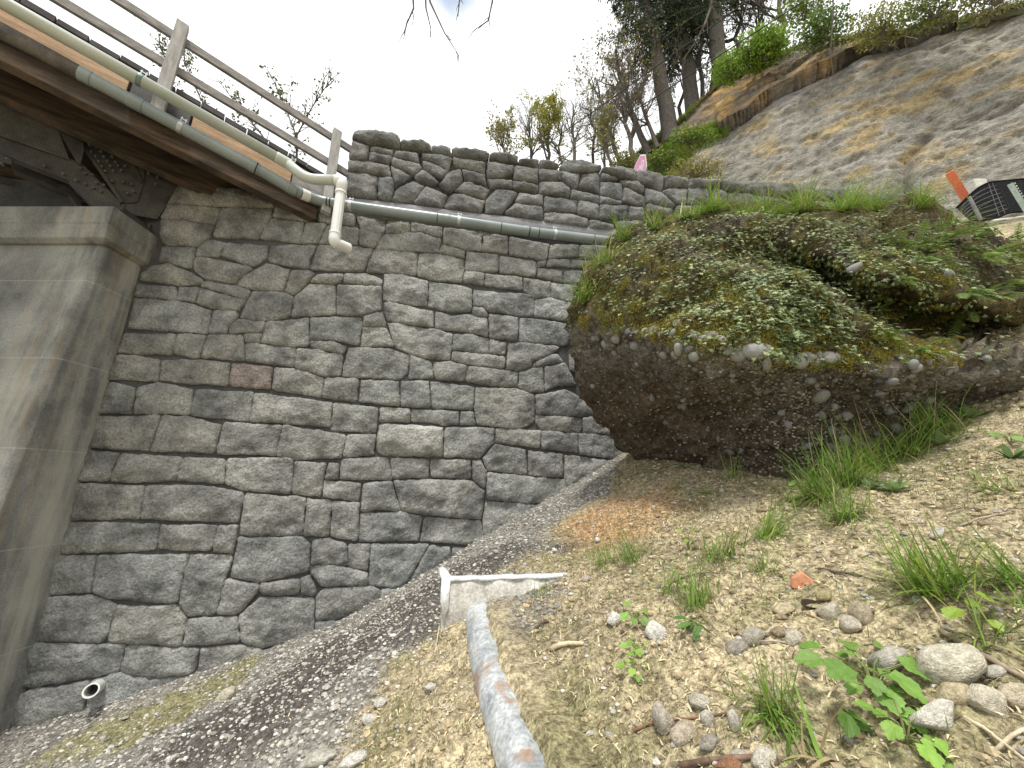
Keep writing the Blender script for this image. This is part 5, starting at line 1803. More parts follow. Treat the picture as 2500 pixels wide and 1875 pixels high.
shrub('shrub', 'brush at the cliff edge in the top right corner', at(2420, -20, 10.0), (.9, .7, .5), 1600, (.17, .18, .06), 40, (.04, .10))
shrub('shrub', 'green brush high on the hill above the bright green shrub', at(1960, 20, 15), (1.0, .7, .6), 2000, (.17, .24, .045), 41, (.05, .12))
# grass fringe draping over the edge
rng = random.Random(8)
gg = np.random.default_rng(8); n = 24000
K = gg.uniform(TOPKZ[0, 0] - .5, TOPKZ[-1, 0] + .5, n); ST = np.abs(gg.normal(0, .9, n))
ZT_ = cl_top(K)
P = CQ + CE * K[:, None] + CN * ((ZT_ - 6.0) * LEAN - .12 + ST)[:, None]; P[:, 2] += ZT_ + .75 * np.minimum(ST, 5) + .05
D = -CN * gg.uniform(.1, 1.0, n)[:, None] + CE * gg.normal(0, .5, n)[:, None]
D[:, 2] += np.where(ST < .25, gg.uniform(-1.2, .2, n), gg.uniform(0, 1, n)); D /= np.linalg.norm(D, axis=1)[:, None]
L = gg.uniform(.12, .40, n)[:, None]; W = gg.uniform(.006, .014, n)
S = np.cross(D, [0, 0, 1.0]); S = S / (np.linalg.norm(S, axis=1)[:, None] + 1e-9) * W[:, None]
hue = np.array([nz(k * .8, s_, 5) for k, s_ in zip(K, ST)])
cols = np.where((hue > -.12)[:, None], np.array([.20, .24, .05]), np.array([.21, .17, .08])) * gg.uniform(.6, 1.3, n)[:, None]
tip = P + D * L; tip[:, 2] -= .3 * L[:, 0]
mb = MB(); mb.many(np.stack([P - S, P + S, P + D * L * .6 + S * .6, P + D * L * .6 - S * .6, tip], 1), [(0, 1, 2, 3), (3, 2, 4)], cols)
tag(mb.build('cliff_top_grass', M['leafv']), 'shaggy grass draping over the edge of the cliff', 'grass', kind='stuff')
# grass patch growing down the lower left of the cliff
PATCH = np.array([on_cliff(*q)[:2] for q in ((1505, 445), (1560, 398), (1640, 350), (1700, 318), (1775, 305), (1770, 330), (1690, 372), (1650, 420), (1640, 460), (1560, 470))])
gg = np.random.default_rng(18); n = 26000
K = gg.uniform(PATCH[:, 0].min(), PATCH[:, 0].max(), n); Zp = gg.uniform(PATCH[:, 1].min(), PATCH[:, 1].max(), n)
ok = (poly_d(K, Zp, PATCH) + .35 * gg.normal(0, .4, n)) > 0; K, Zp = K[ok], Zp[ok]; n = len(K)
P = CQ + CE * K[:, None] + CN * ((Zp - 6.0) * LEAN - .05)[:, None]; P[:, 2] += Zp
D = -CN * gg.uniform(.3, 1.0, n)[:, None] + CE * gg.normal(0, .4, n)[:, None]; D[:, 2] += gg.uniform(-.5, .9, n); D /= np.linalg.norm(D, axis=1)[:, None]
L = gg.uniform(.10, .34, n)[:, None]; S = np.cross(D, [0, 0, 1.0]); S = S / (np.linalg.norm(S, axis=1)[:, None] + 1e-9) * gg.uniform(.006, .014, n)[:, None]
hue = np.array([nz(k * .9, z * .9, 3) for k, z in zip(K, Zp)])
cols = np.where((hue > -.1)[:, None], np.array([.20, .30, .05]), np.array([.30, .27, .08])) * gg.uniform(.6, 1.3, n)[:, None]
tip = P + D * L; tip[:, 2] -= .3 * L[:, 0]
mb = MB(); mb.many(np.stack([P - S, P + S, P + D * L * .6 + S * .6, P + D * L * .6 - S * .6, tip], 1), [(0, 1, 2, 3), (3, 2, 4)], cols)
tag(mb.build('cliff_grass', M['leafv']), 'green grass patch growing down the lower left of the cliff', 'grass', kind='stuff')
# pale bare roots hanging from the edge
M['root'] = mk('bleached_root', (.34, .29, .23), (.48, .42, .34), 8, .85, 0)
rng = random.Random(14)
for i, (lab, px, py, n_) in enumerate((('cluster of pale bare roots dangling below the bright green shrub', 1945, 125, 12), ('thin pale roots dangling left of the main root cluster', 1905, 150, 6), ('pale stringy roots hanging under the yellow-green brush', 2190, 90, 7))):
    k, z, t = on_cliff(px, py, .35)
    mb = MB()
    for q in range(n_):
        p = cl(k + rng.uniform(-.5, .5), z + rng.uniform(-.05, .1), .3); pts = [p]
        d = unit(-CN * .5 + CE * rng.gauss(0, .7) + np.array([0, 0, rng.uniform(-.6, .3)]))
        for s_ in range(7):
            d = unit(d + np.array([rng.gauss(0, .25), rng.gauss(0, .2), -.28])); pts.append(pts[-1] + d * rng.uniform(.05, .14))
        mb.tube(pts, [.016 * (1 - s_ / 9.) for s_ in range(8)], 4, False)
    tag(mb.build('hanging_roots', M['root']), lab, 'roots')
# dark drooping bough in front of the cliff
def bough(label, pts, r, seed, side=14, sl_=.35, name='hanging_branch', leaf=None, curl=-.25):
    rng = random.Random(seed)
    root = empty(name, label, 'branch')
    P = [at(*p) for p in pts]
    mb = MB(); mb.tube(P, [r * (1 - .75 * i / (len(P) - 1)) for i in range(len(P))], 5, False)
    tips = []
    for q in range(side):
        i = rng.randint(0, len(P) - 2); t = rng.random(); p = P[i] * (1 - t) + P[i + 1] * t
        d = unit((P[i + 1] - P[i]) / np.linalg.norm(P[i + 1] - P[i]) + np.array([rng.gauss(0, .6), rng.gauss(0, .5), rng.gauss(0, .4)]))
        L = sl_ * rng.uniform(.3, 1.1); w = [p]
        for s_ in range(4):
            d = unit(d + np.array([rng.gauss(0, .2), rng.gauss(0, .2), curl])); w.append(w[-1] + d * L / 4)
        mb.tube(w, [r * .4, r * .33, r * .27, r * .2, r * .14], 4, False)
        tips += w[2:]
    mb.build('twigs', M['twig'], root)
    if leaf:
        lf = MB()
        for q in range(leaf[0]):
            c = rng.choice(tips) + np.array([rng.gauss(0, .03), rng.gauss(0, .03), rng.gauss(0, .03)])
            g = rng.uniform(.7, 1.3); l_ = rng.uniform(*leaf[2])
            leafquad(lf, c, l_, l_ * .3, unit([rng.gauss(0, 1), rng.gauss(0, 1), rng.gauss(-.4, .7)]), unit([rng.gauss(0, 1), rng.gauss(0, 1), .5]), tuple(x * g for x in leaf[1]))
        tag(lf.build('leaves', M['leafv'], root), kind='stuff')
    return root
bough('dark drooping bough crossing the fir trunks at the top edge', [(1760, -120, 9.5), (1735, 20, 10), (1720, 60, 10), (1700, 100, 10.2), (1665, 150, 10.4)], .04, 3, 10, .5)
bough('long thin dark bough hanging in front of the cliff', [(2040, -160, 8.8), (2032, 60, 9), (2028, 120, 9), (2036, 205, 9)], .018, 4, 10, .35)
bough('twig hanging into the top left of the blue sky gap', [(1000, -140, 6), (1010, 20, 6), (992, 60, 6), (985, 96, 6)], .02, 5, 8, .35)
bough('longest twig hanging from the top of the sky', [(1030, -140, 6), (1050, 5, 6), (1085, 80, 6), (1120, 135, 6.1)], .02, 6, 4, .22)
bough('straight thin twig hanging at the left of the sky gap', [(1035, -140, 6), (1040, 20, 6), (1052, 70, 6), (1050, 98, 6)], .017, 7, 6, .2)
bough('curling twig hanging right of the sky gap', [(1210, -140, 6), (1202, 5, 6), (1192, 50, 6), (1160, 72, 6)], .02, 8, 8, .3)
bough('short twig hanging just right of the sky gap', [(1135, -140, 6), (1122, 0, 6), (1118, 40, 6)], .02, 9, 6, .25)
# leafy saplings behind the bridge railing
for lab, pts, nl, sd_ in (('leafy sapling behind the railing, between the two posts', [(600, 480, 8.5), (520, 300, 8.3), (470, 200, 8.2), (440, 130, 8.1)], 150, 61),
                          ('slim leafy sapling behind the railing near the far post', [(730, 520, 8.0), (722, 330, 7.8), (700, 270, 7.7), (660, 180, 7.6)], 110, 62),
                          ('branching leafy sapling reaching above the railing near the pilaster', [(725, 520, 8.0), (725, 330, 7.8), (760, 265, 7.7), (800, 205, 7.6)], 120, 63),
                          ('low leafy sapling behind the lower rail', [(760, 540, 7.8), (640, 330, 7.8), (590, 270, 7.8), (520, 180, 7.8)], 150, 64),
                          ('leafy sapling behind the nearer railing post', [(520, 480, 8.5), (430, 260, 8.3), (410, 160, 8.1), (385, 100, 8.0)], 130, 65)):
    bough(lab, pts, .022, sd_, 34, .55, 'sapling', (nl * 2, (.12, .13, .05), (.04, .09)), curl=.12)
# overhead wires
M['wire'] = mk('cable', (.02, .02, .02), (.03, .03, .03), 5, .6, 0)
for lab, a, b in (('upper of the two overhead wires crossing the trees', (1284, 387, 19), (1828, 0, 11.5)), ('lower of the two overhead wires crossing the trees', (1349, 395, 19), (1966, 0, 11.5))):
    A_, B2 = at(*a), at(*b); dv_ = B2 - A_
    mb = MB(); mb.tube([A_ - dv_ * .35 + np.array([0, 0, -.02]), A_, A_ + dv_ * .5 - np.array([0, 0, .05]), B2, B2 + dv_ * .5 + np.array([0, 0, .25])], .02, 6)
    tag(mb.build('overhead_wire', M['wire']), lab, 'wire')
# ------------------------------------------------------------------ stop sign beyond the parapet
M['sign'] = mk('faded_red_sign', (.60, .22, .36), (.66, .27, .41), 3, .5, 0, fine=.06)
M['white'] = mk('white_paint', (.78, .76, .78), (.82, .8, .82), 5, .5, 0, fine=.05)
sg = empty('stop_sign', 'faded pink stop sign seen edgewise over the parapet', 'sign')
sc_ = at(1560, 424, 8.6)
# the plate is turned almost edge on to the viewer and tilted with its post
sx = unit(np.array([.1, -1.0, 0])); sz = np.array([0, 0, 1.0]); sx = unit(sx - sz * (sx @ sz)); sn = np.cross(sx, sz)
def octo(r, off): return [sc_ + (sx * math.cos(a) + sz * math.sin(a)) * r + sn * off for a in [math.radians(22.5 + 45 * i) for i in range(8)]]
R8 = .40
if (sn @ (np.array([0, 0, 1.5]) - sc_)) < 0: face = -1
else: face = 1
mb = MB(); mb.plate(octo(R8, 0), sn * -.004 * face); mb.build('panel', M['white'], sg, fix=True)
mb = MB(); mb.plate(octo(R8 * .93, .0035 * face), sn * -.0025 * face); mb.build('red_field', M['sign'], sg, fix=True)
mb = MB(); mb.tube([sc_ - sz * 2.6 - sn * face * .03, sc_ + sz * .38 - sn * face * .03], .025, 6); mb.build('post', M['galv'], sg)
# S T O P strokes
tx = -sx if face < 0 else sx
if (np.cross(tx, sz) @ sn) * face < 0: pass
right = sx
GL = {'S': [[(.9, .8), (.65, 1), (.25, 1), (.05, .8), (.2, .58), (.75, .45), (.95, .22), (.7, 0), (.3, 0), (.05, .2)]], 'T': [[(0, 1), (1, 1)], [(.5, 1), (.5, 0)]],
      'O': [[(.5, 1), (.12, .8), (.08, .5), (.12, .2), (.5, 0), (.88, .2), (.92, .5), (.88, .8), (.5, 1)]], 'P': [[(.1, 0), (.1, 1), (.7, 1), (.95, .78), (.7, .48), (.1, .48)]]}
lt = MB()
for i, ch in enumerate('STOP'):
    for st in GL[ch]:
        for q in range(len(st) - 1):
            a, b = [sc_ + right * (-.28 + i * .146 + x * .118) + sz * (-.13 + y * .26) + sn * face * .0045 for x, y in (st[q], st[q + 1])]
            d = unit(b - a); s = np.cross(d, sn); s = unit(s) * .015
            lt.add([a - s - d * .006, b - s + d * .006, b + s + d * .006, a + s - d * .006], [(0, 1, 2, 3)])
lt.build('lettering', M['white'], sg)

# ------------------------------------------------------------------ at the top of the bank, right
M['orange'] = mk('orange_lath', (.75, .20, .10), (.85, .28, .15), 5, .75, .2, 20, .003)
st0 = at(2395, 545, 6.2); st1 = at(2318, 420, 6.15)
mb = MB(); d = unit(st1 - st0); s = unit(np.cross(d, ray(2350, 480))) * .052; b_ = unit(np.cross(d, s)) * .012
mb.box8([st0 - s - b_, st0 + s - b_, st0 + s + b_, st0 - s + b_, st1 - s - b_, st1 + s - b_, st1 + s + b_, st1 - s + b_])
tag(mb.build('marker_stake', M['orange'], bevel=.003), 'leaning orange wooden stake at the top of the bank', 'stake')
M['blackplastic'] = mk('black_plastic', (.006, .006, .007), (.010, .010, .012), 6, .85, 0, spec=.1)
M['rib'] = mk('dusty_black_plastic', (.07, .07, .075), (.12, .12, .12), 12, .6, 0)
tray = empty('plastic_tray', 'black plastic gridded tray at the right edge above the boulder', 'tray')
VT = (2200, 350, 2212 / 300.)
TT = 5.6
def tp(x, y, t=TT): return at(VT[0] + x / VT[2], VT[1] + y / VT[2], t)
# curved shell swept along its length
prof0 = [(1130, 1380), (1290, 1180), (1480, 960), (1640, 800), (1800, 740)]
def row(f):   # f 0 bottom edge .. 1 top edge; returns sampled curve
    lo_ = [(1240, 1400), (1380, 1390), (1560, 1380), (1760, 1330), (1950, 1240), (2300, 1225), (2800, 1220)]
    hi_ = [(1000, 1160), (1200, 960), (1380, 800), (1560, 710), (1680, 690), (2212, 640), (2800, 590)]
    return [(a[0] * (1 - f) + b[0] * f, a[1] * (1 - f) + b[1] * f) for a, b in zip(lo_, hi_)]
V = []; F = []
for i in range(9):
    f = i / 8.
    for (x, y) in row(f): V.append(tp(x, y, TT + .25 * f))
F = [(i * 7 + j, i * 7 + j + 1, (i + 1) * 7 + j + 1, (i + 1) * 7 + j) for i in range(8) for j in range(6)]
mb = MB(); mb.add(V, F); o = mb.build('shell', M['blackplastic'], tray, fix=True)
sm = o.modifiers.new('solid', 'SOLIDIFY'); sm.thickness = .02
for i in range(9):
    f = i / 8.; mb = MB()
    mb.tube(smooth_path([tp(x, y, TT + .25 * f - .02) for x, y in row(f)], .12, 4), .005 if 0 < i < 8 else .014, 6)
    mb.build('long_rib', M['rib'] if 0 < i < 8 else M['blackplastic'], tray, smooth=True)
for c in (3.05, 3.6, 4.1, 4.35, 4.6, 4.85, 5.2, 5.6, 5.99):
    j = int(min(5, c)); g = c - j; mb = MB()
    pts = []
    for i in range(9):
        r_ = row(i / 8.); x = r_[j][0] * (1 - g) + r_[j + 1][0] * g; y = r_[j][1] * (1 - g) + r_[j + 1][1] * g
        pts.append(tp(x, y, TT + .25 * i / 8. - .02))
    mb.tube(pts, .005, 6); mb.build('cross_rib', M['rib'], tray)
M['greypaint'] = mk('grey_strap', (.2, .21, .22), (.3, .31, .32), 9, .6, 0)
mb = MB(); A_ = tp(1220, 960, TT - .06); B2 = tp(1440, 1380, TT - .10); mb.tube([A_, B2], .022, 6); mb.build('strap', M['greypaint'], tray)
M['palegreen'] = mk('pale_green_steel', (.38, .47, .42), (.5, .58, .53), 8, .6, .1, 30, .002)
mb = MB(); A_ = tp(1960, 730, TT - .12); B2 = tp(2330, 1330, TT - .2); d = unit(B2 - A_); s = unit(np.cross(d, ray(2490, 470))) * .028; q = unit(np.cross(d, s)) * .02
mb.box8([A_ - s - q, A_ + s - q, A_ + s + q, A_ - s + q, B2 - s - q, B2 + s - q, B2 + s + q, B2 - s + q])
for i in range(12):
    c = A_ + (B2 - A_) * (i + .6) / 13 + s * 1.1; mb.tube([c, c + s * .5], .012, 5)
tag(mb.build('sign_post', M['palegreen'], bevel=.002), 'pale green notched steel post leaning on the black tray', 'post')
M['paleblock'] = mk('pale_concrete', (.5, .5, .43), (.62, .61, .54), 8, .9, .4, 40, .004)
mb = MB(); c = tp(1330, 800, 6.5)
mb.abox(c[0] - .11, c[0] + .11, c[1] - .1, c[1] + .1, c[2] - .30, c[2] + .10)
tag(mb.build('concrete_block', M['paleblock'], bevel=.015), 'small pale block between the orange stake and black tray', 'block')
mb = MB(); mb.tube([tp(1630, 1405, TT - .1), tp(2230, 1330, TT - .1), tp(2800, 1260, TT - .1)], .024, 8)
tag(mb.build('edging_board', M['paleblock']), 'pale edging strip under the black plastic tray', 'edging')

# ------------------------------------------------------------------ concrete box and culvert on the slope
M['limecrete'] = mk('pale_concrete_box', (.30, .28, .24), (.52, .5, .46), 9, .92, .8, 50, .01, fine=.3)
M['whitecrete'] = mk('limewashed_edge', (.66, .66, .65), (.8, .8, .79), 14, .9, .6, 50, .008)
box = empty('catch_basin', 'pale concrete catch basin corner half buried where slope meets gravel', 'basin')
_tb = on_ground(1085, 1520)[1]; _te = on_ground(1385, 1396)[1]
c0 = at(1090, 1412, _tb * 1.0); c1 = at(1385, 1393, _te * .985); c1[2] = c0[2] * .4 + c1[2] * .6; c2 = at(1082, 1396, _tb * 1.10)
def rough_slab(mb, a, b, thick, down, n=24, seed=0, taper=None):
    """wall segment from a to b, given thickness vector and drop, with uneven faces"""
    V = []; F = []
    for i in range(n + 1):
        f = i / n; p = a + (b - a) * f
        dn = down if taper is None else down * (1 - f) + taper * f
        for k, (tt, dd) in enumerate(((0, 0), (1, 0), (1, .5), (1, 1), (0, 1), (0, .5))):
            w = np.array([nz(f * 9, k * 3.1, seed), nz(f * 9, k * 3.1, seed + 4), nz(f * 9, k * 3.1, seed + 8)]) * .006
            V.append(p + thick * tt - np.array([0, 0, dn * dd]) + w)
    for i in range(n):
        for k in range(6):
            F.append((i * 6 + k, i * 6 + (k + 1) % 6, (i + 1) * 6 + (k + 1) % 6, (i + 1) * 6 + k))
    F.append(tuple(range(6))); F.append(tuple(n * 6 + k for k in range(5, -1, -1)))
    mb.add(V, F)
back_ = unit(np.array([.1, 1, 0])) * .055
mb = MB(); rough_slab(mb, c0 - np.array([0, 0, .022]), c1 + (c1 - c0) * .12 - np.array([0, 0, .022]), back_, .75, seed=2); mb.build('front_wall', M['limecrete'], box, smooth=True, fix=True)
mb = MB(); rough_slab(mb, c0 + np.array([-.004, -.006, .004]), c1 + np.array([0, -.006, .0]), back_ * 1.25, .024, seed=5); mb.build('rim', M['whitecrete'], box, smooth=True, fix=True)
lf_ = unit(np.array([-1, .1, 0])) * .05
mb = MB(); rough_slab(mb, c0 + np.array([.02, .0, .002]), c2 + np.array([.02, .15, 0]), lf_, .75, 12, seed=7); mb.build('side_wall', M['limecrete'], box, smooth=True, fix=True)
mb = MB(); V = []
bt = at(1088, 1525, _tb * .99)
mb.tube([c0 + np.array([-.0, -.01, .01]), c0 + np.array([-.005, -.02, -.15]), (c0 + bt) / 2 + np.array([0, -.02, -.03]), bt], [.034, .032, .028, .02], 8)
mb.tube([c0 + np.array([-.0, -.01, .006]), c2 + np.array([-.01, 0, .006])], [.034, .036], 8)
mb.build('corner_edge', M['whitecrete'], box, smooth=True)

# corrugated galvanised culvert, open side bedded in the soil
M['culvert'] = mk('weathered_galvanised', (.30, .33, .345), (.56, .575, .57), 7, .55, .35, 60, .004, metal=.35, fine=.35, fscale=50)
def culvert_rust(m):
    t = m.node_tree; bs = t.nodes["Principled BSDF"]; src = bs.inputs["Base Color"].links[0].from_socket
    n = t.nodes.new("ShaderNodeTexNoise"); n.inputs["Scale"].default_value = 5; n.inputs["Detail"].default_value = 6
    tc = t.nodes.new("ShaderNodeTexCoord"); t.links.new(tc.outputs["Object"], n.inputs["Vector"])
    r = t.nodes.new("ShaderNodeValToRGB"); r.color_ramp.elements[0].position = .56; r.color_ramp.elements[1].position = .66
    t.links.new(n.outputs["Fac"], r.inputs["Fac"])
    mx = t.nodes.new("ShaderNodeMixRGB"); mx.inputs["Color2"].default_value = (.36, .22, .14, 1)
    t.links.new(r.outputs[0], mx.inputs["Fac"]); t.links.new(src, mx.inputs["Color1"]); t.links.new(mx.outputs[0], bs.inputs["Base Color"])
culvert_rust(M['culvert'])
cpts = [(1172, 1475), (1180, 1550), (1205, 1650), (1245, 1760), (1285, 1860), (1330, 2000)]
CP3 = []
for px, py in cpts:
    p, t = on_ground(px, min(py, 1990)); CP3.append(p)
CP3 = [p + np.array([0, 0, -.03]) for p in CP3]
crng = random.Random(2)
path = smooth_path(CP3, .5, 5)
L_ = [0]
for i in range(1, len(path)): L_.append(L_[-1] + np.linalg.norm(path[i] - path[i - 1]))
mb = MB(); V = []; F = []
NS, NA2 = 150, 26
ss = np.linspace(0, L_[-1], NS)
axp = np.array([[np.interp(s, L_, [p[k] for p in path]) for k in range(3)] for s in ss])
for i in range(NS):
    d = unit(axp[min(i + 1, NS - 1)] - axp[max(i - 1, 0)]); sd_ = unit(np.cross(d, [0, 0, 1])); up = np.cross(sd_, d)
    R = .108 + .0012 * math.sin(ss[i] * 2 * math.pi / .068)
    edge = .18 * nz(ss[i] * 9, 1, 1) + .10 * nz(ss[i] * 25, 2, 1)
    for j in range(NA2):
        a = math.radians(-180) + math.radians(360) * j / (NA2 - 1)
        dent = 1 - .07 * max(0, nz(ss[i] * 3, math.cos(a), math.sin(a)))
        V.append(axp[i] + (sd_ * -math.cos(a) + up * math.sin(a)) * R * dent)
F = [(i * NA2 + j, i * NA2 + j + 1, (i + 1) * NA2 + j + 1, (i + 1) * NA2 + j) for i in range(NS - 1) for j in range(NA2 - 1)]
F.append(tuple(range(NA2)))
mb.add(V, F)
cv = empty('culvert_pipe', 'rusting galvanised corrugated culvert pipe half buried in the slope', 'pipe')
mb.build('shell', M['culvert'], cv, smooth=True, fix=True)
# soil slumped over its right flank
mb = MB(); V = []; F = []; cc = []
for i in range(NS):
    d = unit(axp[min(i + 1, NS - 1)] - axp[max(i - 1, 0)]); sd_ = unit(np.cross(d, [0, 0, 1]))
    if sd_[0] < 0: sd_ = -sd_
    for j in range(9):
        f = j / 8.
        q = axp[i] + sd_ * (.015 + .34 * f + .045 * nz(ss[i] * 5, 3, 2) * (1 - f) + .02 * nz(ss[i] * 19, 3, 2) * (1 - f))
        g0 = gz(q[0], q[1])
        h = (.045 if j == 0 else .115 * (1 - f) ** 1.5 * (.9 + .3 * nz(ss[i] * 2.5, 9, 1))) + .012 * nz(q[0] * 22, q[1] * 22, 3) - .045 * max(0, (f - .45) / .55)
        V.append((q[0], q[1], g0 + h))
        k = 1 + .4 * nz(q[0] * 9, q[1] * 9, 2)
        cc.append((.40 * k, .30 * k, .18 * k) if nz(q[0] * 4, q[1] * 4, 8) > -.1 else (.22 * k, .17 * k, .12 * k))
F = [(i * 9 + j, i * 9 + j + 1, (i + 1) * 9 + j + 1, (i + 1) * 9 + j) for i in range(NS - 1) for j in range(8)]
_b = np.array(V); cc = [tuple(c) for c in ground_color(_b[:, 0], _b[:, 1])]
mb.add(V, F, cc); tag(mb.build('soil_bank', M['ground'], None, smooth=True, fix=True), kind='structure')

# ------------------------------------------------------------------ stones lying on the slope
M['fieldstone'] = mk('field_stone', (.68, .66, .61), (1.25, 1.23, 1.18), 3.5, .9, .55, 7, .05, objcol=True, fine=.3, fscale=16)
def rock_mesh(seed, angular):
    bm = bmesh.new(); bmesh.ops.create_icosphere(bm, subdivisions=3, radius=1)
    r_ = random.Random(seed)
    planes = [(unit([r_.gauss(0, 1), r_.gauss(0, 1), r_.gauss(0, 1)]), r_.uniform(.5, .85)) for _ in range(11)] if angular else [(unit([r_.gauss(0, 1), r_.gauss(0, 1), r_.gauss(0, 1)]), r_.uniform(.74, .95)) for _ in range(6)]
    for v in bm.verts:
        p = np.array(v.co[:])
        for n, d in planes:
            e = p @ n - d
            if e > 0: p = p - n * e * .9
        k = 1 + (.16 if not angular else .12) * nz(p[0] * 1.2 + seed * 3.1, p[1] * 1.2, p[2] * 1.2) + .05 * nz(p[0] * 4 + seed, p[1] * 4, p[2] * 4)
        v.co = Vector(p * k)
    me = bpy.data.meshes.new('rock'); bm.to_mesh(me); bm.free()
    me.polygons.foreach_set("use_smooth", [True] * len(me.polygons)); me.materials.append(M['fieldstone'])
    return me
ROCKS = [  # label, px, py(centre), w px, h px, angular, colour, turn
 ('large pale speckled boulder, biggest stone at lower right', 2325, 1620, 150, 100, 0, (.52, .49, .40), 25),
 ('grey stone under the broad leaves beside the largest boulder', 2172, 1612, 92, 60, 1, (.42, .40, .35), 15),
 ('mossy tan stone touching the underside of the largest boulder', 2332, 1695, 84, 58, 0, (.45, .39, .26), 5),
 ('lumpy pale stone right of the mossy tan stone', 2415, 1710, 100, 62, 1, (.5, .46, .37), 10),
 ('smooth tan stone at the right edge of the frame', 2485, 1695, 80, 56, 0, (.5, .44, .33), 20),
 ('angular pale stone nearest the lower right leafy plant', 2290, 1750, 110, 74, 1, (.56, .54, .48), 30),
 ('upright egg-shaped grey cobble at the bottom', 1620, 1757, 52, 72, 0, (.42, .38, .33), 80),
 ('tan cobble right of the upright egg-shaped cobble', 1668, 1790, 68, 50, 0, (.46, .40, .32), 30),
 ('small flat grey cobble in the bottom group of cobbles', 1732, 1812, 54, 30, 0, (.33, .31, .27), 5),
 ('pale angular stone above the bottom group of cobbles', 1706, 1712, 54, 46, 1, (.5, .47, .40), 20),
 ('small pale stone lying on the thin stick at the bottom', 1728, 1757, 36, 40, 0, (.5, .47, .41), 60),
 ('upright whitish cobble right of the thin stick', 1795, 1762, 32, 58, 0, (.52, .50, .44), 85),
 ('oval dark grey cobble, left of the mid-slope cluster', 1800, 1578, 58, 32, 0, (.32, .29, .25), 5),
 ('rounded grey cobble behind the oval dark one', 1840, 1552, 64, 42, 0, (.38, .35, .30), 10),
 ('round pale cobble at the right of the mid-slope cluster', 1937, 1557, 48, 40, 0, (.5, .46, .38), 20),
 ('brown stone beside the round pale cobble', 1905, 1545, 38, 32, 1, (.30, .24, .16), 20),
 ('tall tan oval cobble below the big grass tuft', 2105, 1497, 48, 60, 0, (.44, .38, .28), 70),
 ('pale stone leaning on the tall tan oval cobble', 2080, 1522, 50, 40, 1, (.48, .44, .36), 40),
 ('tan mossy flat stone on the slope below the brick shard', 2012, 1455, 46, 24, 1, (.38, .33, .18), 15),
 ('sandy stone left of the dark burrow hole', 1915, 1486, 52, 28, 1, (.50, .42, .29), 5),
 ('reddish brown stone at the very bottom edge', 1778, 1862, 66, 34, 1, (.30, .16, .09), 5),
 ('pale flat stone beside the reddish brown stone', 1800, 1845, 50, 30, 1, (.5, .47, .40), 30),
 ('rounded whitish stone at the bottom edge near the thick branch', 1866, 1850, 66, 44, 0, (.55, .52, .45), 10),
 ('white chunk beside the small leafy weed', 1497, 1510, 42, 36, 1, (.68, .67, .65), 30),
 ('whitish stone right of the small leafy weed', 1602, 1540, 50, 46, 1, (.6, .59, .56), 40),
 ('small white stone near the rusty soil', 1458, 1318, 17, 15, 1, (.72, .71, .69), 0),
 ('flat pale slab on the dark gravel near the weep pipe', 555, 1697, 62, 34, 1, (.5, .47, .38), 35),
 ('whitish lump in the gravel left of the culvert', 930, 1715, 32, 30, 1, (.58, .57, .53), 10),
 ('second whitish lump in the gravel, further downhill', 900, 1757, 36, 30, 1, (.58, .57, .53), 50),
 ('pale angular chunk at the bottom edge of the gravel', 858, 1858, 66, 42, 1, (.6, .59, .55), 30),
 ('grey angular chunk at the bottom edge, left of the pale one', 775, 1852, 96, 44, 1, (.45, .44, .39), 20),
 ('round tan pebble in the gravel', 937, 1662, 24, 18, 0, (.46, .40, .30), 0),
 ('whitish pebble close to the culvert in the gravel', 1050, 1676, 28, 22, 1, (.55, .54, .5), 0),
 ('small smooth oval stone beside the long branch at right', 2430, 1638, 52, 24, 0, (.5, .48, .42), 12),
 ('pinkish grey flat stone above the culvert', 1428, 1412, 30, 18, 1, (.48, .42, .36), 10),
 ('grey stone in the grass near the right edge', 2290, 1300, 44, 22, 1, (.5, .48, .43), 5),
 ('white stone near the big grass tuft', 2240, 1462, 30, 18, 1, (.58, .56, .5), 5),
 ('pale stone left of the tall tan oval cobble', 2030, 1490, 70, 34, 1, (.46, .42, .34), 15),
]
rng = random.Random(4)
SEEN_ROCK = []
for i, (lab, px, py, w, h, ang_, col, turn) in enumerate(ROCKS):
    p, t = on_ground(px, min(py + h * .22, 1960))
    dz = t
    a_, b_ = w / FPX * dz * .5, h / FPX * dz * .5
    o = bpy.data.objects.new('rock', rock_mesh(i + 40, ang_)); COL.objects.link(o)
    fl = max(b_ * .9, a_ * .38)
    k = 1.12 if ang_ else 1.0
    o.scale = (a_ * k, max(b_, a_ * .7) * k, fl * k)
    if turn > 55: o.scale = (a_ * k, a_ * 1.0 * k, b_ * k); fl = b_
    n = Vector((-.35, -.2, 1)).normalized()
    o.rotation_euler = (rng.uniform(-.15, .15), (-.4 if turn <= 55 else rng.uniform(-.3, .1)), rng.uniform(-.4, .4))
    o.location = (p[0], p[1], p[2] + fl * .34)
    o.color = (*[c * .92 for c in col], 1)
    tag(o, lab, 'stone')
# brick shard
M['brick'] = mk('brick_shard', (.50, .20, .11), (.60, .29, .17), 12, .85, .5, 40, .004)
p, t = on_ground(1962, 1432); r_ = 24 / FPX * t
vv = unit(ray(1962, 1415)); rt = unit(np.cross(vv, [0, 0, 1])); upv = np.array([0, 0, 1.0])
mb = MB(); mb.plate([p + rt * x * r_ + upv * (y * r_ + .012) for x, y in ((-1, -.45), (-.75, .35), (.1, 1.05), (.95, .35), (.8, -.5), (0, -.75))], np.array([.01, .03, .005]))
tag(mb.build('brick_shard', M['brick'], fix=True, bevel=.003), 'orange red brick shard on the tan slope', 'brick')
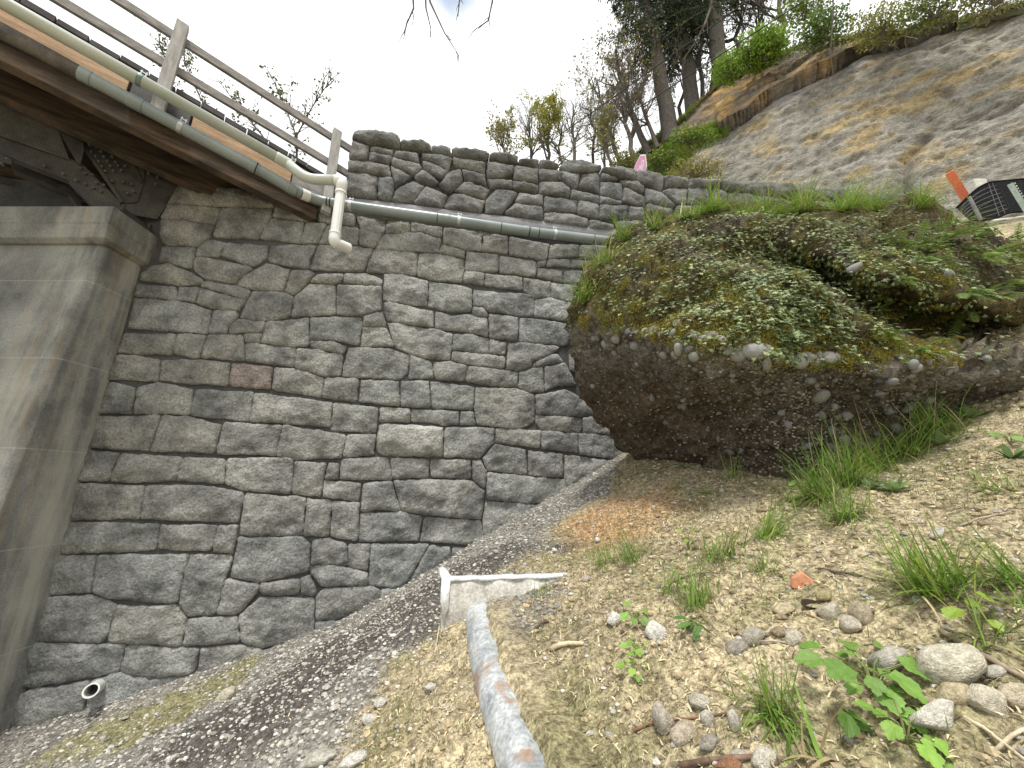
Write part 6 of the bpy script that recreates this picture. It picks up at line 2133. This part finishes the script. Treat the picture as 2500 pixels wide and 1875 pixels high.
# burrow
M['hole'] = mk('burrow_dark', (.03, .022, .015), (.05, .04, .03), 9, 1, 0)
p, t = on_ground(1982, 1480)
bm_ = MB(); V = []; F = []
for i in range(7):
    for j in range(16):
        a = j * 2 * math.pi / 16; f = i / 6.
        rr = .034 * (1.25 - .35 * f) * (1 + .12 * nz(math.cos(a) * 2, math.sin(a) * 2, 5))
        V.append(p + np.array([math.cos(a) * rr, math.sin(a) * rr * .7, .022 * math.cos(f * math.pi / 2) * (1 if f > 0 else .2) * (.6 + .5 * math.sin(a)) - f * .004]))
F = [(i * 16 + j, i * 16 + (j + 1) % 16, (i + 1) * 16 + (j + 1) % 16, (i + 1) * 16 + j) for i in range(6) for j in range(16)]
F.append(tuple(6 * 16 + j for j in range(16)))
bm_.add(V, F); tag(bm_.build('burrow', M['hole'], smooth=True), 'small dark burrow hole in the tan slope', 'hole')

# ------------------------------------------------------------------ sticks
M['stick'] = mk('dead_stick', (.75, .75, .75), (1.25, 1.25, 1.25), 18, .85, .4, 40, .003, objcol=True)
STICKS = [
 ('short thick peeled stick lying right of the culvert', [(1345, 1590), (1375, 1580), (1425, 1577)], .014, (.55, .46, .30)),
 ('thin upright straw stalk in the gravel by the basin', [(1072, 1548), (1062, 1600)], .005, (.5, .42, .26)),
 ('dark thin twig right of the brick shard', [(2000, 1392), (2040, 1403), (2105, 1408)], .007, (.10, .08, .06)),
 ('long brown branch slanting to the right edge', [(2300, 1548), (2380, 1600), (2460, 1640), (2560, 1690)], .011, (.24, .19, .13)),
 ('thick brown branch along the bottom edge', [(1660, 1874), (1800, 1862), (1870, 1856), (1925, 1866)], .009, (.17, .11, .075)),
 ('reddish twig across the bottom group of cobbles', [(1545, 1787), (1590, 1774), (1650, 1760), (1775, 1752)], .006, (.22, .13, .08)),
 ('pale dry stem in the lower right corner', [(2330, 1740), (2420, 1800), (2560, 1890)], .006, (.45, .38, .26)),
 ('second pale stem crossing the lower right corner', [(2430, 1840), (2490, 1795), (2540, 1770)], .005, (.48, .4, .28)),
 ('pale twig under the mid-slope cobbles', [(1850, 1570), (1910, 1572), (1970, 1586)], .005, (.42, .36, .28)),
 ('dark curved twig near the culvert mouth', [(1305, 1540), (1325, 1525), (1340, 1520)], .009, (.12, .09, .06)),
 ('long dark bent twig below the culvert', [(1345, 1800), (1350, 1770), (1380, 1730), (1410, 1700)], .004, (.14, .1, .06)),
 ('dry twig lying uphill of the big grass tuft', [(2330, 1290), (2400, 1270), (2480, 1250)], .006, (.3, .24, .17)),
 ('dark twig lying between the leafy weed and the right tufts', [(1660, 1415), (1720, 1400), (1790, 1405)], .005, (.16, .12, .08)),
]
for lab, pts, r, col in STICKS:
    P = []
    for q, (px, py) in enumerate(pts):
        p, t = on_ground(min(px, 2540), min(py, 1920)); P.append(p + np.array([0, 0, r * .8 + (.05 if 'upright' in lab and q == 0 else .008 * (q % 2))]))
    P = smooth_path(P, .08, 3) if len(P) > 2 else P
    P = [p + np.array([0, 0, .004 * nz(i * 1.3, 2, r * 900)]) for i, p in enumerate(P)]
    mb = MB(); mb.tube(P, [r * (1 - .35 * i / len(P)) for i in range(len(P))], 7)
    o = mb.build('stick', M['stick'], smooth=True); o.color = (*col, 1); tag(o, lab, 'stick')
# budding twig standing in front of the boulder
p0, t0 = on_ground(1912, 1148)
pts = [p0, at(1908, 1100, t0), at(1895, 1070, t0 * .99), at(1875, 1055, t0 * .98), at(1855, 1038, t0 * .98)]
mb = MB(); mb.tube(pts, [.006, .005, .005, .004, .003], 6)
for q in pts[1:]:
    for e in (-1, 1): mb.tube([q, q + np.array([.018 * e, -.008, .014])], [.004, .002], 5)
o = mb.build('budding_twig', M['stick']); o.color = (.4, .3, .24, 1); tag(o, 'bare budding twig standing in front of the boulder face', 'twig')

# ------------------------------------------------------------------ grass tufts
M['blade'] = mk('grass_blade', (.85, .9, .85), (1.15, 1.1, 1.15), 12, .5, 0, vcol=True, fine=.1, trans=.3, spec=.4)
def tuft(label, base, H, n, seed, spread=.6, width=.004, col=(.13, .23, .035), group=None, droop=.8, name='grass_tuft', foot=.03):
    rng = random.Random(seed); mb = MB(); base = np.array(base, float)
    n = int(n * 1.7); width *= .68; spread *= 1.25; droop *= 1.5; ax, ay = rng.gauss(0, .25), rng.gauss(0, .25)
    for q in range(n):
        a = rng.random() * 6.283; ln = abs(rng.gauss(0, spread))
        d = unit([math.cos(a) * ln + ax, math.sin(a) * ln + ay, 1]); L = H * (rng.uniform(.25, 1.15) if q % 3 else rng.uniform(.7, 1.5))
        c = base + np.array([rng.gauss(0, 1), rng.gauss(0, .7), 0]) * foot * (.8 if q % 7 else 1.3) - np.array([0, 0, .01])
        w = width * rng.uniform(.6, 1.3)
        s = np.array([-math.sin(a), math.cos(a), 0]) * w
        pts = [c]; dd = d
        for i in range(5):
            dd = unit(dd + np.array([math.cos(a) * ln, math.sin(a) * ln, -ln * .7]) * .22 * droop + np.array([rng.gauss(0, .04), rng.gauss(0, .04), -.03 * droop]))
            pts.append(pts[-1] + dd * L / 5)
        g = rng.uniform(.65, 1.35); y = rng.random()
        cl_ = tuple(v * g for v in (col if y > .24 else ((col[0] * 1.7, col[1] * 1.2, col[2] * 1.5) if y > .12 else (.36, .29, .16))))
        V = []
        for i, p in enumerate(pts[:-1]):
            k = (.75, 1, .9, .7, .4)[i]; V += [p - s * k, p + s * k]
        V.append(pts[-1])
        F = [(2 * i, 2 * i + 1, 2 * i + 3, 2 * i + 2) for i in range(4)] + [(8, 9, 10)]
        mb.add(V, F, cl_)
    o = mb.build(name, M['blade']); tag(o, label, 'grass', group); return o
TUFTS = [  # label, base px, base py, height px, blades, spread, width
 ('small grass tuft right of the catch basin rim', 1480, 1375, 55, 55, .7, .0035), ('fine grass tuft, left of the pair above the leafy weeds', 1550, 1368, 85, 70, .5, .003),
 ('blue-green arching grass tuft below the yellow-leaved seedling', 1768, 1362, 100, 85, .75, .004), ('upright grass tuft in the middle of the tan slope', 1872, 1312, 95, 90, .6, .004),
 ('straggly grass tuft left of the brick shard', 1872, 1392, 70, 45, .9, .004), ('bright grass tuft above the dandelion leaves', 1708, 1478, 110, 90, .6, .0035),
 ('largest grass tuft, tall clump at right', 2300, 1445, 175, 150, .65, .0055), ('dense fallen grass tuft at the bottom beside the leafy plant', 1905, 1735, 120, 120, 1.1, .004),
 ('broad-bladed arching grass at the bottom edge', 2015, 1860, 170, 12, .6, .010), ('tiny grass tuft over the culvert mouth', 1205, 1505, 40, 26, .9, .003),
 ('small grass tuft right of the culvert', 1325, 1452, 45, 26, .8, .003), ('thin grass tuft downhill of the small leafy weed', 1640, 1445, 80, 40, .6, .003),
 ('drooping grass tuft under the left of the boulder', 1797, 1165, 55, 40, .7, .0035), ('grass clump left of centre along the boulder foot', 2010, 1215, 95, 110, .8, .004),
 ('thick grass clump in the middle of the boulder foot', 2075, 1180, 110, 130, .8, .004), ('grass clump right of the thick one at the boulder foot', 2150, 1150, 105, 110, .8, .004),
 ('grass clump among the furry rosettes', 2215, 1110, 110, 100, .8, .004), ('grass clump highest along the boulder foot', 2300, 1060, 100, 90, .8, .004),
 ('light grass clump below the boulder foot clumps', 2070, 1262, 80, 70, .9, .0035), ('grass tuft uphill right, above the largest tuft', 2440, 1200, 90, 60, .8, .004),
 ('grass tuft at the right edge of the frame', 2485, 1420, 130, 60, .8, .005), ('sparse tuft between the right edge and the largest boulder', 2430, 1560, 90, 40, .9, .004),
 ('sparse grass tuft left of the thick clump', 1930, 1225, 55, 40, .8, .003), ('thin tuft at the left foot of the boulder', 1650, 1195, 45, 30, .7, .003),
]
for i, (lab, px, py, h, n, spd, w) in enumerate(TUFTS):
    if 'boulder foot' in lab or 'rosettes' in lab: n = int(n * 1.9); h *= 1.3
    p, t = on_ground(px, py); tuft(lab, p, h / FPX * t * 1.05, n, 300 + i, spd, w, (.15, .26, .04) if i % 3 else (.18, .30, .045), foot=.02 + h / 6000. * t)
# grass on the boulder
for i, (lab, px, py, h, n) in enumerate([
 ('bright grass tuft where the conduit meets the boulder', 1525, 578, 60, 55), ('grass tuft left end of the boulder top', 1610, 540, 60, 50), ('pale grass tuft on the boulder top below the last coping stones', 1740, 520, 65, 80),
 ('tall grass clump in the middle of the boulder top', 1880, 518, 75, 120), ('tall grass clump left of the middle on the boulder top', 1960, 515, 70, 110), ('long grass clump right of middle on the boulder top', 2060, 512, 75, 120),
 ('bright grass tuft near the right end of the boulder top', 2140, 515, 80, 90), ('short grass tuft at the right end of the boulder top', 2250, 520, 60, 60), ('thin grass on the left shoulder of the boulder, upper', 1480, 655, 60, 50),
 ('hanging grass on the left shoulder of the boulder, lower', 1435, 730, 70, 60), ('pale grass patch at the left of the boulder top', 1680, 530, 55, 60), ('grass between the two tall clumps on the boulder top', 1820, 522, 60, 70), ('low grass at the far right of the boulder top', 2340, 535, 55, 50)]):
    p, n_ = rock_pt(px, py); tuft(lab, p, h / FPX * 5.4, int(n * 2.0), 400 + i, .6, .0055, (.19, .30, .05), foot=.06)

# ------------------------------------------------------------------ broad-leaved plants
M['broad'] = mk('broad_leaf', (.85, .9, .85), (1.15, 1.1, 1.1), 14, .5, .3, 60, .003, vcol=True, fine=.15, trans=.3)
def lobed(L, lobes=5, tooth=.12, width=.9):
    """flat outline of a lobed, toothed leaf with raised midrib, base at origin along +Y"""
    V = [(0, 0, 0)]; n = 26
    for i in range(n + 1):
        a = math.radians(-150 + 300 * i / n)
        r = .5 + .16 * abs(math.cos(a * lobes / 2.0)) + (tooth if i % 2 else 0) * .5
        r *= 1 - .25 * abs(a) / math.pi * 1.2
        x = math.sin(a) * r * width; y = .42 + math.cos(a) * r
        V.append((x * L, y * L, L * (.10 * abs(x) - .18 * (y - .4) ** 2)))
    F = [(0, i, i + 1) for i in range(1, n + 1)]
    return np.array(V), F
def plant(name, label, base, leaves, seed, col=(.16, .30, .045), cat='plant', stem=.0022, lobes=5, width=.9):
    rng = random.Random(seed); root = empty(name, label, cat); base = np.array(base, float)
    sm_ = MB()
    leaves = leaves + [(az + rng.uniform(30, 80), rad * rng.uniform(.4, .8), h * rng.uniform(.5, .9), L * rng.uniform(.55, .85)) for az, rad, h, L in leaves]
    for (az, rad, h, L) in leaves:
        a = math.radians(az); tip = base + np.array([math.cos(a) * rad, math.sin(a) * rad, h])
        mid = base + np.array([math.cos(a) * rad * .35, math.sin(a) * rad * .35, h * .75])
        sm_.tube([base, mid, tip], [stem * 1.2, stem, stem * .8], 5, False)
        out = np.array([math.cos(a), math.sin(a), 0])
        f = unit(np.array([rng.gauss(0, .15), rng.gauss(0, .15) - .35, 1.0]) + out * .15)
        y = unit(out - f * (out @ f) + np.array([0, 0, -.15])); x = np.cross(y, f)
        V, F = lobed(L, lobes, .14, width); g = rng.uniform(.8, 1.2)
        mb = MB(); mb.add(V[:, 0:1] * x + V[:, 1:2] * y + V[:, 2:3] * f + tip, F, tuple(v * g for v in col))
        mb.build('leaf', M['broad'], root)
    sm_.build('stems', M['vine'] if False else M['stemg'], root)
    return root
M['stemg'] = mk('green_stem', (.14, .17, .05), (.2, .2, .08), 12, .6, 0)
def g3(px, py): return on_ground(px, py)[0]
LG = (.21, .36, .06)
plant('leafy_weed', 'largest broad-leaved weed left of the big pale boulder', g3(2135, 1700), [(200, .10, .10, .085), (250, .07, .05, .07), (300, .06, .09, .085), (350, .10, .10, .085), (30, .13, .11, .08), (80, .06, .12, .06), (160, .13, .09, .075), (270, .10, .015, .06), (120, .14, .10, .065), (10, .19, .09, .07)], 1, (.17, .30, .06))
plant('leafy_weed', 'broad-leaved weed at the bottom right below the angular pale stone', g3(2215, 1815), [(210, .05, .06, .05), (260, .06, .03, .055), (310, .06, .03, .055), (0, .06, .07, .055), (60, .05, .09, .055), (150, .06, .07, .045), (280, .09, .0, .05)], 2, LG)
plant('leafy_weed', 'small leafy weed right of the white chunk', g3(1555, 1522), [(200, .05, .05, .05), (290, .05, .04, .05), (20, .05, .05, .05), (110, .06, .07, .05), (330, .09, .0, .05)], 3, (.2, .34, .07))
plant('leafy_weed', 'upper of the two little weeds downhill of the white chunk', g3(1553, 1590), [(180, .04, .03, .035), (270, .03, .02, .035), (0, .04, .03, .035), (90, .04, .05, .035)], 4, LG)
plant('leafy_weed', 'lower of the two little weeds downhill of the white chunk', g3(1550, 1640), [(180, .045, .03, .04), (270, .03, .015, .04), (0, .045, .03, .04), (90, .04, .05, .035)], 5, LG)
plant('maple_seedling', 'yellow-green maple seedling right of the tall tan cobble', g3(2395, 1545), [(190, .07, .08, .055), (10, .05, .11, .06)], 6, (.27, .38, .05), lobes=5)
plant('leafy_weed', 'yellow-green seedling left of the arching grass tuft', g3(1682, 1345), [(190, .04, .13, .035), (300, .03, .13, .03), (20, .04, .14, .035), (100, .05, .12, .03), (240, .06, .08, .03)], 7, (.24, .34, .06))
plant('maple_seedling', 'bright maple seedling in front of the dark boulder hollow', g3(2245, 1040), [(200, .05, .16, .055), (0, .04, .17, .06), (300, .03, .16, .05)], 8, (.26, .42, .05))
plant('dandelion', 'dark dandelion-like rosette under the bright grass tuft', g3(1705, 1530), [(190, .04, .02, .07), (240, .03, .01, .07), (300, .03, .01, .07), (350, .05, .02, .07), (150, .05, .03, .06), (30, .05, .03, .06)], 9, (.09, .19, .035), lobes=9, width=.45)
plant('leafy_weed', 'light green weed at the left of the boulder foot grass', g3(1955, 1195), [(200, .06, .05, .045), (300, .05, .04, .045), (20, .06, .05, .045), (100, .06, .07, .04)], 10, LG)
plant('leafy_weed', 'little weed in the shade at the left foot of the boulder', g3(1665, 1145), [(200, .05, .05, .05), (300, .04, .04, .05), (60, .05, .07, .045)], 11, (.12, .24, .04))
plant('leafy_weed', 'tiny light weed at the top of the rusty soil', g3(1722, 1205), [(200, .04, .03, .035), (320, .03, .02, .035), (80, .04, .05, .03)], 12, LG)
plant('leafy_weed', 'leafy weed at the right edge near the boulder', g3(2470, 1090), [(200, .08, .08, .06), (300, .06, .06, .06), (20, .07, .09, .06), (100, .08, .11, .055)], 13, (.17, .3, .06))
plant('leafy_weed', 'weed by the bare twig in front of the boulder', g3(1940, 1150), [(200, .06, .06, .05), (280, .05, .05, .05), (350, .06, .07, .05), (120, .05, .08, .045)], 14, (.12, .24, .04))
plant('leafy_weed', 'drooping dark leaf weed at the very bottom below the large weed', g3(2062, 1770), [(250, .04, .05, .06), (300, .02, .03, .05)], 15, (.11, .21, .04))
# furry rosettes
def rosette(label, base, R, n, seed):
    rng = random.Random(seed); root = empty('mullein', label, 'plant'); base = np.array(base, float)
    for q in range(n):
        a = q * 2.4 + rng.uniform(-.3, .3); el = rng.uniform(.35, 1.1); L = R * rng.uniform(.75, 1.1)
        d = np.array([math.cos(a) * math.cos(el), math.sin(a) * math.cos(el), math.sin(el)]); s = np.array([-math.sin(a), math.cos(a), 0]); nn = np.cross(d, s)
        V = []
        for i in range(7):
            f = i / 6.; w = L * .15 * math.sin(min(1, f * .95 + .08) * math.pi) ** .7
            c = base + d * L * f + np.array([0, 0, -.12 * L * f * f])
            V += [c - s * w + nn * w * -.25, c + np.array([0, 0, -.01 * L]), c + s * w + nn * w * -.25]
        F = []
        for i in range(6):
            F += [(3 * i, 3 * i + 1, 3 * i + 4, 3 * i + 3), (3 * i + 1, 3 * i + 2, 3 * i + 5, 3 * i + 4)]
        g = rng.uniform(.85, 1.15)
        mb = MB(); mb.add(V, F, (.20 * g, .29 * g, .12 * g)); mb.build('leaf', M['broad'], root, smooth=True)
for i, (lab, px, py, h, n) in enumerate([('furry rosette plant, largest at the boulder foot', 2295, 1085, 75, 9), ('furry rosette plant highest on the right', 2370, 1020, 70, 7), ('furry rosette plant lowest in the grass', 2185, 1200, 70, 7),
                                         ('furry rosette plant near the right edge', 2470, 1120, 70, 8), ('small furry rosette beside the lowest one', 2130, 1195, 50, 5), ('furry rosette just under the boulder right end', 2470, 930, 60, 6)]):
    p, t = on_ground(px, py); rosette(lab, p, h / FPX * t * .75, n + 3, 70 + i)
# ferns on the boulder
M['fern'] = mk('fern_frond', (.85, .9, .85), (1.15, 1.1, 1.1), 10, .55, 0, vcol=True, fine=.15, trans=.3)
def fern(label, p, n_, L, n, seed, col=(.15, .24, .05)):
    rng = random.Random(seed); root = empty('fern', label, 'fern')
    for q in range(n):
        d = unit(n_ * rng.uniform(.3, .8) + np.array([rng.gauss(0, .7), rng.gauss(0, .4) - .2, rng.uniform(-.1, .6)]))
        pts = [np.array(p)]; LL = L * rng.uniform(.7, 1.15)
        for i in range(12):
            d = unit(d + np.array([0, 0, -.10])); pts.append(pts[-1] + d * LL / 12)
        mb = MB(); g = rng.uniform(.7, 1.3); c = tuple(v * g for v in col)
        mb.tube(pts, .0025, 3, False, c)
        for i in range(1, 12):
            dd = unit(pts[i + 1] - pts[i - 1] if i < 12 else pts[i] - pts[i - 1]); s = unit(np.cross(dd, [.1, -.5, 1]))
            w = LL * .2 * math.sin(math.pi * (1 - i / 12.5)) ** .6 * (1 if i > 1 else .6)
            for sg_ in (-1, 1):
                e = unit(s * sg_ + dd * .35 + np.array([0, 0, -.15]))
                a = pts[i]; mb.add([a - dd * LL * .022, a + e * w * .5 + dd * LL * .022, a + e * w, a + e * w * .5 - dd * LL * .028, a + dd * LL * .022], [(0, 3, 2, 1, 4)], c)
        mb.build('frond', M['fern'], root)
    return root
FERNS = [('fern nearest the right edge under the bank', 2470, 700, .34, 9), ('fern at the right shoulder of the boulder, upper', 2330, 575, .30, 9), ('fern at the right shoulder of the boulder, middle', 2400, 640, .32, 9),
         ('small fern above the moss band, left of the crease', 2020, 720, .16, 6), ('small pale fern on the lip below the crease', 2130, 775, .18, 7), ('fern draping the right end of the lip', 2250, 860, .22, 8), ('fern inside the dark crease', 2210, 690, .2, 6),
         ('fern low on the right of the boulder', 2400, 800, .28, 8), ('fern on the upper middle of the boulder', 2180, 580, .24, 7), ('second fern draping the lip, left of the right end', 2180, 820, .2, 7), ('fern furthest right below the crease', 2480, 800, .28, 8),
         ('fern between the two shoulder ferns', 2290, 640, .26, 8), ('fern hanging beneath the right shoulder', 2350, 720, .28, 8)]
for i, (lab, px, py, L, n) in enumerate(FERNS):
    p, n_ = rock_pt(px, py); fern(lab, p, n_, L, n, 90 + i, (.15, .24, .05) if i % 2 else (.19, .28, .06))
frng = random.Random(31)
for k in range(22):
    px = frng.uniform(2150, 2495); py = frng.uniform(545, 800)
    p, n_ = rock_pt(px, py); fern('fern in the dense patch over the right shoulder of the boulder', p, n_, frng.uniform(.16, .28), 6, 200 + k, (.17, .25, .055))['group'] = 'ferns massed on the right of the boulder'
# yellow seedling on the boulder top
p, n_ = rock_pt(1745, 520)
plant('maple_seedling', 'yellow leafy seedling on the boulder top in front of the parapet', p, [(200, .05, .10, .05), (320, .04, .12, .05), (30, .05, .15, .05), (90, .03, .18, .045), (260, .04, .07, .045)], 44, (.42, .40, .06))
